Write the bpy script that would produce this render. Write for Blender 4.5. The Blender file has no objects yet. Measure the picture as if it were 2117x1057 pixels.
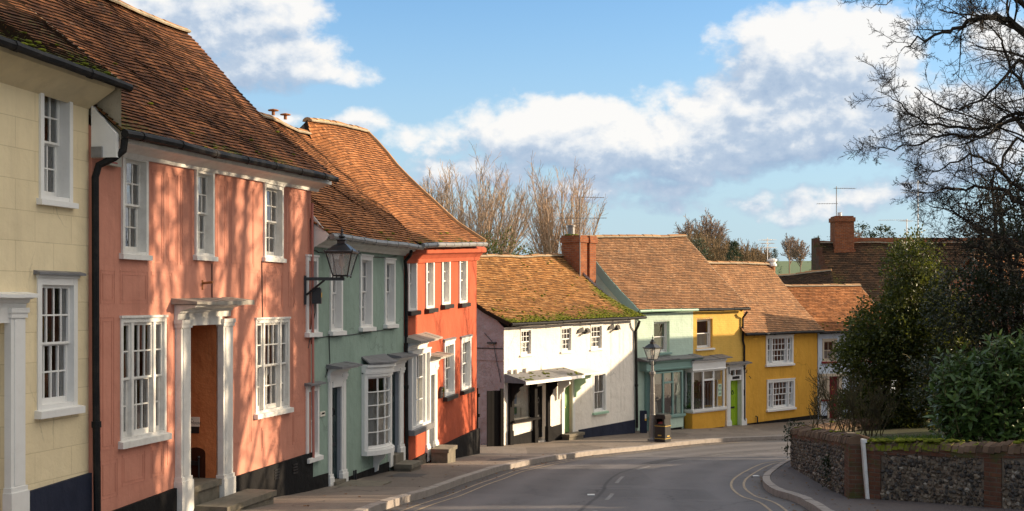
import bpy, math, random
from math import sin, cos, pi, sqrt, radians, atan2, atan, exp
from mathutils import Vector, Matrix, noise
R = random.Random(11)
F, CX, HY = 2600.0, 1058.5, 625.0
V = Vector
SC = bpy.context.scene
COL = SC.collection

def lerp(a, b, t): return a + (b - a) * t
def clamp(x, a=0.0, b=1.0): return max(a, min(b, x))
def pt(px, py, Y): return V(((px - CX) / F * Y, Y, (HY - py) / F * Y))
def nz(p, s=1.0): return noise.noise(V((p[0] * s, p[1] * s, p[2] * s)))
def ipl(tab, x):
    if x <= tab[0][0]: return tab[0][1]
    for (x0, y0), (x1, y1) in zip(tab, tab[1:]):
        if x <= x1: return y0 + (y1 - y0) * (x - x0) / (x1 - x0)
    return tab[-1][1]

# ------------------------------------------------------------------ mesh builder
class MB:
    def __init__(s): s.v = []; s.f = []; s.m = []; s.a = []
    def add(s, vs, fs, mat=0, a=0.0):
        n = len(s.v); s.v += [tuple(x) for x in vs]
        for f in fs:
            s.f.append(tuple(i + n for i in f)); s.m.append(mat); s.a.append(a)
    def quad(s, a, b, c, d, mat=0, av=0.0): s.add([a, b, c, d], [(0, 1, 2, 3)], mat, av)
    def hexa(s, c, mat=0):   # c: 8 corners, bottom ring then top ring
        s.add(c, [(3, 2, 1, 0), (4, 5, 6, 7), (0, 1, 5, 4), (1, 2, 6, 5), (2, 3, 7, 6), (3, 0, 4, 7)], mat)
    def box(s, W, u0, u1, o0, o1, z0, z1, mat=0, seg=1, dz=0.0):   # dz: extra height at o0 (slope)
        for i in range(seg):
            a, b = lerp(u0, u1, i / seg), lerp(u0, u1, (i + 1) / seg)
            s.hexa([W(a, o0, z0), W(b, o0, z0), W(b, o1, z0), W(a, o1, z0),
                    W(a, o0, z1 + dz), W(b, o0, z1 + dz), W(b, o1, z1), W(a, o1, z1)], mat)
    def slab(s, W, u0, u1, o0, o1, zb0, zb1, zt0, zt1, mat=0):
        s.hexa([W(u0, o0, zb0), W(u1, o0, zb1), W(u1, o1, zb1), W(u0, o1, zb0),
                W(u0, o0, zt0), W(u1, o0, zt1), W(u1, o1, zt1), W(u0, o1, zt0)], mat)
    def prof(s, W, u0, u1, poly, z0=0.0, z1=0.0, mat=0, seg=1, t0=1.0, t1=1.0):   # poly of (o,z) swept along u
        n = len(poly); vs = []
        for i in range(seg + 1):
            t = i / seg; u = lerp(u0, u1, t); zz = lerp(z0, z1, t)
            vs += [W(u, o, z + zz) for o, z in poly]
        fs = []
        for i in range(seg):
            for j in range(n):
                k = (j + 1) % n
                fs.append((i * n + j, i * n + k, (i + 1) * n + k, (i + 1) * n + j))
        fs.append(tuple(range(n))[::-1]); fs.append(tuple(range(seg * n, seg * n + n)))
        s.add(vs, fs, mat)
    def tube(s, pts, r, n=6, mat=0, cap=True, a=0.0):
        pts = [V(p) for p in pts]; k = len(pts)
        if not isinstance(r, (list, tuple)): r = [r] * k
        vs = []; up = V((0, 0, 1)); prev = None
        for i, p in enumerate(pts):
            t = (pts[min(i + 1, k - 1)] - pts[max(i - 1, 0)])
            if t.length < 1e-9: t = up.copy()
            t.normalize()
            if prev is None:
                x = t.cross(up)
                if x.length < 1e-3: x = t.cross(V((1, 0, 0)))
            else:
                x = prev - t * prev.dot(t)
                if x.length < 1e-4: x = t.cross(up) if abs(t.z) < .99 else t.cross(V((1, 0, 0)))
            x.normalize(); y = t.cross(x); prev = x
            for j in range(n):
                an = 2 * pi * j / n
                vs.append(p + (x * cos(an) + y * sin(an)) * r[i])
        fs = []
        for i in range(k - 1):
            for j in range(n):
                q = (j + 1) % n
                fs.append((i * n + j, i * n + q, (i + 1) * n + q, (i + 1) * n + j))
        if cap and n > 2:
            fs.append(tuple(range(n))[::-1]); fs.append(tuple(range((k - 1) * n, k * n)))
        s.add(vs, fs, mat, a)
    def lathe(s, c, prof, n=12, mat=0, ph=0.0, sq=1.0):   # prof of (r, z)
        c = V(c); vs = []
        for r, z in prof:
            for j in range(n):
                an = 2 * pi * j / n + ph
                vs.append(c + V((cos(an) * r, sin(an) * r, z)))
        fs = []
        for i in range(len(prof) - 1):
            for j in range(n):
                q = (j + 1) % n
                fs.append((i * n + j, i * n + q, (i + 1) * n + q, (i + 1) * n + j))
        fs.append(tuple(range(n))[::-1]); fs.append(tuple(range((len(prof) - 1) * n, len(prof) * n)))
        s.add(vs, fs, mat)
    def lump(s, c, rx, ry, rz, mat=0, a=0.0, nx=None):
        c = V(c); h = R.random() * 99; vs = []
        for b in BALL:
            k = 1 + .35 * nz(b * 1.3 + V((h, h, h)))
            vs.append(c + V((b.x * rx * k, b.y * ry * k, b.z * rz * k)))
        s.add(vs, BALLF, mat, a)
    def build(s, name, mats, parent=None, smooth=False, uv=True, fix=True):
        loc = LOC.get(root_of(parent), V((0, 0, 0))) if parent is not None else V((0, 0, 0))
        me = bpy.data.meshes.new(name)
        me.from_pydata([(x - loc.x, y - loc.y, z - loc.z) for x, y, z in s.v], [], s.f)
        if not isinstance(mats, (list, tuple)): mats = [mats]
        for m in mats: me.materials.append(m)
        me.polygons.foreach_set('material_index', s.m)
        if any(s.a):
            at = me.attributes.new('val', 'FLOAT', 'FACE'); at.data.foreach_set('value', s.a)
        if fix and len(s.f) < 60000:
            import bmesh
            bm = bmesh.new(); bm.from_mesh(me); bmesh.ops.recalc_face_normals(bm, faces=bm.faces); bm.to_mesh(me); bm.free()
        if uv:
            ul = me.uv_layers.new(name='uv'); data = [0.0] * (2 * len(me.loops)); vv = me.vertices
            for p in me.polygons:
                n = p.normal
                flat = abs(n.z) > .8
                if not flat:
                    L = sqrt(n.x * n.x + n.y * n.y) or 1; tx, ty = -n.y / L, n.x / L
                for li in p.loop_indices:
                    co = vv[me.loops[li].vertex_index].co
                    x, y, z = co.x + loc.x, co.y + loc.y, co.z + loc.z
                    if flat: data[2 * li] = x; data[2 * li + 1] = y
                    else: data[2 * li] = x * tx + y * ty; data[2 * li + 1] = z
            ul.data.foreach_set('uv', data)
        if smooth: me.polygons.foreach_set('use_smooth', [True] * len(me.polygons))
        o = bpy.data.objects.new(name, me); COL.objects.link(o)
        if parent is not None: o.parent = parent
        return o

def _ball(sub=1):
    t = (1 + sqrt(5)) / 2
    vs = [V(p).normalized() for p in [(-1, t, 0), (1, t, 0), (-1, -t, 0), (1, -t, 0), (0, -1, t), (0, 1, t), (0, -1, -t), (0, 1, -t), (t, 0, -1), (t, 0, 1), (-t, 0, -1), (-t, 0, 1)]]
    fs = [(0, 11, 5), (0, 5, 1), (0, 1, 7), (0, 7, 10), (0, 10, 11), (1, 5, 9), (5, 11, 4), (11, 10, 2), (10, 7, 6), (7, 1, 8), (3, 9, 4), (3, 4, 2), (3, 2, 6), (3, 6, 8), (3, 8, 9), (4, 9, 5), (2, 4, 11), (6, 2, 10), (8, 6, 7), (9, 8, 1)]
    for _ in range(sub):
        nf = []; cache = {}
        def mid(a, b):
            k = (min(a, b), max(a, b))
            if k not in cache:
                vs.append(((vs[a] + vs[b]) / 2).normalized()); cache[k] = len(vs) - 1
            return cache[k]
        for a, b, c in fs:
            x, y, z = mid(a, b), mid(b, c), mid(c, a)
            nf += [(a, x, z), (b, y, x), (c, z, y), (x, y, z)]
        fs = nf
    return vs, fs
BALL, BALLF = _ball(1)
BALL0, BALLF0 = _ball(0)

LOC = {}
def root_of(o):
    while o is not None and o.parent is not None: o = o.parent
    return o
def thing(name, label, cat, loc, group=None):
    o = bpy.data.objects.new(name, None); COL.objects.link(o)
    o.location = loc; o.empty_display_size = .3; LOC[o] = V(loc)
    o['label'] = label; o['category'] = cat
    if group: o['group'] = group
    return o
def tag(o, label, cat, group=None):
    o['label'] = label; o['category'] = cat
    if group: o['group'] = group
    return o
def struct(o): o['kind'] = 'structure'; return o
def setloc(o, p):   # move a lone mesh's origin to p without moving its shape
    p = V(p); o.data.transform(Matrix.Translation(-p)); o.location = p; return o

# ------------------------------------------------------------------ facade frames
class Fc:
    def __init__(s, p0, p1, k=0.0):
        s.P = V((p0[0], p0[1])); e = V((p1[0], p1[1])); s.L = (e - s.P).length
        s.d = (e - s.P) / s.L; s.n = V((s.d.y, -s.d.x)); s.k = k
    def W(s, u, o, z):
        p = s.P + s.d * u + s.n * o
        return V((p.x, p.y, z + s.k * u))
    def U(s, px, o=0.0):
        b = s.P + s.n * o; a = (px - CX) / F
        return (a * b.y - b.x) / (s.d.x - a * s.d.y)
    def Y(s, u, o=0.0): return (s.P + s.d * u + s.n * o).y
    def Z(s, px, py, o=0.0):
        u = s.U(px, o); return (HY - py) / F * s.Y(u, o) - s.k * u
    def rect(s, x0, x1, yt, yb, o=0.0):
        m = (x0 + x1) / 2
        return s.U(x0, o), s.U(x1, o), s.Z(m, yb, o), s.Z(m, yt, o)
    def zl(s, p, q, o=0.0):   # line through two pixels on the plane at o: function u -> local z
        ua, za, ub, zb = s.U(p[0], o), s.Z(p[0], p[1], o), s.U(q[0], o), s.Z(q[0], q[1], o)
        return lambda u: za + (zb - za) * (u - ua) / (ub - ua)

# ------------------------------------------------------------------ materials
class NT:
    def __init__(s, mat):
        s.t = mat.node_tree; s.n = s.t.nodes; s.l = s.t.links
    def new(s, typ, **kw):
        nd = s.n.new('ShaderNode' + typ)
        for k, v in kw.items():
            if k == 'inp':
                for a, b in v.items():
                    if isinstance(b, bpy.types.NodeSocket): s.l.new(b, nd.inputs[a])
                    else: nd.inputs[a].default_value = b
            else: setattr(nd, k, v)
        return nd
    def math(s, op, a, b=0.0, c=0.0, cl=False):
        nd = s.n.new('ShaderNodeMath'); nd.operation = op; nd.use_clamp = cl
        for i, x in enumerate((a, b, c)):
            if isinstance(x, bpy.types.NodeSocket): s.l.new(x, nd.inputs[i])
            else: nd.inputs[i].default_value = x
        return nd.outputs[0]
    def mix(s, fac, a, b, mode='MIX'):
        nd = s.n.new('ShaderNodeMix'); nd.data_type = 'RGBA'; nd.blend_type = mode; nd.clamp_factor = True
        for i, x in ((0, fac), (6, a), (7, b)):
            if isinstance(x, bpy.types.NodeSocket): s.l.new(x, nd.inputs[i])
            elif i == 0: nd.inputs[0].default_value = x
            else: nd.inputs[i].default_value = (x[0], x[1], x[2], 1)
        return nd.outputs[2]
    def noise(s, vec, scale, det=4, rough=.55, dist=0.0):
        nd = s.new('TexNoise', inp={'Scale': scale, 'Detail': det, 'Roughness': rough, 'Distortion': dist})
        if vec is not None: s.l.new(vec, nd.inputs['Vector'])
        return nd.outputs['Fac']
    def ramp(s, fac, stops):
        nd = s.n.new('ShaderNodeValToRGB'); s.l.new(fac, nd.inputs[0]); cr = nd.color_ramp
        while len(cr.elements) < len(stops): cr.elements.new(.5)
        for e, (p, c) in zip(cr.elements, stops):
            e.position = p; e.color = (c[0], c[1], c[2], 1) if isinstance(c, (tuple, list)) else (c, c, c, 1)
        return nd.outputs[0]
    def pos(s): return s.new('NewGeometry').outputs['Position']
    def uv(s): return s.new('UVMap', uv_map='uv').outputs[0]
    def scale(s, vec, xyz):
        nd = s.n.new('ShaderNodeVectorMath'); nd.operation = 'MULTIPLY'; s.l.new(vec, nd.inputs[0]); nd.inputs[1].default_value = xyz
        return nd.outputs[0]
    def bump(s, h, strength=.4, dist=.01, nrm=None):
        nd = s.new('Bump', inp={'Strength': strength, 'Distance': dist, 'Height': h})
        if nrm is not None: s.l.new(nrm, nd.inputs['Normal'])
        return nd.outputs[0]

MATS = {}
def newmat(name):
    m = bpy.data.materials.new(name); m.use_nodes = True
    nt = NT(m); b = nt.n['Principled BSDF']; MATS[name] = m
    return m, nt, b
def setc(nt, b, col):
    if isinstance(col, bpy.types.NodeSocket): nt.l.new(col, b.inputs['Base Color'])
    else: b.inputs['Base Color'].default_value = (col[0], col[1], col[2], 1)
def mul(c, k): return tuple(x * k for x in c)

def plaster(name, col, col2=None, ashlar=False, brick=False, rough=.88, rub=1.0, stain=.35):
    m, nt, b = newmat(name); p = nt.pos()
    c = nt.mix(nt.ramp(nt.noise(p, 1.1, 6, .65), [(.35, 0.), (.7, 1.)]), col, col2 or mul(col, .8))
    c = nt.mix(nt.math('MULTIPLY', nt.ramp(nt.noise(nt.scale(p, (3.2, 3.2, .45)), 1.0, 5, .7), [(.48, 0.), (.72, 1.)]), stain), c, mul(col, .62))
    c = nt.mix(nt.math('MULTIPLY', nt.ramp(nt.noise(p, 16, 4, .7), [(.6, 0.), (.75, 1.)]), .25), c, mul(col, 1.12))
    vc = nt.new('TexVoronoi', feature='DISTANCE_TO_EDGE', inp={'Scale': .9}); nt.l.new(nt.new('VectorMath', operation='ADD', inp={0: nt.scale(p, (1, 1, .6)), 1: nt.scale(nt.new('TexNoise', inp={'Vector': p, 'Scale': 3.0, 'Detail': 5}).outputs['Color'], (.35, .35, .35))}).outputs[0], vc.inputs['Vector'])
    ck = nt.math('MULTIPLY', nt.ramp(vc.outputs['Distance'], [(.003, 1.), (.010, 0.)]), nt.ramp(nt.noise(p, .45, 3), [(.52, 0.), (.6, 1.)]))
    c = nt.mix(nt.math('MULTIPLY', ck, .4), c, mul(col, .35))
    c = nt.mix(nt.math('MULTIPLY', nt.ramp(nt.noise(p, .7, 4, .6), [(.56, 0.), (.6, 1.)]), .16), c, mul(col, 1.25))
    b.inputs['Roughness'].default_value = rough; b.inputs['Specular IOR Level'].default_value = .25 if sum(col) > .1 else .1
    h = nt.math('ADD', nt.math('MULTIPLY', nt.noise(p, 2.2, 3, .5), 5.0), nt.math('MULTIPLY', nt.noise(p, 38, 3, .6), .55))
    h = nt.math('ADD', h, nt.math('MULTIPLY', nt.noise(p, 9, 3, .6), 1.0))
    nrm = nt.bump(h, .55 * rub, .012)
    if ashlar or brick:
        bt = nt.new('TexBrick', inp={'Vector': nt.uv(), 'Scale': 1.0, 'Mortar Size': .006 if ashlar else .007, 'Mortar Smooth': .4,
                                     'Brick Width': .78 if ashlar else .225, 'Row Height': .37 if ashlar else .075,
                                     'Color1': (1, 1, 1, 1), 'Color2': (.93, .93, .93, 1), 'Mortar': (.74, .72, .68, 1) if ashlar else (.86, .86, .86, 1)})
        if ashlar: c = nt.mix(.85, c, bt.outputs[0], 'MULTIPLY')
        else: c = nt.mix(.6, c, bt.outputs[0], 'MULTIPLY')
        nrm = nt.bump(nt.math('SUBTRACT', 1.0, bt.outputs['Fac']), .3 if ashlar else .5, .006, nrm)
    setc(nt, b, c); nt.l.new(nrm, b.inputs['Normal'])
    return m
def paint(name, col, rough=.45, wear=.3, metal=0.0, bump=.25, dirt=None):
    m, nt, b = newmat(name); p = nt.pos()
    c = nt.mix(nt.math('MULTIPLY', nt.ramp(nt.noise(p, 5, 6, .7), [(.45, 0.), (.75, 1.)]), wear), col, dirt or mul(col, .6))
    c = nt.mix(nt.math('MULTIPLY', nt.ramp(nt.noise(p, 45, 3, .7), [(.6, 0.), (.72, 1.)]), wear * .8), c, dirt or mul(col, .5))
    setc(nt, b, c); b.inputs['Roughness'].default_value = rough; b.inputs['Metallic'].default_value = metal
    if sum(col) < .1 and rough > .5: b.inputs['Specular IOR Level'].default_value = .12
    nt.l.new(nt.bump(nt.noise(p, 24, 4, .6), bump, .006), b.inputs['Normal'])
    return m
def brickmat(name, c1, c2, mortar=(.42, .36, .28), rough=.9, moss=0.0):
    m, nt, b = newmat(name); p = nt.pos(); u = nt.uv()
    bt = nt.new('TexBrick', inp={'Vector': u, 'Scale': 1.0, 'Mortar Size': .009, 'Mortar Smooth': .2, 'Bias': -.1, 'Brick Width': .225, 'Row Height': .075,
                                 'Color1': (*c1, 1), 'Color2': (*c2, 1), 'Mortar': (*mortar, 1)})
    c = nt.mix(nt.math('MULTIPLY', nt.ramp(nt.noise(p, 3.5, 6, .7), [(.4, 0.), (.7, 1.)]), .6), bt.outputs[0], mul(c1, .4))
    c = nt.mix(nt.math('MULTIPLY', nt.ramp(nt.noise(p, 11, 4, .6), [(.5, 0.), (.7, 1.)]), .5), c, mul(c2, 1.35))
    if moss: c = nt.mix(nt.math('MULTIPLY', nt.ramp(nt.noise(p, 2.6, 6, .7), [(.5, 0.), (.62, 1.)]), moss), c, (.06, .075, .02))
    setc(nt, b, c); b.inputs['Roughness'].default_value = rough; b.inputs['Specular IOR Level'].default_value = .2
    h = nt.math('ADD', nt.math('MULTIPLY', nt.math('SUBTRACT', 1.0, bt.outputs['Fac']), 1.0), nt.math('MULTIPLY', nt.noise(p, 30, 4, .6), .6))
    nt.l.new(nt.bump(h, .7, .012), b.inputs['Normal'])
    return m
def tilemat(name, stops, mossc=(.075, .085, .015), dark=.5, lich=.12, thr=.5):
    m, nt, b = newmat(name); p = nt.pos(); g = nt.new('NewGeometry')
    c = nt.ramp(g.outputs['Random Per Island'], stops)
    c = nt.mix(nt.math('MULTIPLY', nt.ramp(nt.noise(p, 1.3, 6, .65), [(.42, 0.), (.68, 1.)]), dark), c, mul(stops[0][1], .6))
    c = nt.mix(nt.math('MULTIPLY', nt.ramp(nt.noise(p, 22, 4, .7), [(.5, 0.), (.7, 1.)]), .25), c, mul(stops[-1][1], .55))
    c = nt.mix(nt.math('MULTIPLY', nt.ramp(nt.noise(p, 7.5, 5, .7), [(.6, 0.), (.7, 1.)]), lich * 4), c, (.34, .3, .2))
    at = nt.new('Attribute', attribute_name='val', attribute_type='GEOMETRY').outputs['Fac']
    mo = nt.math('ADD', at, nt.math('MULTIPLY', nt.math('SUBTRACT', nt.noise(p, 13, 5, .7), .5), 1.3))
    c = nt.mix(nt.ramp(mo, [(thr, 0.), (thr + .12, 1.)]), c, nt.mix(nt.noise(p, 30, 2), mul(mossc, .6), mul(mossc, 1.6)))
    setc(nt, b, c); b.inputs['Roughness'].default_value = .92; b.inputs['Specular IOR Level'].default_value = .2
    nt.l.new(nt.bump(nt.noise(p, 45, 4, .7), .5, .008), b.inputs['Normal'])
    return m
def leafmat(name, c1, c2, rough=.35, trans=.25, spec=.5):
    m, nt, b = newmat(name); g = nt.new('NewGeometry')
    c = nt.ramp(g.outputs['Random Per Island'], [(0., mul(c1, .7)), (.5, c1), (1., c2)])
    setc(nt, b, c); b.inputs['Roughness'].default_value = rough; b.inputs['Specular IOR Level'].default_value = spec
    tr = nt.new('BsdfTranslucent'); nt.l.new(nt.mix(.5, c, mul(c2, 1.6)), tr.inputs[0])
    mx = nt.new('MixShader'); mx.inputs[0].default_value = trans
    nt.l.new(b.outputs[0], mx.inputs[1]); nt.l.new(tr.outputs[0], mx.inputs[2])
    nt.l.new(mx.outputs[0], nt.n['Material Output'].inputs[0])
    return m
def barkmat(name, c1, c2):
    m, nt, b = newmat(name); p = nt.pos()
    c = nt.mix(nt.ramp(nt.noise(p, 6, 5, .7), [(.4, 0.), (.65, 1.)]), c1, c2)
    setc(nt, b, c); b.inputs['Roughness'].default_value = .9; b.inputs['Specular IOR Level'].default_value = .2
    nt.l.new(nt.bump(nt.noise(p, 30, 4, .7), .6, .01), b.inputs['Normal'])
    return m
def glassmat():
    m, nt, b = newmat('window_glass'); p = nt.pos()
    nrm = nt.bump(nt.noise(p, 5, 2, .5), .12, .02)
    gl = nt.new('BsdfGlossy', inp={'Roughness': .02, 'Color': (1, 1, 1, 1), 'Normal': nrm})
    tr = nt.new('BsdfTransparent', inp={'Color': (.94, .96, .95, 1)})
    fr = nt.new('Fresnel', inp={'IOR': 1.55, 'Normal': nrm})
    mx = nt.new('MixShader'); nt.l.new(nt.math('ADD', nt.math('MULTIPLY', fr.outputs[0], 1.5), .12, cl=True), mx.inputs[0])
    nt.l.new(tr.outputs[0], mx.inputs[1]); nt.l.new(gl.outputs[0], mx.inputs[2])
    nt.l.new(mx.outputs[0], nt.n['Material Output'].inputs[0]); nt.n.remove(b)
    return m
def sheer(name, col, tr=.25):
    m, nt, b = newmat(name)
    setc(nt, b, col); b.inputs['Roughness'].default_value = .9
    t = nt.new('BsdfTransparent'); mx = nt.new('MixShader'); mx.inputs[0].default_value = tr
    nt.l.new(b.outputs[0], mx.inputs[1]); nt.l.new(t.outputs[0], mx.inputs[2]); nt.l.new(mx.outputs[0], nt.n['Material Output'].inputs[0])
    return m
# ------------------------------------------------------------------ the materials
M = {}
M['glass'] = glassmat()
M['white'] = paint('white_paint', (.78, .77, .74), .45, .14, dirt=(.36, .33, .28))
M['white_worn'] = paint('worn_white_paint', (.74, .72, .67), .55, .36, dirt=(.30, .25, .20))
M['black'] = paint('black_paint', (.013, .013, .015), .38, .3, dirt=(.035, .032, .03))
M['iron'] = paint('black_iron', (.012, .013, .016), .35, .25, dirt=(.04, .035, .03))
M['gutter'] = paint('black_gutter', (.013, .013, .014), .55, .4, dirt=(.07, .06, .05))
M['gutter_grey'] = paint('grey_gutter', (.22, .215, .21), .5, .5, dirt=(.08, .07, .06))
M['plinth'] = plaster('tarred_plinth', (.012, .0115, .012), (.02, .0185, .018), rough=.75, rub=1.6, stain=0.54)
M['plinth_blue'] = plaster('dark_blue_plinth', (.022, .027, .048), (.03, .034, .055), rough=.7, rub=1.2, stain=0.54)
M['lead'] = paint('lead_sheet', (.17, .17, .18), .6, .6, dirt=(.07, .068, .06))
M['lead_old'] = paint('weathered_lead', (.3, .27, .23), .75, .6, dirt=(.13, .11, .08))
M['stone'] = paint('step_stone', (.17, .145, .11), .9, .8, bump=.7, dirt=(.055, .06, .035))
M['wood_dark'] = paint('tarred_boards', (.012, .011, .011), .8, .3, bump=.6, dirt=(.03, .028, .025))
M['wood'] = paint('weathered_wood', (.2, .15, .1), .85, .6, bump=.6, dirt=(.07, .05, .035))
M['brown_wood'] = paint('brown_wood', (.25, .1, .04), .7, .5, dirt=(.09, .04, .02))
M['mortar'] = paint('lime_mortar', (.36, .31, .23), .95, .8, bump=.8, dirt=(.13, .12, .07))
M['cream'] = plaster('cream_ashlar_render', (.83, .70, .455), (.78, .65, .42), ashlar=True, stain=0.29)
M['pink'] = plaster('pink_render', (.575, .252, .178), (.51, .215, .15), stain=0.54)
M['terracotta'] = plaster('terracotta_render', (.54, .195, .072), (.46, .155, .055), rub=2.2, stain=0.54)
M['cream_plain'] = plaster('cream_soffit_plaster', (.72, .61, .40), stain=0.36)
M['green'] = plaster('sage_green_render', (.285, .375, .315), (.24, .325, .27), stain=0.58)
M['red'] = plaster('red_orange_render', (.44, .095, .045), (.37, .078, .036), stain=0.54)
M['whitewash'] = plaster('whitewash_render', (.80, .745, .665), (.78, .725, .645), stain=0.18, rub=1.4)
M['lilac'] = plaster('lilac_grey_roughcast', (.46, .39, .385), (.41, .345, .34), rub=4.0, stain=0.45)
M['mint'] = plaster('mint_painted_brick', (.56, .70, .575), (.53, .66, .545), brick=True, stain=0.22)
M['mint_trim'] = paint('green_joinery', (.225, .36, .32), .4, .25, dirt=(.13, .22, .2))
M['mint_light'] = paint('light_green_joinery', (.36, .55, .40), .45, .2, dirt=(.2, .3, .2))
M['yellow'] = plaster('yellow_ochre_render', (.70, .37, .052), (.64, .33, .045), stain=0.36)
M['yellow_brick'] = plaster('yellow_painted_brick', (.76, .47, .11), (.72, .43, .09), brick=True, stain=0.22)
M['paleblue'] = plaster('pale_blue_render', (.66, .73, .80), (.62, .69, .76), stain=0.27)
M['creamtrim'] = paint('cream_joinery', (.62, .52, .38), .5, .3, dirt=(.35, .28, .2))
M['crimson'] = paint('crimson_paint', (.22, .012, .022), .35, .25, dirt=(.1, .008, .012))
M['lime'] = paint('lime_green_door', (.30, .47, .015), .35, .15, dirt=(.18, .28, .01))
M['apple'] = paint('apple_green_door', (.20, .36, .13), .4, .2, dirt=(.12, .2, .08))
M['darkgreen'] = paint('dark_green_door', (.018, .035, .036), .35, .25, dirt=(.03, .05, .05))
M['greyblue'] = paint('grey_reveal_paint', (.34, .36, .39), .6, .3, dirt=(.2, .2, .22))
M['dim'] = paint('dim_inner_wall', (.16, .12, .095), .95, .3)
M['curtain'] = sheer('net_curtain', (.78, .76, .72), .12)
M['curtain_red'] = sheer('red_curtain', (.16, .045, .035), .0)
M['blind'] = sheer('roller_blind', (.72, .66, .55), .0)
M['rust'] = paint('rusty_iron', (.30, .12, .04), .85, .6, bump=.6, dirt=(.1, .04, .02))
M['pinkpipe'] = paint('pink_pipe', (.46, .17, .13), .5, .4)
M['brass'] = paint('brass', (.55, .36, .1), .3, .3, metal=1.0)
M['ink'] = paint('black_lettering', (.015, .013, .012), .6, .0)
M['redink'] = paint('red_lettering', (.35, .06, .05), .6, .0)
M['sign'] = paint('sign_plate', (.75, .7, .6), .5, .2)
M['signgreen'] = paint('pale_green_plate', (.5, .66, .5), .5, .1)
M['gold'] = paint('gold_band', (.5, .33, .06), .4, .3)
M['yellowlab'] = paint('yellow_label', (.7, .4, .03), .5, .1)
M['greypole'] = paint('grey_lamp_column', (.20, .19, .175), .5, .5, dirt=(.09, .08, .07))
M['frost'] = sheer('lantern_glass', (.42, .41, .39), .6)
M['brick'] = brickmat('chimney_brick', (.33, .105, .038), (.2, .06, .028), (.24, .17, .115))
M['brickold'] = brickmat('old_wall_brick', (.15, .062, .034), (.10, .05, .034), (.12, .095, .07), moss=.7)
M['brickwall'] = brickmat('cottage_brick', (.42, .15, .07), (.33, .11, .055))
M['flint'] = None
A0 = [(0., (.075, .032, .018)), (.3, (.14, .052, .022)), (.7, (.19, .072, .028)), (1., (.26, .105, .042))]
M['tile_old'] = tilemat('old_clay_tiles', A0, dark=.62, lich=.09)
M['tile_gold'] = tilemat('golden_clay_tiles', [(0., (.20, .095, .035)), (.3, (.33, .145, .045)), (.7, (.42, .19, .06)), (1., (.5, .26, .10))], dark=.45, lich=.12, mossc=(.13, .15, .012), thr=.42)
M['tile_orange'] = tilemat('orange_clay_tiles', [(0., (.20, .08, .033)), (.3, (.32, .122, .042)), (.7, (.40, .155, .055)), (1., (.47, .20, .08))], dark=.55, lich=.1)
M['tile_pale'] = tilemat('pale_clay_tiles', [(0., (.22, .125, .07)), (.3, (.30, .15, .075)), (.7, (.36, .18, .085)), (1., (.42, .23, .12))], dark=.5, lich=.11, mossc=(.16, .17, .02))
M['tile_dark'] = tilemat('dark_mossy_tiles', [(0., (.028, .017, .010)), (.5, (.05, .026, .014)), (1., (.085, .042, .02))], dark=.5, lich=.02)
M['deck_and_shade'] = paint('roof_deck_and_edge_shade', (.028, .018, .012), .95, .2)
M['moss'] = leafmat('moss_cushion', (.10, .115, .012), (.19, .20, .02), rough=1.0, trans=.0, spec=.1)
M['ridge'] = tilemat('ridge_tiles', [(0., (.26, .13, .06)), (.5, (.38, .2, .09)), (1., (.46, .28, .14))], dark=.5, lich=.12, mossc=(.14, .13, .03))

# ------------------------------------------------------------------ text
def text_polys(s, size, font=None):
    cu = bpy.data.curves.new('lettering', 'FONT'); cu.body = s; cu.size = size; cu.align_x = 'CENTER'; cu.align_y = 'CENTER'; cu.resolution_u = 2
    if font: cu.shear = font
    ob = bpy.data.objects.new('lettering', cu); COL.objects.link(ob)
    me = bpy.data.meshes.new_from_object(ob.evaluated_get(bpy.context.evaluated_depsgraph_get()))
    vs = [v.co.copy() for v in me.vertices]; fs = [tuple(p.vertices) for p in me.polygons]
    bpy.data.objects.remove(ob); bpy.data.curves.remove(cu); bpy.data.meshes.remove(me)
    return vs, fs
def text_on(mb, W, u, o, z, s, size, mat=0, shear=None, sx=1.0):
    vs, fs = text_polys(s, size, shear)
    mb.add([W(u + v.x * sx, o, z + v.y) for v in vs], fs, mat)

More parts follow.
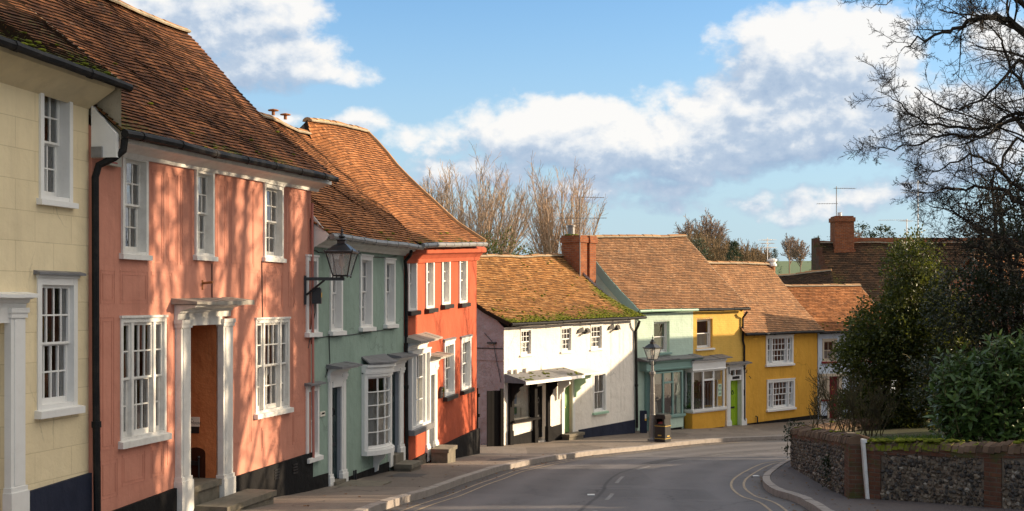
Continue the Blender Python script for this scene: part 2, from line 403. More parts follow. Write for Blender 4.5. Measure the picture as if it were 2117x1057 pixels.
# ------------------------------------------------------------------ houses
class House:
    def __init__(s, name, label, fc, mat, zb, zt, b, u0=0.0, u1=None, group='old houses along the street'):
        s.fc = fc; s.u0 = u0; s.u1 = fc.L if u1 is None else u1; s.mat = mat; s.zb = zb; s.zt = zt; s.b = b
        p = fc.W((s.u0 + s.u1) / 2, -.1, zb + .4)
        s.root = thing(name, label, 'house', p, group); s.holes = []; s.name = name; s.gab = None; s.inner = -1.6
    def part(s, mb, name, mats, parent=None, **k): return mb.build(name, mats, parent or s.root, **k)
    def wall(s, gable_mat=None, zr=None, thick=.28, lz=None, rz=None):
        """front wall as a grid with the openings cut out, reveals, side and back walls up to the roof"""
        W = s.fc.W; u0, u1 = s.u0, s.u1; mb = MB()
        us = sorted({u0, u1} | {h[0] for h in s.holes} | {h[1] for h in s.holes})
        zs = sorted({s.zb, s.zt} | {h[2] for h in s.holes} | {h[3] for h in s.holes})
        us = [u for u in us if u0 <= u <= u1]; zs = [z for z in zs if s.zb <= z <= s.zt]
        for a, b in zip(us, us[1:]):
            for c, d in zip(zs, zs[1:]):
                mu, mz = (a + b) / 2, (c + d) / 2
                if any(h[0] < mu < h[1] and h[2] < mz < h[3] for h in s.holes): continue
                mb.quad(W(a, 0, c), W(b, 0, c), W(b, 0, d), W(a, 0, d))
        for h in s.holes:
            a, b, c, d = h[:4]; t = h[4] if len(h) > 4 else thick; hm = 2 if len(h) > 5 else 0
            mb.quad(W(a, 0, c), W(a, -t, c), W(a, -t, d), W(a, 0, d), hm); mb.quad(W(b, 0, c), W(b, -t, c), W(b, -t, d), W(b, 0, d), hm)
            mb.quad(W(a, 0, d), W(b, 0, d), W(b, -t, d), W(a, -t, d), hm); mb.quad(W(a, 0, c), W(b, 0, c), W(b, -t, c), W(a, -t, c), hm)
        B = -2 * s.b if getattr(s, 'shallow', None) is None else -s.b - s.shallow; zr = s.zt + s.b * .95 if zr is None else zr
        for u, zt in ((u0, lz), (u1, rz)):
            r = zr if zt is None else zt
            mb.add([W(u, 0, s.zb), W(u, 0, s.zt), W(u, -s.b, r), W(u, B, s.zt), W(u, B, s.zb)], [(0, 1, 2, 3, 4)], 1)
        mb.quad(W(u0, B, s.zb), W(u1, B, s.zb), W(u1, B, s.zt), W(u0, B, s.zt), 1)
        s.part(mb, 'wall', [s.mat, gable_mat or s.mat, s.jamb if hasattr(s, 'jamb') else s.mat], fix=False)
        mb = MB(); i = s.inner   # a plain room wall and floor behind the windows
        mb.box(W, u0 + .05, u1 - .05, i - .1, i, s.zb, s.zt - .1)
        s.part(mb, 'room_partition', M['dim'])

def window(H, r, bays=((1, 3),), rows=(2, 2), cas=.1, proud=.035, ins=-.03, fm='white', sm=None, sill=(.07, .09), curtain=None, head=None,
           W=None, seg=1, dep=.13, hole=True, bar=.02, W0=None, name='window', lab=None, stile=.045):
    u0, u1, z0, z1 = r; fc = H.fc; W0 = fc.W; W = W or W0
    m = M[fm]
    if hole: H.holes.append((u0 + .02, u1 - .02, z0 + .02, z1 - .02))
    f = MB(); b = ins - dep
    f.box(W, u0, u0 + cas, b, proud, z0, z1); f.box(W, u1 - cas, u1, b, proud, z0, z1)
    f.box(W, u0 + cas, u1 - cas, b, proud - .004, z1 - cas * 1.05, z1 - .001, seg=seg); f.box(W, u0 + cas, u1 - cas, b, proud - .004, z0, z0 + cas * .75, seg=seg)
    f.box(W, u0 - .015, u1 + .015, 0, proud + .02, z1, z1 + .035, seg=seg)
    a, c, zl, zh = u0 + cas, u1 - cas, z0 + cas * .75, z1 - cas * 1.05
    tot = sum(x[0] for x in bays); mul_w = .065; wid = (c - a) - mul_w * (len(bays) - 1); x = a; cells = []
    for i, (fr, n) in enumerate(bays):
        w = wid * fr / tot; cells.append((x, x + w, n)); x += w
        if i < len(bays) - 1: f.box(W, x, x + mul_w, b, proud - .012, zl, zh); x += mul_w
    root = H.part(f, name, m)
    if lab: root['label'] = lab
    s = MB(); g = MB(); rt = sum(rows)
    zm = zl + (zh - zl) * rows[-1] / rt if len(rows) == 2 else zl
    for (x0, x1, n) in cells:
        parts = [(zm, zh, rows[0], ins - .03, .03), (zl, zm + .02, rows[1], ins - .07, .075)] if len(rows) == 2 else [(zl, zh, rows[0], ins - .03, .05)]
        for (p, q, nr, o, br) in parts:
            t = .034; st = stile
            s.box(W, x0, x0 + st, o - t, o, p, q); s.box(W, x1 - st, x1, o - t, o, p, q)
            s.box(W, x0 + st, x1 - st, o - t, o - .002, q - .04, q, seg=seg); s.box(W, x0 + st, x1 - st, o - t, o - .002, p, p + br, seg=seg)
            ga, gb, gc, gd = x0 + st, x1 - st, p + br, q - .04
            for k in range(1, n):
                xx = lerp(ga, gb, k / n); s.box(W, xx - bar / 2, xx + bar / 2, o - t, o - .004, gc, gd)
            for k in range(1, nr):
                zz = lerp(gc, gd, k / nr); s.box(W, ga, gb, o - t, o - .006, zz - bar / 2, zz + bar / 2, seg=seg)
            for k in range(n):
                for j in range(nr):
                    e0, e1 = R.gauss(0, .005), R.gauss(0, .005); og = o - .02
                    A, B_ = lerp(ga, gb, k / n), lerp(ga, gb, (k + 1) / n); C, D = lerp(gc, gd, j / nr), lerp(gc, gd, (j + 1) / nr)
                    g.quad(W(A, og + e0, C), W(B_, og - e0, C), W(B_, og - e0 + e1, D), W(A, og + e0 + e1, D))
    H.part(s, 'sash', m, root); H.part(g, 'glass', M['glass'], root, fix=False)
    if sill:
        k = MB(); h, out = sill
        k.box(W, u0 - .05, u1 + .05, -.02, out, z0 - h, z0 - .002, seg=seg, dz=.018)
        H.part(k, 'sill', M[sm or fm], root)
    if head:   # lead covered drip ledge
        k = MB(); k.box(W, u0 - .07, u1 + .09, -.02, head, z1 + .036, z1 + .065, seg=seg, dz=.03); H.part(k, 'drip_ledge', M['lead'], root)
    if curtain:
        k = MB(); cm, zf, spans = curtain; o = b - .07
        for (f0, f1) in spans:
            n = 22; pr = None
            for i in range(n + 1):
                u = lerp(a, c, lerp(f0, f1, i / n)); oo = o + .025 * sin(i * 2.1) + .012 * sin(i * 5.3)
                cur = (W(u, oo, zl - .02), W(u, oo, lerp(zl, zh, zf)))
                if pr: k.quad(pr[0], cur[0], cur[1], pr[1])
                pr = cur
        H.part(k, 'curtain', M[cm], root, fix=False)
    return root

def door(H, u0, u1, z0, z1, o, mat, W=None, panels=((.12, .3, 2), (.34, .62, 2), (.68, .93, 2)), glass=None, handle=.85, knob='iron', flap=None, parent=None):
    W = W or H.fc.W; d = MB(); w, h = u1 - u0, z1 - z0
    d.box(W, u0, u1, o - .05, o - .012, z0, z1)
    st = .11 if w > .7 else .09
    xs = [u0, u0 + st, (u0 + u1) / 2 - st * .4, (u0 + u1) / 2 + st * .4, u1 - st, u1]
    for a, b in ((0, 1), (2, 3), (4, 5)): d.box(W, xs[a], xs[b], o - .012, o, z0, z1)
    edges = [z0] + [z0 + h * q for p in panels for q in p[:2]] + [z1]
    for i in range(0, len(edges), 2):
        for a, b in ((1, 2), (3, 4)): d.box(W, xs[a], xs[b], o - .012, o - .0015, edges[i], edges[i + 1])
    for i in range(1, len(edges) - 1, 2):
        for a, b in ((1, 2), (3, 4)): d.box(W, xs[a] + .03, xs[b] - .03, o - .012, o - .003, edges[i] + .03, edges[i + 1] - .03)
    ob = H.part(d, 'door', M[mat], parent)
    k = MB(); ku = u0 + .1 if handle > 0 else u1 - .1; kz = z0 + abs(handle) * .5 * h / 1.0
    c = W(ku, o + .05, z0 + h * .48); k.tube([W(ku, o - .01, z0 + h * .48), c], .014, 8); k.lump(c, .035, .035, .035)
    H.part(k, 'handle', M[knob], ob)
    if flap:
        k = MB(); um = (u0 + u1) / 2; k.box(W, um - .13, um + .13, o - .002, o + .012, z0 + h * flap, z0 + h * flap + .07); H.part(k, 'letterbox', M[knob], ob)
        k = MB(); zz = z0 + h * .72; k.tube([W(um + .06 * sin(t), o + .02, zz + .07 * cos(t)) for t in [i * pi / 5 for i in range(11)]], .011, 6); k.lump(W(um, o + .02, zz + .08), .025, .025, .03)
        H.part(k, 'door_knocker', M[knob], ob)
    return ob

def hood(H, u0, u1, z0, z1, out, mat='white', lead='lead', over=.12, name='door_hood', parent=None, slope=.05, k=0.0):
    """moulded entablature with a projecting leaded cap, z0..z1"""
    h = z1 - z0; m = MB(); W = H.fc.W
    m.prof(W, u0, u1, [(0, z0), (.05, z0), (.06, z0 + h * .35), (.09, z0 + h * .42), (.1, z0 + h * .55), (out * .55, z0 + h * .7), (out * .8, z0 + h * .78), (out * .85, z1 - .02), (0, z1 - .02)], z1=k)
    ob = H.part(m, name, M[mat], parent)
    c = MB(); n = 6
    for i in range(n):
        a, b = lerp(u0 - over, u1 + over, i / n), lerp(u0 - over, u1 + over, (i + 1) / n); q = R.uniform(-.008, .008)
        c.box(W, a, b, 0, out, z1 - .018 + q, z1 + .022 + q + k * i / n, dz=slope)
    H.part(c, 'lead_cap', M[lead], ob)
    return ob

def pilaster(mb, W, u0, u1, o0, o1, z0, z1, base=.35, cap=True):
    mb.box(W, u0, u1, o0, o1, z0 + base, z1)
    mb.box(W, u0 + (u1 - u0) * .22, u1 - (u1 - u0) * .22, o0, o1 + .012, z0 + base + .08, z1 - .14)
    mb.box(W, u0 - .035, u1 + .035, o0, o1 + .035, z0, z0 + base); mb.box(W, u0 - .02, u1 + .02, o0, o1 + .02, z0 + base, z0 + base + .06)
    if cap: mb.box(W, u0 - .02, u1 + .02, o0, o1 + .02, z1 - .12, z1 - .06); mb.box(W, u0 - .035, u1 + .035, o0, o1 + .035, z1 - .06, z1)

# ------------------------------------------------------------------ tiled roofs
class Roof:
    def __init__(s, E0, E1, R0, R1, sag=.1, und=.05, rsag=0.0, flare=.0, seed=0.0, sink=0.0):
        s.c = [V(E0), V(E1), V(R0), V(R1)]; s.sag = sag; s.und = und; s.rsag = rsag; s.fl = flare; s.seed = seed; s.sink = sink
        n = (s.c[1] - s.c[0]).cross(s.c[2] - s.c[0]).normalized(); s.N = n if n.z > 0 else -n
        s.len = (s.c[1] - s.c[0]).length; s.rlen = (s.c[3] - s.c[2]).length; s.h = ((s.c[2] + s.c[3]) / 2 - (s.c[0] + s.c[1]) / 2).length
    def S(s, u, v):
        E0, E1, R0, R1 = s.c
        p = lerp(lerp(E0, E1, u), lerp(R0, R1, u), v)
        q = s.und * (1.4 * noise.noise(p * .55 + V((s.seed, 0, 0))) + .5 * noise.noise(p * 1.7)) * (.35 + .65 * min(1, v * 4))
        q -= s.sag * sin(pi * clamp(v)) - s.fl * max(0, 1 - v * 2.2) ** 2
        if s.sink: q -= s.sink * clamp(1 - u / .3) ** 1.5 * clamp((1 - v) / .14) * clamp(v * 3)
        p = p + s.N * q
        p.z -= s.rsag * sin(pi * clamp(u)) * v
        return p
def moss_default(p, u, v): return .18 + .3 * max(0, 1 - v * 2.2) ** 2 + .22 * noise.noise(p * .9)
def roof(H, rf, mat, gauge=.1, tw=.165, moss=moss_default, back=True, ridge=True, ridge_mat='ridge', name='roof', verge=None, verge_l=None, lift=.028, lumps=0, rr=.11, parent=None):
    mb = MB(); nc = max(4, int(rf.h / gauge)); nt = max(4, int(max(rf.len, rf.rlen) / tw)); N = rf.N
    for i in range(nc):
        v0 = i / nc; v1 = (i + 1.35) / nc; off = .5 * (i % 2) + .08 * R.random()
        for j in range(-1, nt + 1):
            a, b = (j + off) / nt, (j + off + 1) / nt
            if b <= 0.004 or a >= .996: continue
            a, b = max(a, -.004), min(b, 1.004); g = .0012 * R.random() * (40 / nt)
            a += g; b -= g
            jv = R.gauss(0, .03) / nc; l0 = lift + abs(R.gauss(0, .004)); l1 = .002; tl = R.gauss(0, .0025)
            if R.random() < .015: jv -= .16 / nc; l0 += .01
            p0, p1 = rf.S(a, v0 + jv) + N * (l0 + tl), rf.S(b, v0 + jv) + N * (l0 - tl)
            p2, p3 = rf.S(b, min(v1, 1.0)) + N * l1, rf.S(a, min(v1, 1.0)) + N * l1
            d = N * (lift + .004)
            mv = moss(p0, (a + b) / 2, v0)
            mb.add([p0, p1, p2, p3, p0 - d, p1 - d], [(0, 1, 2, 3), (4, 5, 1, 0), (4, 0, 3), (5, 2, 1)], 0, max(.001, mv)); mb.m[-3] = 1  # dark front edge paints the shade line under each course
    gu, gv = 14, 10
    for i in range(gu):
        for j in range(gv):
            q = [rf.S(x, y) - N * .02 for x, y in ((i / gu, j / gv), ((i + 1) / gu, j / gv), ((i + 1) / gu, (j + 1) / gv), (i / gu, (j + 1) / gv))]
            mb.quad(*q, mat=1)
    if back:
        hd = V((rf.N.x, rf.N.y, 0)).normalized()
        for i in range(gu):
            a, b = rf.S(i / gu, 1), rf.S((i + 1) / gu, 1); w = (rf.c[2] - rf.c[0]).dot(-hd)
            dn = (rf.c[2].z - rf.c[0].z) * 1.0
            mb.quad(a, b, b - hd * w - V((0, 0, dn)), a - hd * w - V((0, 0, dn)), 0, .1)
    ob = mb.build(name, [M[mat], M['deck_and_shade']], parent or H.root, fix=False, uv=False)
    if ridge:
        k = MB(); n = max(3, int(rf.rlen / .42)); ax = (rf.c[3] - rf.c[2]).normalized()
        for i in range(n):
            a, b = rf.S(i / n, 1), rf.S((i + 1.06) / n, 1); j = V((0, 0, R.gauss(0, .008)))
            hd = V((N.x, N.y, 0)).normalized(); ring = []
            for p, rad in ((a + j, rr * 1.06), (b + j, rr * .96)):
                ring += [p + hd * (cos(t) * rad * 1.15) + V((0, 0, sin(t) * rad - .02)) for t in [pi * q / 6 for q in range(7)]]
            k.add(ring, [(q, q + 1, q + 8, q + 7) for q in range(6)] + [tuple(range(7)), tuple(range(7, 14))], 0, .12 + .25 * R.random())
            k.tube([a + hd * rr * 1.1 + N * .0, b + hd * rr * 1.1], .028, 5, 1)
        k.build('ridge_tiles', [M[ridge_mat], M['mortar']], ob, fix=False, uv=False)
    for u, vm in ((1.0, verge), (0.0, verge_l)):
        if not vm: continue
        k = MB(); n = 12; e = (rf.c[1] - rf.c[0]).normalized() * (1 if u else -1)
        pts = [rf.S(u, i / n) for i in range(n + 1)]
        for i in range(n):
            a, b = pts[i], pts[i + 1]; dn = N * -.12; w = e * .03
            k.hexa([a + dn, a + dn + w, b + dn + w, b + dn, a + N * .012, a + N * .012 + w, b + N * .012 + w, b + N * .012])
        k.build('verge', M[vm], ob)
    if lumps:
        k = MB()
        for _ in range(lumps):
            u, v = R.random(), R.random() ** 1.8
            p = rf.S(u, v)
            if moss(p, u, v) + R.gauss(0, .15) < .42: continue
            s_ = R.uniform(.015, .045); k.lump(p + N * .025, s_ * 1.3, s_ * 1.3, s_ * .5)
        if k.v: k.build('moss', M['moss'], ob, smooth=True, uv=False)['kind'] = 'stuff'
    return ob
def gutter(H, rf, mat='gutter', r=.058, out=.07, drop=.05, u0=0.0, u1=1.0, parent=None, joint=1.7, fascia=None):
    k = MB(); n = 16; hd = V((rf.N.x, rf.N.y, 0)).normalized()
    f = lambda u: rf.S(u, 0.0) + hd * (out - .02) + V((0, 0, -drop))
    k.tube([f(lerp(u0, u1, i / n)) for i in range(n + 1)], r, 8)
    q = int(rf.len / joint)
    for i in range(q + 1):
        u = lerp(u0, u1, (i + .4) / (q + 1)); e = (rf.c[1] - rf.c[0]).normalized() * .035
        k.tube([f(u) - e, f(u) + e], r * 1.17, 8)
    ob = k.build('gutter', M[mat], parent or H.root, smooth=False)
    return ob
def soffit(H, W, u0, u1, zf0, zf1, out, mat='white', h=.22, name='eaves_cornice'):
    """moulded boxed eaves under the tiles; zf = height of the top front edge at each end"""
    k = MB(); z = zf0
    k.prof(W, u0, u1, [(0, z - h), (.05, z - h), (.07, z - h * .72), (out * .45, z - h * .55), (out * .62, z - h * .42), (out * .9, z - h * .36), (out, z - h * .3), (out, z), (0, z + .16)], z1=zf1 - zf0, seg=6)
    return H.part(k, name, M[mat])
def downpipe(H, pts, r=.038, mat='gutter', name='downpipe', collars=True):
    k = MB(); k.tube(pts, r, 8)
    if collars:
        a, b = V(pts[-2]), V(pts[-1]); n = max(1, int((a - b).length / 1.6))
        for i in range(n):
            p = lerp(a, b, (i + .3) / n); e = (b - a).normalized() * .04; k.tube([p - e, p + e], r * 1.3, 8)
    return H.part(k, name, M[mat])
def plinth(H, u0, u1, zt0, zt1, zb0, zb1, mat='plinth', out=.05, name='plinth'):
    k = MB(); n = max(1, int((u1 - u0) / .5))
    for i in range(n):
        a, b = i / n, (i + 1) / n
        k.slab(H.fc.W, lerp(u0, u1, a), lerp(u0, u1, b), -.02, out, lerp(zb0, zb1, a), lerp(zb0, zb1, b), lerp(zt0, zt1, a), lerp(zt0, zt1, b))
    return H.part(k, name, M[mat])
# ------------------------------------------------------------------ ground profile along the street
GT = [(0, -1.72), (8, -2.2), (12, -2.5), (16.6, -2.93), (19.3, -3.2), (23.8, -3.56), (29.2, -3.82), (35.6, -4.28), (40.6, -4.62), (46.6, -4.84), (51, -4.98), (54.7, -5.08), (60, -5.3), (70, -5.8)]
def g(Y): return ipl(GT, Y)

P0 = V((-5.53, 16.56)); P1 = V((-1.0, 35.57)); D = (P1 - P0).normalized(); NN = V((D.y, -D.x))
fA = Fc(P0, P1)
def beads(H, rects, mat, w=.024, pr=.006, name='moulded_panel'):
    fc = H.fc
    for x0, x1, y0, y1 in rects:
        mb = MB()
        u0, u1, z0, z1 = fc.rect(x0, x1, y0, y1)
        for i in (0, .05):
            a, b, c, d = u0 + i, u1 - i, z0 + i, z1 - i
            if b - a < .12: continue
            ww = w * .6
            mb.box(fc.W, a, a + ww, -.01, pr, c, d); mb.box(fc.W, b - ww, b, -.01, pr, c, d)
            mb.box(fc.W, a + ww, b - ww, -.01, pr - .002, d - ww, d); mb.box(fc.W, a + ww, b - ww, -.01, pr - .002, c, c + ww)
        if mb.v: H.part(mb, name, mat)
def steps(H, u0, u1, o0, o1, z0, z1, name='doorstep', mat='stone', over=.04):
    k = MB(); k.box(H.fc.W, u0, u1, o0, o1, z0, z1 - .09); k.box(H.fc.W, u0 - over, u1 + over, o0, o1 + over, z1 - .09, z1)
    return H.part(k, name, M[mat])
NETS = ('curtain', 1.0, ((0., 1.),))
TIEB = ('curtain', 1.0, ((0., .3), (.7, 1.)))

# ================================================================== cream house
fC = Fc(P0 - D * 6 - NN * .05, P0 - NN * .05)
H = House('cream_house', 'cream house scored like stone blocks with navy base beside the pink house', fC, M['cream'], -4.0, 2.9, 3.1)
H.u0 = 0.0
window(H, fC.rect(80, 147, 172, 416), cas=.075, rows=(2, 2), proud=.03, ins=-.09, dep=.10, sill=(.07, .08), stile=.04)
window(H, fC.rect(76, 158, 575, 845), bays=((1, 4),), cas=.085, rows=(2, 2), proud=.02, ins=-.01, dep=.1, stile=.035, head=.09, sill=(.09, .1), curtain=('curtain_red', 1.0, ((.15, .45), (.55, .8))))
# door surround, its opening mostly beyond the picture
ud, ue = fC.U(12), fC.U(42); zt = fC.Z(20, 640)
H.holes.append((ud - 1.12, ud + .02, g(15) - .02, fC.Z(8, 668), .5))
k = MB(); pilaster(k, fC.W, ud, ue, -.02, .07, g(15.3) - .2, zt + .02, base=.75); pilaster(k, fC.W, ud - 1.1 - (ue - ud), ud - 1.1, -.02, .07, g(14) - .2, zt + .02, base=.75)
k.box(fC.W, ud - 1.1, ud, -.02, .05, fC.Z(8, 668), zt + .02)
sur = H.part(k, 'door_surround', M['white'])
hood(H, ud - 1.5, ue + .04, zt + .02, fC.Z(40, 612), .2, over=.1, slope=.03, lead='white', parent=sur)
door(H, ud - 1.1, ud, g(15) + .12, fC.Z(8, 668), -.46, 'white')
steps(H, ud - 1.15, ud + .02, -.4, .3, g(15) - .6, g(15) + .1, mat='brown_wood')
H.wall()
plinth(H, ue + .04, 6.0, fC.Z(60, 1016), fC.Z(190, 976), g(15) - .6, g(16.6) - .6, 'plinth_blue', name='painted_base')
ze = fC.zl((0, 78), (250, 168), .45); zr = 5.33
rfC = Roof(fC.W(0, .45, ze(0)), fC.W(6.06, .45, ze(6.06)), fC.W(0, -2.8, zr), fC.W(6.12, -2.8, zr), sag=.06, und=.05, seed=3)
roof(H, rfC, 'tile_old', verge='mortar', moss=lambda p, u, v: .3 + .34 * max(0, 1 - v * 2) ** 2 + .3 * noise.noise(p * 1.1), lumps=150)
gutter(H, rfC, u1=1.02)
k = MB(); k.prof(fC.W, 0, 6.0, [(-.02, ze(0) - .34), (.0, ze(0) - .36), (.38, ze(0) - .12), (.4, ze(0) - .02), (-.02, ze(0) + .25)], z1=ze(6) - ze(0), seg=6); H.part(k, 'plaster_soffit', M['cream_plain'])
k = MB()   # plaster cheek closing the end of the higher roof over the neighbour
pts = [rfC.S(1.0, i / 8) for i in range(9)]
for a, b in zip(pts, pts[1:]): k.quad(a - V((0, 0, .02)), b - V((0, 0, .02)), b - V((0, 0, .75)), a - V((0, 0, .75)))
H.part(k, 'roof_cheek', M['mortar'], fix=False)

# ================================================================== pink house
uP = fA.U(643)
H = House('pink_house', 'pink rendered house with moulded panels and white hooded doorway', fA, M['pink'], -4.4, 2.3, 2.8, 0.0, uP)
H.jamb = M['terracotta']
for x0, x1, y0, y1 in ((250, 303, 322, 527), (402, 440, 352, 530), (544, 583, 383, 534)):
    window(H, fA.rect(x0, x1, y0, y1), bays=((1, 3),), fm='white_worn', ins=-.035, dep=.1, cas=.06, stile=.035, sill=(.07, .07))
TRI = ((.75, 1), (1.75, 3), (.75, 1))
window(H, fA.rect(248, 342, 657, 905), bays=TRI, fm='white_worn', ins=.01, proud=.02, dep=.1, cas=.06, stile=.03, sill=(.09, .08), curtain=('curtain_red', 1.0, ((.3, .5), (.62, .72))))
window(H, fA.rect(527, 597, 660, 850), bays=TRI, fm='white_worn', ins=.01, proud=.02, dep=.1, cas=.06, stile=.03, sill=(.08, .08), curtain=('curtain_red', .9, ((.4, .55),)))
a0, a1, b0, b1 = fA.U(362), fA.U(382), fA.U(450), fA.U(470)
gl, gr = g(fA.Y(a0)), g(fA.Y(b1)); zo = fA.Z(415, 672); zd = fA.Z(430, 995)
H.holes.append((a1, b0, zd - .35, zo, .8, 1))
k = MB(); zc = fA.Z(415, 660)
pilaster(k, fA.W, a0, a1, -.02, .1, gl - .15, zc, base=.62); pilaster(k, fA.W, b0, b1, -.02, .1, gr - .15, zc, base=.62)
k.box(fA.W, a1, b0, -.06, .08, zo, zc + .04)
sur = H.part(k, 'door_surround', M['white_worn'])
hd = hood(H, a0 - .02, b1 + .02, zc, fA.Z(370, 628), .42, over=.1, mat='white_worn', lead='lead_old', name='door_hood', parent=sur, k=.04)
dr = door(H, a1 + .02, b0 - .02, zd, zo, -.78, 'darkgreen')
steps(H, a1 + .01, b0 + .0, -.7, .05, zd - .6, zd, name='doorstep')
steps(H, a1 + .12, b1 + .42, .13, .62, gr - .6, gr + .2, name='doorstep')
# what hangs on the far jamb of the recess: plate, letterbox slot and arched boot-scraper niche
fJ = Fc((fA.W(b0, -.8, 0).x, fA.W(b0, -.8, 0).y), (fA.W(b0, 0, 0).x, fA.W(b0, 0, 0).y))
HJ = H; jw = fJ.W
uz = fJ.rect(372, 412, 883, 893)
k = MB(); k.box(jw, uz[0], uz[1], -.01, .012, uz[2] - .02, uz[3] + .02); H.part(k, 'letterbox', M['black'])
uz = fJ.rect(387, 425, 925, 990); k = MB(); mid = (uz[0] + uz[1]) / 2; ww = (uz[1] - uz[0]) / 2
arc = [(uz[1], uz[2]), (uz[1], uz[3] - .09)] + [(mid + ww * cos(t), uz[3] - .09 + .09 * sin(t)) for t in [pi * i / 8 for i in range(1, 8)]] + [(uz[0], uz[3] - .09), (uz[0], uz[2])]
k.add([jw(u, .004, z) for u, z in arc] + [jw(u, -.03, z) for u, z in arc], [tuple(range(len(arc)))])
nic = H.part(k, 'boot_scraper_niche', paint('niche_shade', (.05, .016, .008), .95, .6))  # flat dark panel, the shade of the recess painted into its colour
k = MB(); k.tube([jw(uz[1] - .1, .04, uz[2]), jw(uz[1] - .1, .04, uz[3] - .18)], .014, 6); k.box(jw, uz[0] + .01, uz[1] - .1, .03, .05, uz[2] + .22, uz[2] + .29)
k.box(jw, uz[0] + .02, uz[0] + .05, .03, .05, uz[2], uz[2] + .4); k.lump(jw(uz[1] - .1, .04, uz[3] - .16), .025, .025, .03); k.box(jw, uz[0] - .05, uz[1] + .08, 0.0, .1, uz[2] - .06, uz[2])
H.part(k, 'boot_scraper', M['iron'], nic)
H.wall()
plinth(H, .05, a0 - .03, fA.Z(240, 1056), fA.Z(370, 1006), g(16.6) - .7, gl - .5, 'plinth'); plinth(H, b1 + .03, uP - .02, fA.Z(476, 988), fA.Z(640, 936), gr - .5, g(23.8) - .5, 'plinth')
k = MB()
for x in (562, 600): 
    u = fA.U(x); z = fA.Z(x, 992 - (x - 562) * .3)
    for i in range(4): k.box(fA.W, u, u + .2, .04, .062, z + i * .05, z + i * .05 + .03)
H.part(k, 'air_brick', M['black'])
beads(H, [(312, 338, 352, 545), (345, 368, 360, 548), (373, 397, 366, 548), (446, 468, 377, 550), (475, 525, 385, 552), (589, 600, 402, 548), (606, 639, 405, 548),
          (208, 237, 558, 628), (248, 305, 560, 628), (312, 356, 562, 628), (494, 536, 556, 640), (546, 585, 562, 640), (596, 602, 562, 635), (607, 639, 562, 635),
          (208, 236, 655, 930), (475, 520, 735, 960 - 200), (475, 520, 770, 965 - 45), (603, 640, 660, 830), (252, 300, 935, 1000), (312, 338, 922, 985), (346, 360, 670, 890), (346, 360, 912, 960), (208, 243, 950, 1030), (540, 578, 880, 928), (605, 639, 850, 915)], M['pink'])
ze = fA.zl((240, 266), (690, 366), .42); e1 = fA.U(690, .42); r1 = fA.U(380, -2.8); zr = fA.zl((225, 2), (380, 66), -2.8)
rfP = Roof(fA.W(.02, .42, ze(.02)), fA.W(e1, .42, ze(e1)), fA.W(.02, -2.8, zr(.02)), fA.W(r1, -2.8, zr(r1)), sag=.1, und=.07, seed=7)
roof(H, rfP, 'tile_old', verge='deck_and_shade', moss=lambda p, u, v: .16 + .3 * max(0, 1 - v * 2.4) ** 2 + .3 * noise.noise(p * .9), lumps=110)
gutter(H, rfP, joint=1.15)
soffit(H, fA.W, .06, uP + .24, ze(.06) - .08, ze(uP + .24) - .08, .32, 'white_worn', h=.19)
k = MB()   # boxed end of the eaves
W = fA.W; z = ze(0)
k.add([W(-.02, .0, z - .36), W(-.02, .36, z - .36), W(-.02, .36, z - .05), W(-.02, .0, z + .34), W(.05, .0, z - .36), W(.05, .36, z - .36), W(.05, .36, z - .05), W(.05, .0, z + .34)], [(0, 1, 2, 3), (4, 5, 6, 7), (0, 1, 5, 4), (1, 2, 6, 5), (2, 3, 7, 6), (3, 0, 4, 7)])
bx = H.part(k, 'eaves_end_board', M['white'])
k = MB(); k.box(W, -.06, -.022, .02, .17, z - .36, z - .22); H.part(k, 'junction_box', M['gutter_grey'], bx)
Wp = lambda px, py, o: fA.W(fA.U(px, o), o, fA.Z(px, py, o))
downpipe(H, [W(.1, .42, ze(.1) - .1), W(.1, .40, ze(.1) - .26), W(.05, .3, ze(.1) - .36), W(.0, .1, ze(.1) - .46), W(-.02, .06, ze(.1) - .62), W(-.02, .07, -1.0), W(-.0, .08, g(16.5) - .1)], r=.05)
k = MB(); r_ = fA.rect(213, 238, 318, 344); k.box(W, r_[0], r_[1], 0, .1, r_[2], r_[3]); ab = H.part(k, 'alarm_box', paint('alarm_box_paint', (.42, .40, .33), .5, .4))
k = MB(); k.box(W, r_[0] + .09, r_[0] + .15, .09, .104, r_[2] + .07, r_[3] - .02); k.box(W, r_[0] + .05, r_[0] + .19, .09, .104, r_[2] + .03, r_[2] + .05); H.part(k, 'badge', M['redink'], ab)
k = MB(); a = Wp(418, 586, 0); k.tube([a, a + V((NN.x, NN.y, .1)) * .18], .022, 6); k.tube([a + V((0, 0, -.1)), a + V((0, 0, .05))], .02, 6); H.part(k, 'iron_bracket', M['rust'])
downpipe(H, [W(uP - .06, .05, ze(uP) - .5), W(uP - .05, .06, -1), W(uP - .05, .07, -3.0)], r=.026, mat='pinkpipe', name='waste_pipe')
k = MB()
for xs in ([(540, 540, 0), (542, 660, 0), (528, 668, 0)], [(437, 545, 0), (437, 620, 0)], [(644, 640, 0), (640, 700, 0), (636, 720, 0)]):
    k.tube([fA.W(fA.U(x), .012, fA.Z(x, y)) for x, y, _ in xs], .008, 4)
H.part(k, 'cable', M['black'])
pl = MB(); uz = fJ.rect(374, 413, 866, 876)
pl.box(jw, uz[0], uz[1], 0, .014, uz[2] - .045, uz[3] + .03)
zm = (uz[2] + uz[3]) / 2 - .01
text_on(pl, jw, (uz[0] + uz[1]) / 2 + .02, .0155, zm - .012, 'Bank House', .082, 1, .35, .85); text_on(pl, jw, (uz[0] + uz[1]) / 2 + .02, .0155, zm + .045, 'The', .04, 1, .35)
o = setloc(pl.build('house_name_plate', [M['sign'], M['ink']], None), jw(uz[0], 0, zm))
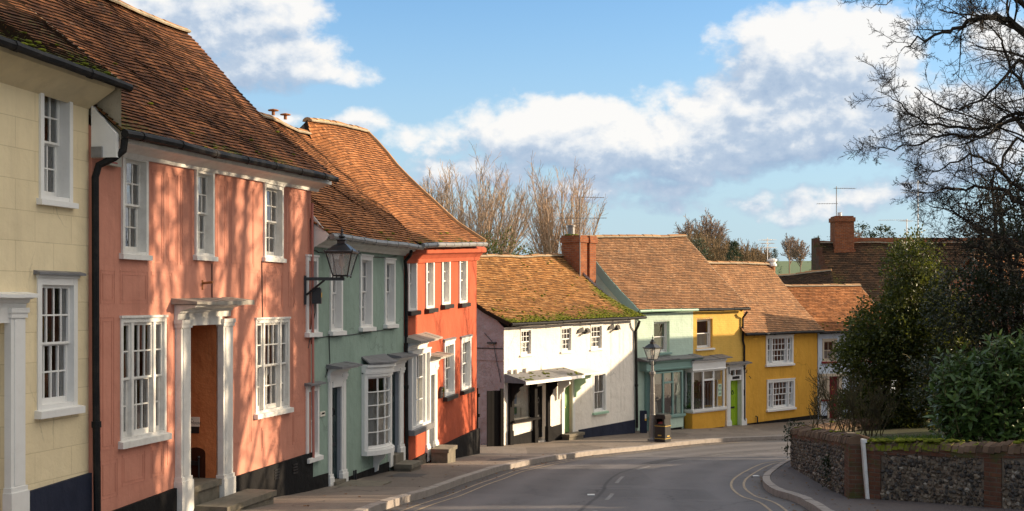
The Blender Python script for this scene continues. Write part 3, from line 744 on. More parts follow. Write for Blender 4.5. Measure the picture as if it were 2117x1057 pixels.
tag(o, 'white house name plate lettered The Bank House inside the pink doorway', 'sign')

# ================================================================== green house
uG = fA.U(835)
fG = Fc(P0, P1, .0)
H = House('green_house', 'sage green rendered house with bow window and two dark doors', fG, M['green'], -4.8, 1.2, 3.1, uP, uG)
for x0, x1, y0, y1 in ((632, 655, 531, 688), (681, 706, 528, 685), (743, 768, 530, 677), (794, 815, 537, 671)):
    window(H, fG.rect(x0, x1, y0, y1), bays=((1, 3),), cas=.08, stile=.035, ins=-.05, dep=.1, sill=(.08, .1), curtain=('curtain_red', .8, ((.0, .35),)) if x0 in (681, 743) else None)
window(H, fG.rect(632, 657, 800, 945), bays=((1, 3),), cas=.08, stile=.035, head=.14, sill=(.08, .1))
def doorway(H, x0, x1, yt, yb, xo0, xo1, yo, dmat, hoodpx, out, jamb='greyblue', lead='lead', depth=.32, flap=.36, thresh=.1, base=.35, lab=None, k_=0.0):
    fc = H.fc; u0, u1, v0, v1 = fc.U(x0), fc.U(x1), fc.U(xo0), fc.U(xo1); m = (xo0 + xo1) / 2
    zb = fc.Z(m, yb); zo = fc.Z(m, yo); zc = fc.Z(m, yt); H.jamb = M[jamb]
    H.holes.append((v0, v1, zb - .2, zo, depth, 1))
    k = MB(); pilaster(k, fc.W, u0, v0, -.02, .03, zb - .25, zc, base=base); pilaster(k, fc.W, v1, u1, -.02, .03, zb - .25, zc, base=base)
    k.box(fc.W, v0, v1, -.04, .05, zo, zc)
    s = H.part(k, 'door_surround', M['white'])
    hood(H, u0 - .02, u1 + .02, zc, fc.Z((hoodpx[0] + hoodpx[1]) / 2, hoodpx[2]), out, over=.08, lead=lead, parent=s, k=k_)
    d = door(H, v0 + .005, v1 - .005, zb, zo, -depth + .02, dmat, flap=flap)
    if lab: d['label'] = lab
    k = MB(); k.box(fc.W, v0 - .01, v1 + .01, -depth, .12, zb - .22, zb); H.part(k, 'threshold', M['stone'])
    return d
doorway(H, 678, 713, 775, 993, 684, 704, 800, 'darkgreen', (672, 733, 757), .34, depth=.09)
doorway(H, 803, 832, 762, 938, 808, 824, 768, 'darkgreen', (797, 842, 736), .34, depth=.1)
# bow window
r_ = fG.rect(749, 796, 770, 925); bu0, bu1 = r_[0] - .05, r_[1] + .02
def Wb(u, o, z):
    t = clamp((u - bu0) / (bu1 - bu0)); return fG.W(u, o + .05 + .30 * sin(pi * t) ** .8, z)
bw = window(H, (bu0, bu1, r_[2], r_[3]), bays=((1, 5),), rows=(5,), cas=.06, proud=.02, ins=0, dep=.06, sill=None, W=Wb, seg=14, bar=.022, name='bow_window', curtain=('curtain', .78, ((0, 1),)))
nseg = 14
for nm_, zb_, zt_, ex in (('bow_sill', r_[2] - .1, r_[2] - .002, .07), ('bow_frieze', r_[3] + .03, r_[3] + .14, .05), ('bow_cornice', r_[3] + .142, r_[3] + .2, .1)):
    k = MB()
    for i in range(nseg):
        a, b = lerp(bu0, bu1, i / nseg), lerp(bu0, bu1, (i + 1) / nseg); A, B = fG.W(a, -.05, 0), fG.W(b, -.05, 0); Cc, Dd = Wb(b, ex, 0), Wb(a, ex, 0)
        k.hexa([V((p.x, p.y, zz)) for zz in (zb_, zt_) for p in (A, B, Cc, Dd)])
    H.part(k, nm_, M['white'], bw)
k = MB()
for i in range(nseg):
    a, b = lerp(bu0, bu1, i / nseg), lerp(bu0, bu1, (i + 1) / nseg); A, B = fG.W(a, 0, r_[3] + .34), fG.W(b, 0, r_[3] + .34); Cc, Dd = Wb(b, .13, r_[3] + .21), Wb(a, .13, r_[3] + .21)
    k.hexa([A, B, Cc, Dd] + [p + V((0, 0, .035)) for p in (A, B, Cc, Dd)])
H.part(k, 'lead_roof', M['lead'], bw)
k = MB(); um = (bu0 + bu1) / 2
k.add([fG.W(um + e, o, z) for e in (-.03, .03) for o, z in ((0, r_[2] - .1), (.3, r_[2] - .1), (.24, r_[2] - .22), (.12, r_[2] - .35), (.1, r_[2] - .5), (0, r_[2] - .55))], [tuple(range(6)), tuple(range(6, 12))] + [(i, (i + 1) % 6, (i + 1) % 6 + 6, i + 6) for i in range(6)])
H.part(k, 'bow_bracket', M['white'], bw)
H.wall()
plinth(H, uP + .0, fG.U(676), fG.Z(645, 987), fG.Z(676, 978), g(24) - .4, g(25.3) - .4, 'plinth', .03); plinth(H, fG.U(715), fG.U(802), fG.Z(715, 988), fG.Z(802, 955), g(26) - .4, g(28) - .4, 'plinth', .03)
steps(H, fG.U(655), fG.U(712), .13, .95, g(26) - .4, g(25.5) + .04); steps(H, fG.U(803), fG.U(825), .14, .52, g(28) - .4, g(28.4) + .16)
ze = fG.zl((640, 478), (845, 505), .36); zr = 4.37
rfG = Roof(fG.W(uP + .02, .36, ze(uP)), fG.W(uG + .1, .36, ze(uG)), fG.W(uP - .7, -3.3, zr), fG.W(fG.U(690, -3.3), -3.3, fG.Z(690, 297, -3.3)), sag=.09, und=.06, seed=12)
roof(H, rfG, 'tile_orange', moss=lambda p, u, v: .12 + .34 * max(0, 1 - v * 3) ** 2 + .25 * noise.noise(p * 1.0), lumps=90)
k = MB(); z = ze(uP); k.add([fG.W(uP + e, o, zz_) for e in (.0, .03) for o, zz_ in ((-.02, z - .3), (.3, z - .12), (.36, z - .03), (-.02, z + .42))], [(0, 1, 2, 3), (4, 5, 6, 7), (0, 1, 5, 4), (1, 2, 6, 5), (2, 3, 7, 6), (3, 0, 4, 7)]); H.part(k, 'eaves_end_board', M['white_worn'])
gutter(H, rfG, 'gutter_grey', u0=.0, u1=1.0, joint=.75)
soffit(H, fG.W, uP + .02, uG, ze(uP) - .08, ze(uG) - .08, .28, 'white_worn', h=.16)
k = MB()
for q in ([(648, 518), (668, 524), (700, 522), (735, 522), (760, 530), (790, 534), (830, 527)], [(679, 690), (681, 750), (668, 792)], [(640, 700), (690, 696), (740, 690), (800, 682), (828, 677)]):
    pts = []
    for (x, y), (x2, y2) in zip(q, q[1:]):
        for i in range(4): t = i / 4; pts.append(fG.W(fG.U(lerp(x, x2, t)), .012, fG.Z(lerp(x, x2, t), lerp(y, y2, t) + R.uniform(-1.5, 1.5))))
    k.tube(pts, .009, 4)
H.part(k, 'cable', M['black'])
k = MB()
for x in (727, 731): k.tube([fG.W(fG.U(x), .05, g(26) - .05), fG.W(fG.U(x), .05, g(26) + .2)], .02, 5)
H.part(k, 'boot_scraper', M['iron'])
for x, y in ((565, 243), (590, 254)):
    p = fG.W(fG.U(x, -3.3), -3.3, zr + .1); k = MB(); k.lathe(p, [(.04, 0), (.04, .1), (.13, .105), (.13, .125), (.03, .15)], 10); H.part(k, 'flue_cap', M['rust'])
k = MB(); r_ = fG.rect(660, 670, 851, 861); k.box(fG.W, r_[0], r_[1], 0, .025, r_[2], r_[3])
for i in range(6):
    u = lerp(r_[0] + .05, r_[1] - .05, i / 6); k.tube([fG.W(u, .027, r_[2] + .04), fG.W(u + .03, .027, r_[2] + .07), fG.W(u + .04, .027, r_[2] + .045)], .005, 4, 1)
tag(setloc(k.build('house_name_plate', [M['sign'], M['ink']]), fG.W(r_[0], 0, r_[2])), 'small worn pale plate on the green wall left of its dark door', 'sign')

# ================================================================== red house
pr = fA.W(uG, 0, 0); fR = Fc((pr.x, pr.y), P1, .033)
H = House('red_house', 'red orange house with tarred base standing before the white cottage', fR, M['red'], -5.2, 1.25, 3.33)
for i, (x0, x1, y0, y1) in enumerate(((842, 860, 532, 643), (879, 896, 531, 638), (912, 929, 533, 630), (948, 964, 533, 627))):
    window(H, fR.rect(x0, x1, y0, y1), bays=((1, 3),), sm='black', cas=.09, stile=.035, ins=-.035, dep=.1, sill=(.1, .12), curtain=NETS if i == 0 else (TIEB if i < 3 else None))
for x0, x1, y0, y1 in ((917, 938, 706, 818), (952, 972, 700, 805)):
    window(H, fR.rect(x0, x1, y0, y1), bays=((1, 3),), sm='black', cas=.09, stile=.035, ins=-.035, dep=.1, sill=(.1, .12), head=.06, curtain=TIEB)
r_ = fR.rect(837, 878, 725, 882)   # flat bay
by = window(H, (r_[0] + .05, r_[1], r_[2], r_[3]), bays=((.55, 1), (1.5, 2), (.55, 1)), rows=(3,), cas=.08, stile=.035, proud=.16, ins=.12, dep=.16, sill=(.12, .24), sm='lead', name='bay_window', curtain=('curtain', .62, ((0, 1),)))
hood(H, r_[0] + .02, r_[1] + .04, r_[3] + .03, fR.Z(865, 702), .42, lead='lead_old', over=.1, slope=.12, name='bay_hood', parent=by)
doorway(H, 880, 902, 757, 928, 885, 897, 775, 'white', (877, 915, 735), .42, lead='lead_old', flap=None)
steps(H, fR.U(881), fR.U(898), .13, .55, g(30) - .4, g(30.8) + .28)
H.wall()
plinth(H, fR.U(838), fR.U(880), fR.Z(838, 958), fR.Z(880, 936), g(29) - .5, g(30) - .5, 'plinth'); plinth(H, fR.U(903), fR.L + .03, fR.Z(905, 924), fR.Z(985, 886), g(31) - .5, g(35.6) - .5, 'plinth', .09)
ze = fR.zl((838, 506), (995, 506), .36)
zeW = lambda u: ze(u) + fR.k * u
Ww = lambda u, o, z: V((*(fR.P + fR.d * u + fR.n * o), z))
E1u = fR.U(997, .36); ra, rb = fR.U(635, -3.33), fR.U(755, -3.33)
zz = lambda px, py, o: (HY - py) / F * fR.Y(fR.U(px, o), o)
rfR = Roof(Ww(-.15, .36, zz(838, 507, .36)), Ww(E1u, .36, zz(997, 507, .36)), Ww(ra, -3.33, zz(635, 249, -3.33)), Ww(rb, -3.33, zz(755, 272, -3.33)), sag=.12, und=.05, flare=.1, seed=21, sink=.3)
rr_ = roof(H, rfR, 'tile_orange', verge='mortar', verge_l='deck_and_shade', moss=lambda p, u, v: .12 + .34 * max(0, 1 - v * 3) ** 2 + .22 * noise.noise(p * 1.0), lumps=90)
gutter(H, rfR, 'gutter_grey', u0=.02, u1=1.0, joint=.75)
k = MB(); pts = [rfR.S(1, i / 10) + rfR.N * .03 for i in range(11)]; k.tube(pts, .07, 6); H.part(k, 'verge_tiles', M['ridge'], rr_)
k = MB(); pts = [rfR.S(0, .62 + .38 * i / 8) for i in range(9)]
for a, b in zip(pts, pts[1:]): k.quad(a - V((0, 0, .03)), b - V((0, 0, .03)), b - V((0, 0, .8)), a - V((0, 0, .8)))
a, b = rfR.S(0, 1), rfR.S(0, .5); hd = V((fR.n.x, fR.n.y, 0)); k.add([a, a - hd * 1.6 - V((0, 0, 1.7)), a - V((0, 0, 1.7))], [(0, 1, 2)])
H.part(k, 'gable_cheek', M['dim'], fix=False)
soffit(H, fR.W, .0, fR.L + .1, ze(0) - .1, ze(fR.L) - .1, .26, 'red', h=.34)
Wq = lambda px, py, o: fR.W(fR.U(px, o), o, fR.Z(px, py, o))
downpipe(H, [Wq(850, 520, .3), Wq(848, 528, .22), Wq(838, 540, .07), fR.W(.02, .05, ze(0) - .7), fR.W(.02, .05, -1.2), fR.W(.04, .06, g(29.2) + .05)], r=.042)
k = MB(); r_ = fR.rect(906, 914, 799, 822); um, zc = (r_[0] + r_[1]) / 2, r_[3] - .14; wv = (r_[1] - r_[0]) / 2
arc = [(r_[1], r_[2]), (r_[1], zc)] + [(um + wv * cos(t), zc + .14 * sin(t)) for t in [pi * i / 8 for i in range(1, 8)]] + [(r_[0], zc), (r_[0], r_[2])]; n = len(arc)
k.add([fR.W(u, o, z) for o in (0, .07) for u, z in arc], [tuple(range(n))[::-1], tuple(range(n, 2 * n))] + [(i, (i + 1) % n, (i + 1) % n + n, i + n) for i in range(n)])
k.lump(fR.W(um + .02, .075, zc + .05), .04, .02, .06, 1); k.tube([fR.W(um + .02, .08, zc), fR.W(um + .03, .08, zc - .14)], .012, 5, 2)
for i in range(3): k.box(fR.W, r_[0] + .06, r_[1] - .06, .06, .074, r_[2] + .06 + i * .07, r_[2] + .075 + i * .07, 3)
tag(setloc(k.build('wall_plaque', [M['black'], M['moss'], M['rust'], M['gutter_grey']]), fR.W(um, 0, zc)), 'black arched plaque with green emblem on the red wall right of the door', 'plaque')

# ================================================================== white cottage
fW = Fc((-.26, 40.6), (4.54, 46.6), .025)
H = House('white_cottage', 'whitewashed cottage with mossy sagging roof and black timber shopfront', fW, M['whitewash'], -5.6, -.82, 3.2)
for i, (x0, x1, y0, y1, cu) in enumerate(((1076, 1099, 681, 734, ('curtain_red', 1.0, ((.35, .75),))), (1160, 1182, 676, 727, NETS), (1221, 1245, 672, 722, NETS))):
    window(H, fW.rect(x0, x1, y0, y1), bays=((1, 3),), cas=.035, stile=.03, ins=-.015, dep=.06, sill=(.05, .06), curtain=cu, proud=.015)
window(H, fW.rect(1226, 1253, 770, 852), bays=((1, 2),), rows=(1, 1), cas=.06, stile=.035, ins=-.02, dep=.08, sill=(.07, .1), sm='mint_light', curtain=NETS, proud=.02)
# shop window, timber door and canopy
r_ = fW.rect(1058, 1103, 793, 866); W = fW.W
H.holes.append((r_[0], r_[1], r_[2], r_[3]))
k = MB(); t = .07
k.box(W, r_[0] - .02, r_[0] + t, -.1, .05, r_[2], r_[3] + .05); k.box(W, r_[1] - t, r_[1] + .02, -.1, .05, r_[2], r_[3] + .05); k.box(W, r_[0] + t, r_[1] - t, -.1, .045, r_[3] - .03, r_[3] + .05)
sw = H.part(k, 'shop_window', M['wood_dark'])
k = MB(); k.box(W, r_[0] - .1, r_[1] + .12, -.1, .2, r_[2] - .07, r_[2]); H.part(k, 'sill', M['wood_dark'], sw)
k = MB(); k.quad(W(r_[0] + t, -.05, r_[2]), W(r_[1] - t, -.05, r_[2]), W(r_[1] - t, -.052, r_[3]), W(r_[0] + t, -.05, r_[3])); H.part(k, 'glass', M['glass'], sw, fix=False)
k = MB(); k.box(W, r_[0] + .01, r_[1] - .01, -.2, -.16, r_[2] - .05, r_[3]); k.box(W, r_[0] + .01, r_[1] - .01, -.16, -.1, r_[2] - .06, r_[2] - .01); k.box(W, r_[1] - .5, r_[1] - .36, -.16, -.12, r_[2], r_[2] + .35)
H.part(k, 'window_display', M['whitewash'], sw)
k = MB(); k.box(W, r_[0] + .12, r_[0] + .42, -.15, -.13, r_[2] + .15, r_[2] + .85, 0); k.box(W, r_[0] + .12, r_[0] + .42, -.13, -.122, r_[2] + .18, r_[2] + .38, 1); k.box(W, r_[0] + .12, r_[0] + .42, -.13, -.122, r_[2] + .4, r_[2] + .5, 2)
H.part(k, 'poster', [paint('poster_blue', (.12, .22, .4), .5, .2), paint('poster_green', (.08, .2, .08), .5, .2), M['sign']], sw)
da, db = fW.U(1108), fW.U(1128); zb = fW.Z(1118, 906); zo = fW.Z(1118, 798)
H.holes.append((da, db, zb - .1, zo, .3)); door(H, da + .01, db - .01, zb, zo, -.14, 'wood_dark', panels=((.1, .36, 2), (.42, .95, 2)), flap=.4)
for x in (1053, 1104, 1131):
    k = MB(); u = fW.U(x); k.box(W, u - .07, u + .07, -.02, .09, g(fW.Y(u)) - .2, zo + .22); k.box(W, u - .09, u + .09, -.02, .12, g(fW.Y(u)) - .2, g(fW.Y(u)) + .45); H.part(k, 'timber_post', M['wood_dark'])
uc0, uc1 = fW.U(1043), fW.U(1166); zc = zo + .25
def bracket(k, u, o1, zt, h, th=.07):
    pr_ = [(0.05, zt), (o1, zt), (o1 * .96, zt - .1), (o1 * .7, zt - .16), (o1 * .72, zt - .26), (o1 * .42, zt - h * .5), (o1 * .4, zt - h * .62), (.14, zt - h * .78), (.12, zt - h), (.05, zt - h)]
    n = len(pr_); k.add([W(u + e, o, z) for e in (-th / 2, th / 2) for o, z in pr_], [tuple(range(n)), tuple(range(n, 2 * n))] + [(i, (i + 1) % n, (i + 1) % n + n, i + n) for i in range(n)])
k = MB(); co = .85
k.box(W, uc0, uc1, 0, co, zc, zc + .09, dz=.2)
cn = H.part(k, 'shop_canopy', M['lead'])
k = MB(); k.box(W, uc0 + .01, uc1 - .01, co - .02, co + .035, zc - .04, zc + .06); H.part(k, 'canopy_edge', M['white'], cn)
for x in (1053, 1131): k = MB(); bracket(k, fW.U(x), .6, zc, .8, .05); H.part(k, 'canopy_bracket', M['wood_dark'], cn)
k = MB()
for _ in range(90):
    u, o = uc0 + .1 + (uc1 - uc0 - .2) * R.random(), co * R.random() ** .8
    if noise.noise(V((u * 1.6, o * 2, 5))) > .05: s_ = R.uniform(.02, .06); k.lump(W(u, o, zc + .09 + .2 * (1 - o / co)), s_ * 1.4, s_ * 1.4, s_ * .5)
H.part(k, 'moss', M['moss'], cn, smooth=False)['kind'] = 'stuff'
for x in (1052, 1064, 1083): k = MB(); u = fW.U(x); k.box(W, u, u + .09, .02, .1, zc + .2, zc + .40); H.part(k, 'canopy_stub', M['whitewash'], cn)
uh0, uh1 = fW.U(1150), fW.U(1200); k = MB(); k.box(W, uc1 + .002, uh1 + .1, 0, .8, zc + .03, zc + .09, dz=.12); ch = H.part(k, 'door_canopy', M['white_worn'])
k = MB(); bracket(k, fW.U(1152), .75, zc + .02, .8, .06); H.part(k, 'bracket', M['white'], ch)
k = MB(); bracket(k, fW.U(1186), .75, zc + .02, .8, .06); H.part(k, 'bracket', M['mint_light'], ch)
da, db = fW.U(1165), fW.U(1182); zb2 = fW.Z(1173, 895); zo2 = fW.Z(1173, 785)
H.jamb = M['creamtrim']; H.holes.append((da, db, zb2 - .1, zo2, .28, 1)); d2 = door(H, da + .01, db - .01, zb2, zo2, -.1, 'apple', panels=((.1, .4, 2), (.46, .93, 2)), knob='brass')
k = MB(); k.box(W, da - .14, da, -.02, .05, zb2 - .1, zo2 + .1); k.box(W, db, db + .14, -.02, .05, zb2 - .1, zo2 + .1); k.box(W, da, db, -.02, .046, zo2, zo2 + .1); H.part(k, 'door_surround', M['white'])
steps(H, da - .15, db + .2, .052, .35, g(44) - .4, zb2 + .0)
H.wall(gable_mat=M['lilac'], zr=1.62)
plinth(H, fW.U(1056), fW.U(1101), fW.Z(1058, 903), fW.Z(1103, 890), g(41) - .5, g(42) - .5, 'plinth', .03); plinth(H, fW.U(1134), fW.U(1162), fW.Z(1135, 884), fW.Z(1163, 876), g(43) - .5, g(44) - .5, 'plinth', .03)
plinth(H, fW.U(1196), fW.L, fW.Z(1196, 889), fW.Z(1310, 868), g(44.5) - .5, g(46.6) - .5, 'plinth_blue', .03)
beads(H, [(1262, 1282, 685, 735), (1288, 1304, 685, 735), (1262, 1282, 742, 790), (1288, 1306, 742, 790), (1200, 1222, 790, 835), (1262, 1285, 800, 850), (1290, 1308, 800, 850)], M['whitewash'], w=.03, pr=.004)
zz = lambda fc, px, py, o: (HY - py) / F * fc.Y(fc.U(px, o), o)
Wl = lambda fc, u, o, z: V((*(fc.P + fc.d * u + fc.n * o), z))
ew = fW.L + .12
rfW = Roof(Wl(fW, -.12, .3, zz(fW, 1038, 674, .3)), Wl(fW, ew, .3, zz(fW, 1312, 660, .3)), Wl(fW, -.12, -3.2, 1.72), Wl(fW, fW.L - .0, -3.2, zz(fW, 1165, 527, -3.2)), sag=.16, und=.07, rsag=.12, flare=.12, seed=31)
def mossW(p, u, v): return .16 + .42 * max(0, 1 - v * 3.2) + .55 * max(0, 1 - (1 - u) * 7) * max(0, 1 - v * .8) + .28 * noise.noise(p * 1.1)
roof(H, rfW, 'tile_gold', gauge=.105, moss=mossW, lumps=2200, verge_l='deck_and_shade', rr=.09)
gutter(H, rfW, 'gutter', r=.05, u1=1.0, joint=2.5)
fWg = Fc(tuple(fW.P - fW.n * 6.4), tuple(fW.P))
k = MB(); k.box(fWg.W, 3.2, 6.39, 0, .018, -1.52, -1.49); k.tube([fWg.W(5.6, .03, -1.0), fWg.W(6.0, .03, -1.35), fWg.W(6.02, .03, -1.5), fWg.W(6.3, .03, -2.6)], .012, 4); k.box(fWg.W, 5.75, 6.1, .0, .08, -1.35, -1.3)
H.part(k, 'cable', M['black'])
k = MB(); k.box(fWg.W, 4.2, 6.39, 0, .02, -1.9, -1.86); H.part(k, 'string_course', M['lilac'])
downpipe(H, [fW.W(fW.L - .06, .26, -.88), fW.W(fW.L - .06, .2, -1.05), fW.W(fW.L - .02, .06, -1.25), fW.W(fW.L + .0, .08, -2.6), fW.W(fW.L + .02, .1, g(46.6))], r=.05)
for x, y in ((1205, 688), (1268, 681)):   # two swallows fixed to the wall
    k = MB()
    c = lambda du, dz, o=.05: fW.W(fW.U(x) + du, o, fW.Z(x, y) + dz)
    k.lump(c(.02, 0), .13, .05, .045); k.lump(c(.15, .05), .05, .04, .04)
    for q in ([(-.0, .03), (-.05, .2), (-.3, .12), (-.38, -.02)], [(.1, .03), (.2, .17), (.34, .12), (.4, -.03)], [(-.08, 0), (-.2, -.1), (-.3, -.13), (-.16, -.02)]):
        k.add([c(a, b, o) for o in (.035, .06) for a, b in q], [(0, 1, 2, 3), (4, 5, 6, 7)] + [(i, (i + 1) % 4, (i + 1) % 4 + 4, i + 4) for i in range(4)])
    H.part(k, 'swallow_ornament', M['black'])
# ================================================================== mint shop and small yellow house share one long roof
fM = Fc((4.75, 47.6), (9.39, 51.0), .03)
uS = fM.U(1433)
zz = lambda fc, px, py, o: (HY - py) / F * fc.Y(fc.U(px, o), o)
Wl = lambda fc, u, o, z: V((*(fc.P + fc.d * u + fc.n * o), z))
ze0, ze1 = zz(fM, 1318, 641, .22), zz(fM, 1545, 636, .22)
zr0, zr1 = zz(fM, 1222, 493, -3.42), zz(fM, 1415, 489, -3.42)
bigE = (Wl(fM, -.12, .22, ze0), Wl(fM, fM.L + .1, .22, ze1)); bigR = (Wl(fM, -.12, -3.42, zr0), Wl(fM, fM.L, -3.42, zr1))
def cutroof(t0, t1, **k):
    return Roof(lerp(*bigE, t0), lerp(*bigE, t1), lerp(*bigR, t0), lerp(*bigR, t1), **k)
ts = (uS + .12) / (fM.L + .22)
H = House('mint_shop', 'mint painted brick shop with green bay front behind the lamp post', fM, M['mint'], -5.8, -.45, 3.42, 0, uS)
W = fM.W
def sash_plain(H, px, fm, sm, rec, jambm, cols=1):
    r_ = H.fc.rect(*px); H.jamb = jambm
    return window(H, r_, bays=((1, cols),), rows=(1, 1), cas=.06, proud=-rec + .02, ins=-rec, dep=.06, fm=fm, sm=sm, sill=(.06, .08), curtain=('blind', .5, ((0, 1),)))
sash_plain(H, (1351, 1385, 664, 730), 'white', 'mint_trim', .16, M['mint'])
def shopbay(H, px, pyt, pys, trim, base, out, cols, transom, stall_y, fascia, lab=None):
    """projecting shop window: fascia, posts, transom lights, sill and stall riser"""
    fc = H.fc; W = fc.W; u0, u1 = fc.U(px[0], out), fc.U(px[1], out); m = (px[0] + px[1]) / 2
    zt, zs, zb = fc.Z(m, pyt, out), fc.Z(m, pys, out), fc.Z(m, stall_y, out)
    H.holes.append((u0 + .1, u1 - .1, zs + .03, zt - .02))
    k = MB(); xs = [lerp(u0, u1, i / cols) for i in range(cols + 1)]; t = .06
    for x in xs: k.box(W, x - t / 2, x + t / 2, out - .08, out, zs, zt)
    k.box(W, u0 - t / 2, u1 + t / 2, out - .085, out + .004, zt - .001, zt + .06)
    for e in (u0, u1): k.box(W, e - t / 2, e + t / 2, -.02, .06, zs, zt); k.box(W, e - t / 2 + .003, e + t / 2 - .003, .06, out - .085, zt, zt + .06)
    bay = H.part(k, 'bay_window', M[trim]); zq = zt - (zt - zs) * .25
    k = MB(); k.box(W, xs[1] + t / 2, xs[2] - t / 2, out - .075, out + .01, zq, zq + .07); H.part(k, 'transom', M[trim], bay)
    k = MB()
    for a, b in zip(xs, xs[1:]): k.quad(W(a, out - .04, zs), W(b, out - .04, zs), W(b, out - .042, zt), W(a, out - .042, zt))
    H.part(k, 'glass', M['glass'], bay, fix=False)
    for e in (u0, u1): k = MB(); k.quad(W(e, .0, zs), W(e, out - .04, zs), W(e, out - .04, zt), W(e, .0, zt)); H.part(k, 'side_glass', M['glass'], bay, fix=False)
    k = MB(); k.box(W, u0 - .09, u1 + .09, -.02, out + .09, zs - .09, zs); k.box(W, u0 - .05, u1 + .05, -.02, out + .05, zs - .14, zs - .092); H.part(k, 'sill', M[trim], bay)
    k = MB(); k.box(W, u0 - .04, u1 + .04, -.02, out, zb, zs - .14); H.part(k, 'stall_riser', M[base], bay)
    k = MB(); k.box(W, u0 - .0, u1 + .0, -.02, out - .04, g(fc.Y(u0)) - .3, zb - .002); H.part(k, 'base_course', M['plinth'], bay)
    return bay, (u0, u1, zs, zt)
by, q = shopbay(H, (1352, 1411), 771, 858, 'mint_trim', 'mint', .38, 3, .3, 886, None)
k = MB(); zfb, zft = fM.Z(1390, 764, .3), fM.Z(1390, 744, .3); ua, ub = fM.U(1333, .3), uS + .08
k.prof(W, ua, ub, [(0, zfb), (.42, zfb), (.44, zfb + .05), (.4, zfb + .08), (.4, zft - .1), (.46, zft - .06), (.5, zft), (0, zft)]); fa = H.part(k, 'fascia', M['mint_trim'])
k = MB(); n = 9
for i in range(n):
    a, b = lerp(ua - .1, ub, i / n), lerp(ua - .1, ub, (i + 1) / n); z_ = zft + R.uniform(.0, .025); k.box(W, a, b, 0, .56, z_, z_ + .03, dz=.1)
H.part(k, 'lead_flashing', M['lead'], fa)
k = MB(); pilaster(k, W, fM.U(1336, .1), fM.U(1346, .1), -.02, .12, g(48) - .2, zfb, base=.5); H.part(k, 'pilaster', M['mint_trim'])
k = MB(); k.box(W, q[0] + .08, q[1] - .12, .22, .24, q[3] - .42, q[3] - .02, 0)   # paper blind with red handwriting
for i in range(9):
    u = q[0] + .5 + i * .085; k.tube([W(u, .245, q[3] - .34), W(u + .03, .245, q[3] - .26 + .05 * (i % 3 == 0)), W(u + .05, .245, q[3] - .33)], .009, 4, 1)
H.part(k, 'paper_banner', [M['blind'], M['redink']], by)
k = MB(); k.hexa([W(q[0] + a, o, z) for z, oo in ((q[2] + .02, 0), (q[2] + .5, -.1)) for a, o in ((.05, .1 + oo), (.45, .1 + oo), (.45, .14 + oo), (.05, .14 + oo))]); k.box(W, q[0] + 1.1, q[0] + 1.32, .1, .13, q[2] + .02, q[2] + .3)
H.part(k, 'notice_board', M['sign'], by)
k = MB(); 
for f0, f1 in ((.0, .22), (.68, .9)):
    for i in range(10):
        u, u2 = lerp(q[0], q[1], lerp(f0, f1, i / 10)), lerp(q[0], q[1], lerp(f0, f1, (i + 1) / 10)); a, b = .03 * sin(i * 2), .03 * sin((i + 1) * 2)
        k.quad(W(u, a - .1, q[2]), W(u2, b - .1, q[2]), W(u2, b - .1, q[3]), W(u, a - .1, q[3]))
H.part(k, 'curtain', M['curtain_red'], by, fix=False)
da, db = fM.U(1413), fM.U(1427); zb = fM.Z(1420, 889); zo = fM.Z(1420, 783); H.jamb = M['mint_trim']
H.holes.append((da, uS - .03, zb - .1, fM.Z(1420, 766), .35, 1)); door(H, da + .02, db, zb, zo, -.12, 'mint_trim', panels=((.08, .4, 2), (.46, .94, 2)))
k = MB(); k.box(W, db, uS - .03, -.16, -.1, zb, fM.Z(1420, 766)); k.box(W, da + .02, db, -.16, -.1, zo, fM.Z(1420, 766)); k.box(W, da + .1, da + .3, -.1, -.095, zb + 1.35, zb + 1.6); H.part(k, 'door_frame', M['mint_trim'])
H.wall(zr=zr0 - .15, gable_mat=M['mint'])
def mossM(p, u, v): return .08 + .12 * max(0, 1 - v * 3) + .2 * noise.noise(p * 1.1)
rf1 = cutroof(0, ts, sag=.05, und=.05, seed=41)
roof(H, rf1, 'tile_pale', gauge=.105, moss=mossM, verge_l='mint_trim', rr=.12)
gutter(H, rf1, 'mint_light', r=.05)
k = MB(); pts = [rf1.S(0, i / 8) for i in range(9)]; e = V((-fM.d.x, -fM.d.y, 0)) * .02
for a, b in zip(pts, pts[1:]): k.quad(a + e - V((0, 0, .14)), b + e - V((0, 0, .14)), b + e - V((0, 0, .45)), a + e - V((0, 0, .45)))
H.part(k, 'bargeboard', M['mint_trim'], fix=False)
# chimney between the cottage and the shop
fK = Fc((2.59, 47.9), (2.59 + .627 * 1.06, 47.9 + .779 * 1.06)); k = MB(); KW = fK.W; zt = 2.5
for (a, b, c, d, z0, z1) in ((0, 1.06, -.86, -.32, -2, zt - .22), (0, .46, -.32, 0, -2, zt - .22), (.64, 1.06, -.32, 0, -2, zt - .22)):
    k.box(KW, a, b, c, d, z0, z1)
for (a, b, c, d) in ((-.05, 1.11, -.91, -.323), (-.05, .49, -.32, .05), (.61, 1.11, -.32, .05)):
    k.box(KW, a, b, c, d, zt - .22, zt - .02)
    k.box(KW, a + .03, b - .03, c + .03, d - .03, zt - .02, zt + .06)
ch = H.part(k, 'chimney', M['brick'])
k = MB(); k.lathe(KW(.3, -.62, zt + .05), [(.14, 0), (.13, .05), (.12, .34), (.15, .36), (.15, .42), (.1, .42)], 12); H.part(k, 'chimney_pot', M['gutter_grey'], ch)
k = MB(); 
for _ in range(26): a = R.random() * 6.28; k.lump(KW(.3 + .24 * cos(a), -.62 + .2 * sin(a), zt + .08), .06, .06, .04)
H.part(k, 'moss', M['moss'], ch)['kind'] = 'stuff'
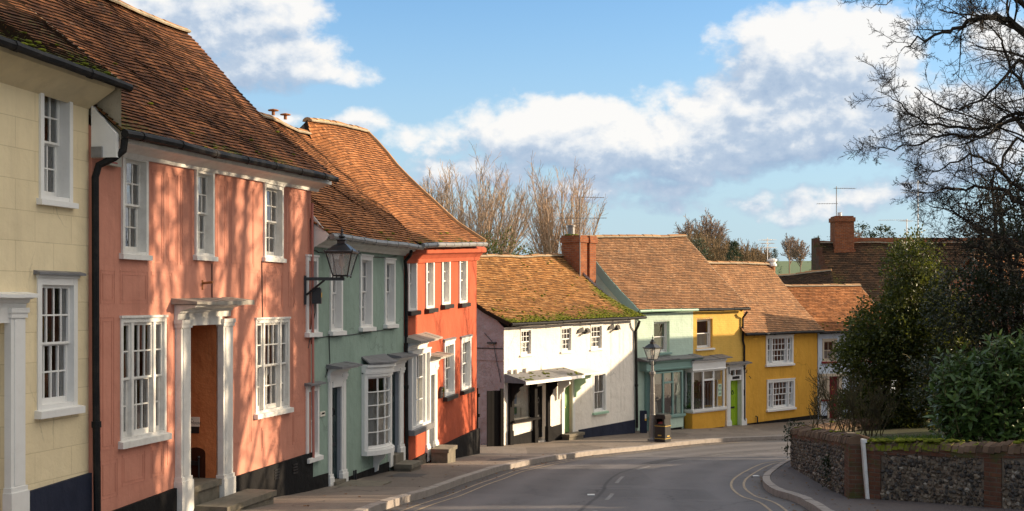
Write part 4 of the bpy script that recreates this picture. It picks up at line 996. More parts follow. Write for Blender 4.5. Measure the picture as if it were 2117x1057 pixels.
k = MB(); k.box(KW, -.12, 1.15, -.9, .1, -.15, .0); H.part(k, 'mortar_flaunching', M['mortar'], ch)
def aerial(parent, base, h, els, mat='gutter_grey', r=.018, loc=None):
    """mast with horizontal yagi booms: els = (height, dir xy, length back, length forward, element length)"""
    k = MB(); b = V(base); k.tube([b, b + V((0, 0, h))], r, 6)
    for z, dx, dy, l0, l1, el in els:
        d = V((dx, dy, 0)).normalized(); c = b + V((0, 0, z)); k.tube([c - d * l0, c + d * l1], .011, 5); s = V((-d.y, d.x, 0)); n = int((l0 + l1) / .12)
        for i in range(n + 1):
            p = c + d * lerp(-l0, l1, i / n); k.tube([p - s * el, p + s * el], .006, 4); k.tube([p - V((0, 0, .03)), p + V((0, 0, .03))], .006, 4)
    return k.build('aerial', M[mat], parent)
aerial(ch, KW(-.03, .02, .9), 3.15, ((3.1, 1, .25, .05, .95, .08), (2.3, 1, -.05, .75, 1.0, .1), (2.1, 1, .3, .25, .1, .05)), 'greypole', .024)

H = House('yellow_shop', 'small yellow house with white bay window and lime green door', fM, M['yellow_brick'], -5.8, -.45, 3.42, uS, fM.L)
sash_plain(H, (1440, 1474, 659, 721), 'white', 'white', .14, M['yellow_brick'])
by, q = shopbay(H, (1433, 1497), 768, 844, 'white', 'yellow', .42, 3, .3, 886, None)
k = MB(); zfb, zft = fM.Z(1465, 766, .35), fM.Z(1465, 744, .35)
k.prof(W, q[0] - .06, q[1] + .06, [(0, zfb), (.46, zfb), (.49, zfb + .05), (.45, zfb + .09), (.45, zft - .1), (.5, zft - .06), (.54, zft), (0, zft)]); fa = H.part(k, 'fascia', M['white'])
k = MB(); n = 6
for i in range(n):
    a, b = lerp(q[0] - .08, q[1] + .3, i / n), lerp(q[0] - .08, q[1] + .3, (i + 1) / n); z_ = zft + R.uniform(0, .03); k.box(W, a, b, 0, .6, z_, z_ + .03, dz=.1)
H.part(k, 'lead_flashing', M['lead'], fa)
k = MB(); k.box(W, q[0] + .05, q[1] - .05, .25, .27, q[3] - .38, q[3] - .02); H.part(k, 'blind', M['blind'], by)
k = MB()
for _ in range(420):   # a pot plant and a wire rack stand in the bay
    a, b = R.gauss(.35, .16), R.random(); p = W(q[0] + .3 + R.gauss(0, .16) * (1.2 - b), .15 + R.gauss(0, .08), q[2] + .05 + 1.05 * b)
    e, f = V((R.gauss(0, .05), R.gauss(0, .05), R.gauss(0, .05))), V((R.gauss(0, .05), R.gauss(0, .05), R.gauss(0, .05))); k.quad(p - e, p + f, p + e, p - f)
H.part(k, 'pot_plant', leafmat('pot_plant_leaf', (.05, .12, .02), (.12, .22, .04)), by, fix=False)
k = MB()
for i in range(7):
    u = q[0] + .62 + i * .16; k.tube([W(u + .08 + .08 * cos(t), .12, q[2] + .7 + .28 * sin(t)) for t in [pi * j / 6 for j in range(7)]], .012, 4); k.tube([W(u, .12, q[2]), W(u, .12, q[2] + .7)], .012, 4)
H.part(k, 'wire_rack', M['white_worn'], by)
k = MB(); uz = (q[1] - .3, q[1] - .12, q[2] + .42, q[2] + .9); k.box(W, uz[0], uz[1], .385, .4, uz[2], uz[3], 0); text_on(k, W, (uz[0] + uz[1]) / 2, .402, (uz[2] + uz[3]) / 2, 'NO', .12, 1)
for z_ in (.07, .11, .36, .41): k.box(W, uz[0] + .03, uz[1] - .03, .398, .403, uz[2] + z_, uz[2] + z_ + .02, 1)
tag(setloc(k.build('window_notice', [M['signgreen'], M['ink']]), W(uz[0], .39, uz[2])), 'pale green notice reading NO in the white bay window', 'sign')
u0, u1, v0, v1 = fM.U(1500), fM.U(1539), fM.U(1508), fM.U(1531); zb, zo, zq, zc = fM.Z(1520, 881), fM.Z(1520, 786), fM.Z(1520, 776), fM.Z(1520, 760); za = fM.Z(1520, 765)
H.jamb = M['white']; H.holes.append((v0, v1, zb - .2, zc - .1, .22, 1))
k = MB(); pilaster(k, W, u0, v0, -.02, .07, zb - .2, zc, base=.42, cap=False); pilaster(k, W, v1, u1, -.02, .07, zb - .2, zc, base=.42, cap=False); k.box(W, v0, v1, -.1, .05, zo, zq); k.box(W, v0, v1, -.1, .05, zc - .1, zc)
k.box(W, (v0 + v1) / 2 - .02, (v0 + v1) / 2 + .02, -.1, .02, zq, zc - .1)
sur = H.part(k, 'door_surround', M['white'])
hood(H, u0 - .02, u1 + .04, zc, fM.Z(1520, 752), .3, over=.1, lead='lead', parent=sur, slope=.06)
k = MB(); k.quad(W(v0, -.05, zq), W(v1, -.05, zq), W(v1, -.05, zc - .1), W(v0, -.05, zc - .1)); H.part(k, 'fanlight', M['glass'], sur, fix=False)
k = MB(); k.box(W, (v0 + v1) / 2 - .2, (v0 + v1) / 2 + .2, .04, .062, zo + .05, zo + .16); k.box(W, v1 + .1, v1 + .16, .06, .085, zb + 1.2, zb + 1.45)
for e in (u0 + .1, u1 - .1): k.tube([W(e, .09, zq + .35), W(e, .12, zq + .1), W(e + .06, .16, zq + .08), W(e + .08, .16, zq + .2)], .018, 5)
H.part(k, 'door_plates', M['black'], sur)
door(H, v0 + .005, v1 - .005, zb, zo, -.16, 'lime', flap=.38)
k = MB(); k.box(W, v0, v1, -.2, .1, zb - .2, zb - .002); H.part(k, 'threshold', M['stone'])
H.wall(zr=zr1 - .15)
rf2 = cutroof(ts, 1, sag=.05, und=.05, seed=41)
roof(H, rf2, 'tile_pale', gauge=.105, moss=mossM, verge='mortar', rr=.12)
gutter(H, rf2, 'gutter', r=.05)
downpipe(H, [W(fM.L - .05, .25, -.55), W(fM.L - .1, .18, -.68), W(fM.L - .1, .06, -.8), W(fM.L - .1, .06, -1.7), W(fM.L - .02, .06, -1.95), W(fM.L - .02, .07, g(51))], r=.042)

# ================================================================== yellow ochre house
fY = Fc((9.42, 51.03), (13.28, 54.7), 0.0)
H = House('ochre_house', 'yellow ochre house with two wide white sash windows', fY, M['yellow'], -5.9, -1.35, 2.5)
for px in ((1583, 1639, 694, 753), (1585, 1642, 785, 845)):
    window(H, fY.rect(*px), bays=((.5, 1), (1.7, 4), (.5, 1)), rows=(2, 2), cas=.09, ins=-.02, dep=.1, sill=(.08, .09), proud=.04, bar=.026)
H.wall(zr=zz(fY, 1590, 549, -2.5) - .15)
plinth(H, .0, fY.L, fY.Z(1545, 876), fY.Z(1690, 857), g(51) - .5, g(54.7) - .5, 'plinth', .03)
rfY = Roof(Wl(fY, -.25, .22, zz(fY, 1532, 690, .22)), Wl(fY, fY.L + .12, .22, zz(fY, 1703, 683, .22)), Wl(fY, -.3, -2.5, zz(fY, 1467, 545, -2.5)), Wl(fY, fY.L, -2.5, zz(fY, 1590, 546, -2.5)), sag=.05, und=.05, seed=51)
roof(H, rfY, 'tile_pale', gauge=.105, moss=lambda p, u, v: .08 + .45 * max(0, 1 - (1 - u) * 12) * (1 - v) + .2 * noise.noise(p), verge='mortar', rr=.12)
gutter(H, rfY, 'gutter', r=.055)
W = fY.W; k = MB(); k.tube([W(.25, .05, -3.0), W(.25, .12, -3.05), W(.3, .12, -3.1)], .015, 5); k.tube([W(.8, .08, g(51.5)), W(.8, .08, g(51.5) + .3), W(.8, .0, g(51.5) + .32)], .03, 6); H.part(k, 'waste_pipe', M['black'])
p = Wl(fY, fY.L + .1, -2.4, 1.05); k = MB(); k.lathe(p, [(.13, 0), (.13, .5), (.11, .55)], 12, 0); k.lathe(p + V((0, 0, .55)), [(.16, 0), (.2, .03), (.2, .12), (.15, .14), (.15, .22), (.21, .24), (.21, .32), (.1, .36)], 12, 1)
cp = H.part(k, 'flue_pot', [M['rust'], M['white']])
aerial(cp, p + V((-.2, .1, .1)), 1.75, ((1.65, .4, -1, .3, .3, .3), (1.3, .4, -1, .2, .35, .3), (1.5, -.4, -1, .25, .25, .3)), 'white')

# ================================================================== pale blue house
fB = Fc((13.32, 54.72), (17.3, 56.5), 0.0)
H = House('pale_blue_house', 'pale blue rendered house with crimson door partly hidden by the holly', fB, M['paleblue'], -6.0, -1.25, 2.6)
window(H, fB.rect(1700, 1729, 702, 748), bays=((1, 2),), rows=(1, 1), cas=.08, ins=-.04, fm='creamtrim', sm='crimson', curtain=('curtain', .55, ((0, 1),)))
window(H, fB.rect(1780, 1812, 700, 746), bays=((1, 2),), rows=(1, 1), cas=.08, ins=-.04, fm='creamtrim', sm='crimson')
window(H, fB.rect(1784, 1815, 790, 845), bays=((1, 2),), rows=(1, 1), cas=.08, ins=-.04, fm='creamtrim', sm='crimson')
window(H, fB.rect(1697, 1710, 782, 826), bays=((1, 2),), rows=(3,), cas=.05, ins=-.04, fm='creamtrim', sm='crimson')
v0, v1, zb, zo = fB.U(1713), fB.U(1733), fB.Z(1723, 868), fB.Z(1723, 778); W = fB.W
H.jamb = M['creamtrim']; H.holes.append((v0, v1, zb - .1, zo, .2, 1)); door(H, v0 + .01, v1 - .01, zb, zo, -.08, 'crimson', flap=.4, knob='brass')
k = MB(); k.box(W, v0 - .08, v0, -.02, .06, zb - .1, zo); k.box(W, v1, v1 + .16, -.02, .06, zb - .1, zo); k.box(W, fB.U(1693), fB.U(1746), -.02, .1, zo, zo + .12); k.box(W, fB.U(1693), fB.U(1696), -.02, .06, zb - .1, zo - .002); H.part(k, 'door_surround', M['creamtrim'])
H.wall(zr=.55)
plinth(H, .02, v0 - .1, g(55) + .15, g(55) + .15, g(55) - .5, g(55) - .5, 'plinth', .03); plinth(H, v1 + .18, fB.L, g(56) + .2, g(56) + .2, g(56) - .5, g(56) - .5, 'plinth', .03)
rfB = Roof(Wl(fB, -.1, .22, -1.28), Wl(fB, fB.L + .1, .22, -1.2), Wl(fB, -.75, -2.6, zz(fB, 1608, 588, -2.6)), Wl(fB, fB.L, -2.6, zz(fB, 1772, 591, -2.6)), sag=.08, und=.06, rsag=.06, seed=61)
roof(H, rfB, 'tile_orange', gauge=.11, moss=lambda p, u, v: .14 + .5 * max(0, 1 - u * 6) * (1 - v) + .2 * noise.noise(p), verge='mortar', lumps=300, rr=.1)
gutter(H, rfB, 'gutter', r=.05)

# ================================================================== the big dark-roofed house beyond
fD = Fc((16.1, 62.0), (30.0, 62.0), 0.0)
H = House('dark_roofed_house', 'large old house with dark mossy roof and tall brick chimney behind the pale blue house', fD, M['brickold'], -6.2, -1.0, 4.0)
H.wall(zr=3.0)
rfD = Roof(fD.W(-.05, .3, -1.0), fD.W(13.9, .3, -1.0), fD.W(-.05, -4, 3.12), fD.W(13.9, -4, 3.12), sag=.05, und=.04, seed=71)
roof(H, rfD, 'tile_dark', gauge=.13, tw=.2, moss=lambda p, u, v: .3 + .35 * noise.noise(p * .5), ridge_mat='tile_old', rr=.12)
k = MB(); n = 8
for i in range(n):   # stepped brick parapet closing the gable
    a, b = i / n, (i + 1) / n; k.slab(fD.W, -.32, .0, -4.3 * b, -4.3 * a + .4 * (i == 0), -6.2, -6.2, lerp(-.55, 3.35, b), lerp(-.55, 3.35, b))
H.part(k, 'parapet', M['brickold'])
k = MB(); k.box(fD.W, .72, 1.72, -4.5, -3.5, 1.5, 4.2); k.box(fD.W, .66, 1.78, -4.56, -3.44, 4.2, 4.42); k.box(fD.W, .74, 1.7, -4.48, -3.52, 4.42, 4.5); k.box(fD.W, .66, 1.78, -4.52, -3.44, 1.5, 2.75)
ch = H.part(k, 'chimney', M['brick'])
k = MB(); k.lathe(fD.W(1.1, -4, 4.48), [(.12, 0), (.11, .2), (.13, .22)], 10); H.part(k, 'chimney_pot', M['white_worn'], ch)
aerial(ch, fD.W(.85, -3.7, 4.3), 1.75, ((1.65, 1, .1, .1, 1.0, .2), (.85, -1, .1, .05, 1.0, .2), (.15, 1, 0, .2, .2, .06)), 'gutter_grey', .022)
aerial(ch, fD.W(5.2, -4, 3.2), 3.2, ((3.05, 1, .05, .8, .8, .1), (2.55, 1, .1, .9, .9, .1)), 'white', .03)
aerial(ch, fD.W(4.3, -3.0, 2.0), 2.3, ((2.25, -1, .1, .05, 1.4, .15), (2.2, 1, .2, .3, .3, .35)), 'white', .03)
k = MB(); k.box(fD.W, 1.8, 13.8, -4.1, -3.9, 3.0, 3.38); H.part(k, 'brick_ridge_course', M['brick'])
f = Fc((13.6, 63.0), (16.0, 62.6)); H = House('low_outbuilding', 'low dark tiled outbuilding left of the big dark roof', f, M['brickold'], -6.2, .35, 1.5)
H.wall(zr=1.35)
rf_ = Roof(f.W(-.6, .2, .5), f.W(2.45, .2, .75), f.W(-.6, -1.5, 1.3), f.W(2.45, -1.5, 1.6), sag=.02, und=.03); roof(H, rf_, 'tile_dark', gauge=.13, tw=.2, moss=lambda p, u, v: .3 + .3 * noise.noise(p * .8))

# ================================================================== brick cottages to the right, seen through the trees
def simple_house(name, label, p0, p1, mat, zb, zt, zr, b, wins, roofm='tile_old', hipless=True, chim=None, cat='house', shallow=None):
    f = Fc(p0, p1); H = House(name, label, f, mat, zb, zt, b, group='houses across the street' if name == 'house_opposite' else 'old houses along the street'); H.shallow = shallow
    for (a, c, z0, z1) in wins: window(H, (a, c, z0, z1), bays=((1, 2),), rows=(2, 2), cas=.09)
    H.wall(zr=zr - .15)
    rf = Roof(f.W(-.1, .3, zt - .05), f.W(f.L + .1, .3, zt - .05), f.W(-.1, -b, zr), f.W(f.L + .1, -b, zr), sag=.05, und=.05, seed=R.random() * 50)
    roof(H, rf, roofm, back=shallow is None, gauge=.13, tw=.22, verge='mortar', verge_l='mortar'); gutter(H, rf)
    if chim:
        k = MB(); k.box(f.W, chim, chim + .9, -b - .4, -b + .4, zt, zr + 1.3); k.box(f.W, chim - .06, chim + .96, -b - .46, -b + .46, zr + 1.3, zr + 1.5); c = H.part(k, 'chimney', M['brick'])
        k = MB(); k.lathe(f.W(chim + .45, -b, zr + 1.48), [(.15, 0), (.12, .35), (.14, .4)], 10); H.part(k, 'chimney_pot', M['rust'], c)
    return H
simple_house('brick_cottage', 'sunlit orange brick cottage seen through the bare tree twigs', (20.4, 51.8), (24.0, 53.0), M['brickwall'], -5.6, .6, 2.0, 2.0, ((.8, 1.7, -3.6, -2.2), (2.2, 3.1, -3.6, -2.2), (.8, 1.7, -1.4, -.1), (2.2, 3.1, -1.4, -.1)), 'tile_orange')
# ------------------------------------------------------------------ street surfaces
def asphalt(name, c1, c2, scale=1.0, tracks=False, patch=0.0):
    m, nt, b = newmat(name); p = nt.pos()
    c = nt.mix(nt.ramp(nt.noise(p, .8, 6, .65), [(.35, 0.), (.7, 1.)]), c1, c2)
    c = nt.mix(nt.math('MULTIPLY', nt.ramp(nt.noise(p, 120, 2, .6), [(.5, 0.), (.72, 1.)]), .55), c, mul(c2, 2.2))
    c = nt.mix(nt.math('MULTIPLY', nt.ramp(nt.noise(nt.scale(p, (1.4, .35, 1)), 1.3, 5, .7), [(.55, 0.), (.68, 1.)]), .5), c, mul(c1, .6))
    if patch:   # repairs and cracks
        vn = nt.new('TexVoronoi', distance='CHEBYCHEV', inp={'Scale': .33, 'Randomness': .8}); nt.l.new(nt.scale(p, (1, .6, 0)), vn.inputs['Vector'])
        rp = nt.new('SeparateColor', inp={0: vn.outputs['Color']}).outputs[0]
        c = nt.mix(nt.math('MULTIPLY', nt.ramp(rp, [(.66, 0.), (.68, 1.)]), patch), c, mul(c1, .62)); c = nt.mix(nt.math('MULTIPLY', nt.ramp(rp, [(.22, 1.), (.24, 0.)]), patch * .6), c, mul(c2, 1.3))
        vc = nt.new('TexVoronoi', feature='DISTANCE_TO_EDGE', inp={'Scale': .55}); nt.l.new(nt.new('VectorMath', operation='ADD', inp={0: nt.scale(p, (1, 1, 0)), 1: nt.scale(nt.new('TexNoise', inp={'Vector': p, 'Scale': 2.5, 'Detail': 5}).outputs['Color'], (.5, .5, 0))}).outputs[0], vc.inputs['Vector'])
        ck = nt.math('MULTIPLY', nt.ramp(vc.outputs['Distance'], [(.006, 1.), (.016, 0.)]), nt.ramp(nt.noise(p, .5, 3), [(.5, 0.), (.6, 1.)]))
        c = nt.mix(nt.math('MULTIPLY', ck, .8), c, mul(c1, .35))
    if tracks:   # tyre polished lines, a tar seam along the middle and grimy gutters
        su = nt.new('SeparateXYZ', inp={0: nt.uv()}); wob = nt.math('ADD', su.outputs[0], nt.math('MULTIPLY', nt.math('SUBTRACT', nt.noise(p, .5, 3), .5), .07)); acc = None
        for q in (.17, .36, .62, .82):
            t = nt.math('POWER', 2.718, nt.math('MULTIPLY', nt.math('POWER', nt.math('ABSOLUTE', nt.math('SUBTRACT', wob, q)), 2.0), -420.0)); acc = t if acc is None else nt.math('ADD', acc, t)
        c = nt.mix(nt.math('MULTIPLY', acc, .5), c, mul(c2, 1.45))
        sm_ = nt.math('ABSOLUTE', nt.math('SUBTRACT', nt.math('ADD', su.outputs[0], nt.math('MULTIPLY', nt.math('SUBTRACT', nt.noise(p, 1.2, 3), .5), .01)), .455))
        c = nt.mix(nt.math('MULTIPLY', nt.ramp(sm_, [(.003, 1.), (.007, 0.)]), .75), c, mul(c1, .3))
        ed = nt.math('MINIMUM', su.outputs[0], nt.math('SUBTRACT', 1.0, su.outputs[0]))
        c = nt.mix(nt.math('MULTIPLY', nt.ramp(nt.math('ADD', ed, nt.math('MULTIPLY', nt.noise(p, 4, 4), .05)), [(.03, 1.), (.075, 0.)]), .6), c, (.05, .04, .03))
    setc(nt, b, c); b.inputs['Roughness'].default_value = .72; b.inputs['Specular IOR Level'].default_value = .35
    h = nt.math('ADD', nt.math('MULTIPLY', nt.noise(p, 90, 3, .7), .5), nt.math('MULTIPLY', nt.noise(p, 6, 4, .6), .8))
    nt.l.new(nt.bump(h, .6, .012), b.inputs['Normal'])
    return m
M['road'] = asphalt('road_asphalt', (.08, .074, .075), (.115, .106, .106), tracks=True, patch=.3)
M['pave'] = asphalt('pavement_asphalt', (.14, .112, .092), (.20, .165, .135), patch=.5)
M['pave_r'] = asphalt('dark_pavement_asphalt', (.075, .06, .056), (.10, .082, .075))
M['kerb'] = paint('kerb_granite', (.30, .26, .23), .85, .7, bump=.6, dirt=(.14, .12, .105))
def linemat(name, col, under):
    m, nt, b = newmat(name); p = nt.pos()
    c = nt.mix(nt.ramp(nt.noise(p, 14, 6, .75), [(.42, 0.), (.6, 1.)]), col, under); setc(nt, b, c); b.inputs['Roughness'].default_value = .75
    return m
M['yline'] = linemat('faded_yellow_line', (.42, .32, .2), (.2, .155, .12)); M['wline'] = linemat('faded_white_line', (.24, .23, .225), (.13, .125, .12))
LK = [(-4.6, -2), (-3.6, 8), (-2.62, 16), (-2.09, 21), (-1.42, 24.6), (-.63, 28), (.15, 31), (1.07, 34), (2.25, 36.7), (3.6, 39), (4.95, 41.2), (6.6, 43.1), (8.2, 44.3), (9.9, 45), (12.5, 45.4), (16, 44.8), (20, 43.2), (26, 40.5), (38, 35)]
RK = [(2.4, -2), (3.4, 8), (4.5, 17), (5.05, 22.2), (5.0, 24), (5.12, 25.6), (5.47, 27.3), (6.1, 29.3), (6.75, 31.4), (7.6, 33.4), (9.2, 35.6), (11.2, 37), (13.5, 37.6), (17, 37.2), (22, 35.2), (38, 28)]
WL = [(-9.6, -2), (-8.2, 6), (-5.85, 16.5), (-1.35, 35.6), (-3.2, 38), (-3.2, 40), (-.6, 41), (4.4, 47.3), (4.9, 48.2), (9.3, 51.6), (13.2, 55.2), (17.2, 57), (24, 58), (40, 58)]
def smooth(P, n):
    P = [V((x, y, 0)) for x, y in P]; out = []
    for i in range(len(P) - 1):
        a, b, c, d = P[max(i - 1, 0)], P[i], P[i + 1], P[min(i + 2, len(P) - 1)]
        for k in range(8):
            t = k / 8; out.append(.5 * ((2 * b) + (c - a) * t + (2 * a - 5 * b + 4 * c - d) * t * t + (3 * b - a - 3 * c + d) * t ** 3))
    out.append(P[-1]); return resample(out, n)
def resample(P, n):
    L = [0]
    for a, b in zip(P, P[1:]): L.append(L[-1] + (b - a).length)
    out = []; j = 0
    for i in range(n):
        s = L[-1] * i / (n - 1)
        while j < len(L) - 2 and L[j + 1] < s: j += 1
        out.append(lerp(P[j], P[j + 1], clamp((s - L[j]) / max(1e-9, L[j + 1] - L[j]))))
    return out
def strip(name, A, B, zf, mat, across=8):
    k = MB(); n = len(A); idx = []
    for i in range(n):
        for j in range(across + 1):
            p = lerp(A[i], B[i], j / across); k.v.append((p.x, p.y, zf(p)))
    w = across + 1
    for i in range(n - 1):
        for j in range(across): k.f.append((i * w + j, i * w + j + 1, (i + 1) * w + j + 1, (i + 1) * w + j)); k.m.append(0); k.a.append(0)
    o = k.build(name, mat, None, fix=False); ul = o.data.uv_layers['uv']; s = [0.0]
    for i in range(1, n): s.append(s[-1] + ((A[i] - A[i - 1]).length + (B[i] - B[i - 1]).length) / 2)
    for lp_ in o.data.loops: i, j = divmod(lp_.vertex_index, w); ul.data[lp_.index].uv = (j / across, s[i])
    return struct(o)
NL = 150
lk, rk = smooth(LK, NL), smooth(RK, NL)
def pair(Y0): pass
zroad = lambda p: g(p.y) - .125 + .01 * nz((p.x, p.y, 0), .6)
zpave = lambda p: g(p.y) + .012 * nz((p.x, p.y, 3), .8) - .006
strip('road', lk, rk, zroad, M['road'], 10)
wl = resample([V((x, y, 0)) for x, y in WL], NL)
off = lambda P, d: [p + V((-(P[min(i + 1, len(P) - 1)] - P[max(i - 1, 0)]).normalized().y, (P[min(i + 1, len(P) - 1)] - P[max(i - 1, 0)]).normalized().x, 0)) * d for i, p in enumerate(P)]
def kerb(name, P, side):
    k = MB(); Q = resample(P, int(sum((b - a).length for a, b in zip(P, P[1:])) / .45)); I = off(Q, .15 * side)
    for i in range(len(Q) - 1):
        j = R.uniform(-.006, .006); a, b, c, d = Q[i], Q[i + 1], I[i + 1], I[i]
        e = .01 if i % 2 else 0.0; b2, c2 = lerp(b, a, e), lerp(c, d, e)
        top = lambda p, dz=0: V((p.x, p.y, g(p.y) + .014 + j + dz)); bot = lambda p: V((p.x, p.y, g(p.y) - .4))
        k.hexa([bot(a), bot(b2), bot(c2), bot(d), top(a, -.012), top(b2, -.012), top(c2), top(d)])
    return struct(k.build(name, M['kerb']))
kerb('kerb', lk, 1); kerb('kerb', rk, -1)
strip('pavement', off(lk, .13), wl, zpave, M['pave'], 12)
RW = [(22, -2), (21, 8), (17.4, 10.8), (11.8, 16), (8.2, 19.7), (6.3, 22.3), (6.4, 26), (6.7, 29.3), (7.3, 30.8), (8.9, 33.4), (12, 35.6), (20, 36.1), (38, 30)]
rw = resample([V((x, y, 0)) for x, y in RW], NL)
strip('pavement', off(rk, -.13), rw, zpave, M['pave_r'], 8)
def ribbon(P, d0, d1, Y0, Y1, mat, name='road_marking', gap=None, xmax=99):
    k = MB(); Q = resample(P, 420); A, B = off(Q, d0), off(Q, d1); s = 0
    for i in range(len(Q) - 1):
        s += (Q[i + 1] - Q[i]).length
        if not (Y0 < Q[i].y < Y1) or Q[i].x > xmax: continue
        if gap and (s % gap[0]) > gap[1]: continue
        k.quad(*[V((p.x, p.y, zroad(p) + .006)) for p in (A[i], A[i + 1], B[i + 1], B[i])])
    return struct(k.build(name, mat, None, fix=False))
for a in (-.3, -.52): ribbon(lk, a, a - .045, 10, 46, M['yline'], xmax=24)
for a in (.36, .62): ribbon(rk, a, a + .05, 8, 38.2, M['yline'], xmax=24)
mid = [lerp(a, b, .49) for a, b in zip(lk, rk)]
ribbon(mid, .04, -.04, 20, 41, M['wline'], gap=(3.6, 1.5), xmax=12)
k = MB()
for x, y in ((1563, 985), (1222, 1024)):
    p = None
    for i in range(400):
        Y = 20 + i * .05; q = pt(x, y, Y)
        if q.z < zroad(q): p = q; break
    if p: k.hexa([V((p.x + a, p.y + b, zroad(p) + c)) for c in (0.002, .014) for a, b in ((-.07, -.05), (.07, -.05), (.07, .05), (-.07, .05))])
struct(k.build('road_marking', M['white']))
# terrain: below the street, valley, then the green hill
M['field'] = asphalt('field_grass', (.09, .125, .04), (.12, .155, .055)); M['soil'] = asphalt('garden_soil', (.045, .036, .022), (.06, .065, .02))
def hz(x, y):
    b = g(min(y, 70)) - .45
    if y > 70: b = ipl([(70, -6.2), (110, -9), (160, -7), (260, 3), (420, 13.6), (600, 20), (900, 24)], y) + 1.2 * noise.noise(V((x * .01, y * .01, 0)))
    return b
k = MB(); xs = [-700, -400, -220, -120, -70, -45, -30, -22, -16, -11, -7, -4, -2, 0, 2, 4, 6, 8, 10, 13, 17, 22, 30, 45, 70, 110, 180, 300, 480, 800]; ys = [-40, -15, 0, 6, 10, 14, 17, 20, 24, 28, 32, 36, 40, 44, 48, 52, 56, 62, 70, 82, 95, 110, 130, 160, 200, 260, 330, 420, 520, 700, 1000]
k.v = [(x, y, hz(x, y)) for y in ys for x in xs]; w = len(xs)
for j in range(len(ys) - 1):
    for i in range(w - 1): k.f.append((j * w + i, j * w + i + 1, (j + 1) * w + i + 1, (j + 1) * w + i)); k.m.append(0); k.a.append(0)
struct(k.build('terrain', M['field'], None, fix=False, smooth=True))

# ------------------------------------------------------------------ flint garden walls
def flintmat():
    m, nt, b = newmat('flint_stones'); p = nt.pos(); gm = nt.new('NewGeometry')
    c = nt.ramp(gm.outputs['Random Per Island'], [(0., (.022, .018, .016)), (.4, (.07, .054, .04)), (.75, (.135, .095, .06)), (.93, (.22, .17, .115)), (1., (.36, .31, .25))])
    c = nt.mix(nt.math('MULTIPLY', nt.ramp(nt.noise(p, 26, 4, .7), [(.45, 0.), (.65, 1.)]), .6), c, (.04, .035, .03)); setc(nt, b, c); b.inputs['Roughness'].default_value = .55
    nt.l.new(nt.bump(nt.noise(p, 40, 3, .6), .5, .01), b.inputs['Normal']); return m
M['flint'] = flintmat()
M['flintmortar'] = paint('flint_wall_mortar', (.19, .15, .11), .95, .8, bump=.9, dirt=(.06, .05, .035))
M['coping'] = tilemat('coping_bricks', [(0., (.07, .045, .03)), (.5, (.13, .08, .05)), (1., (.2, .13, .085))], dark=.5, lich=.1, mossc=(.12, .14, .01))
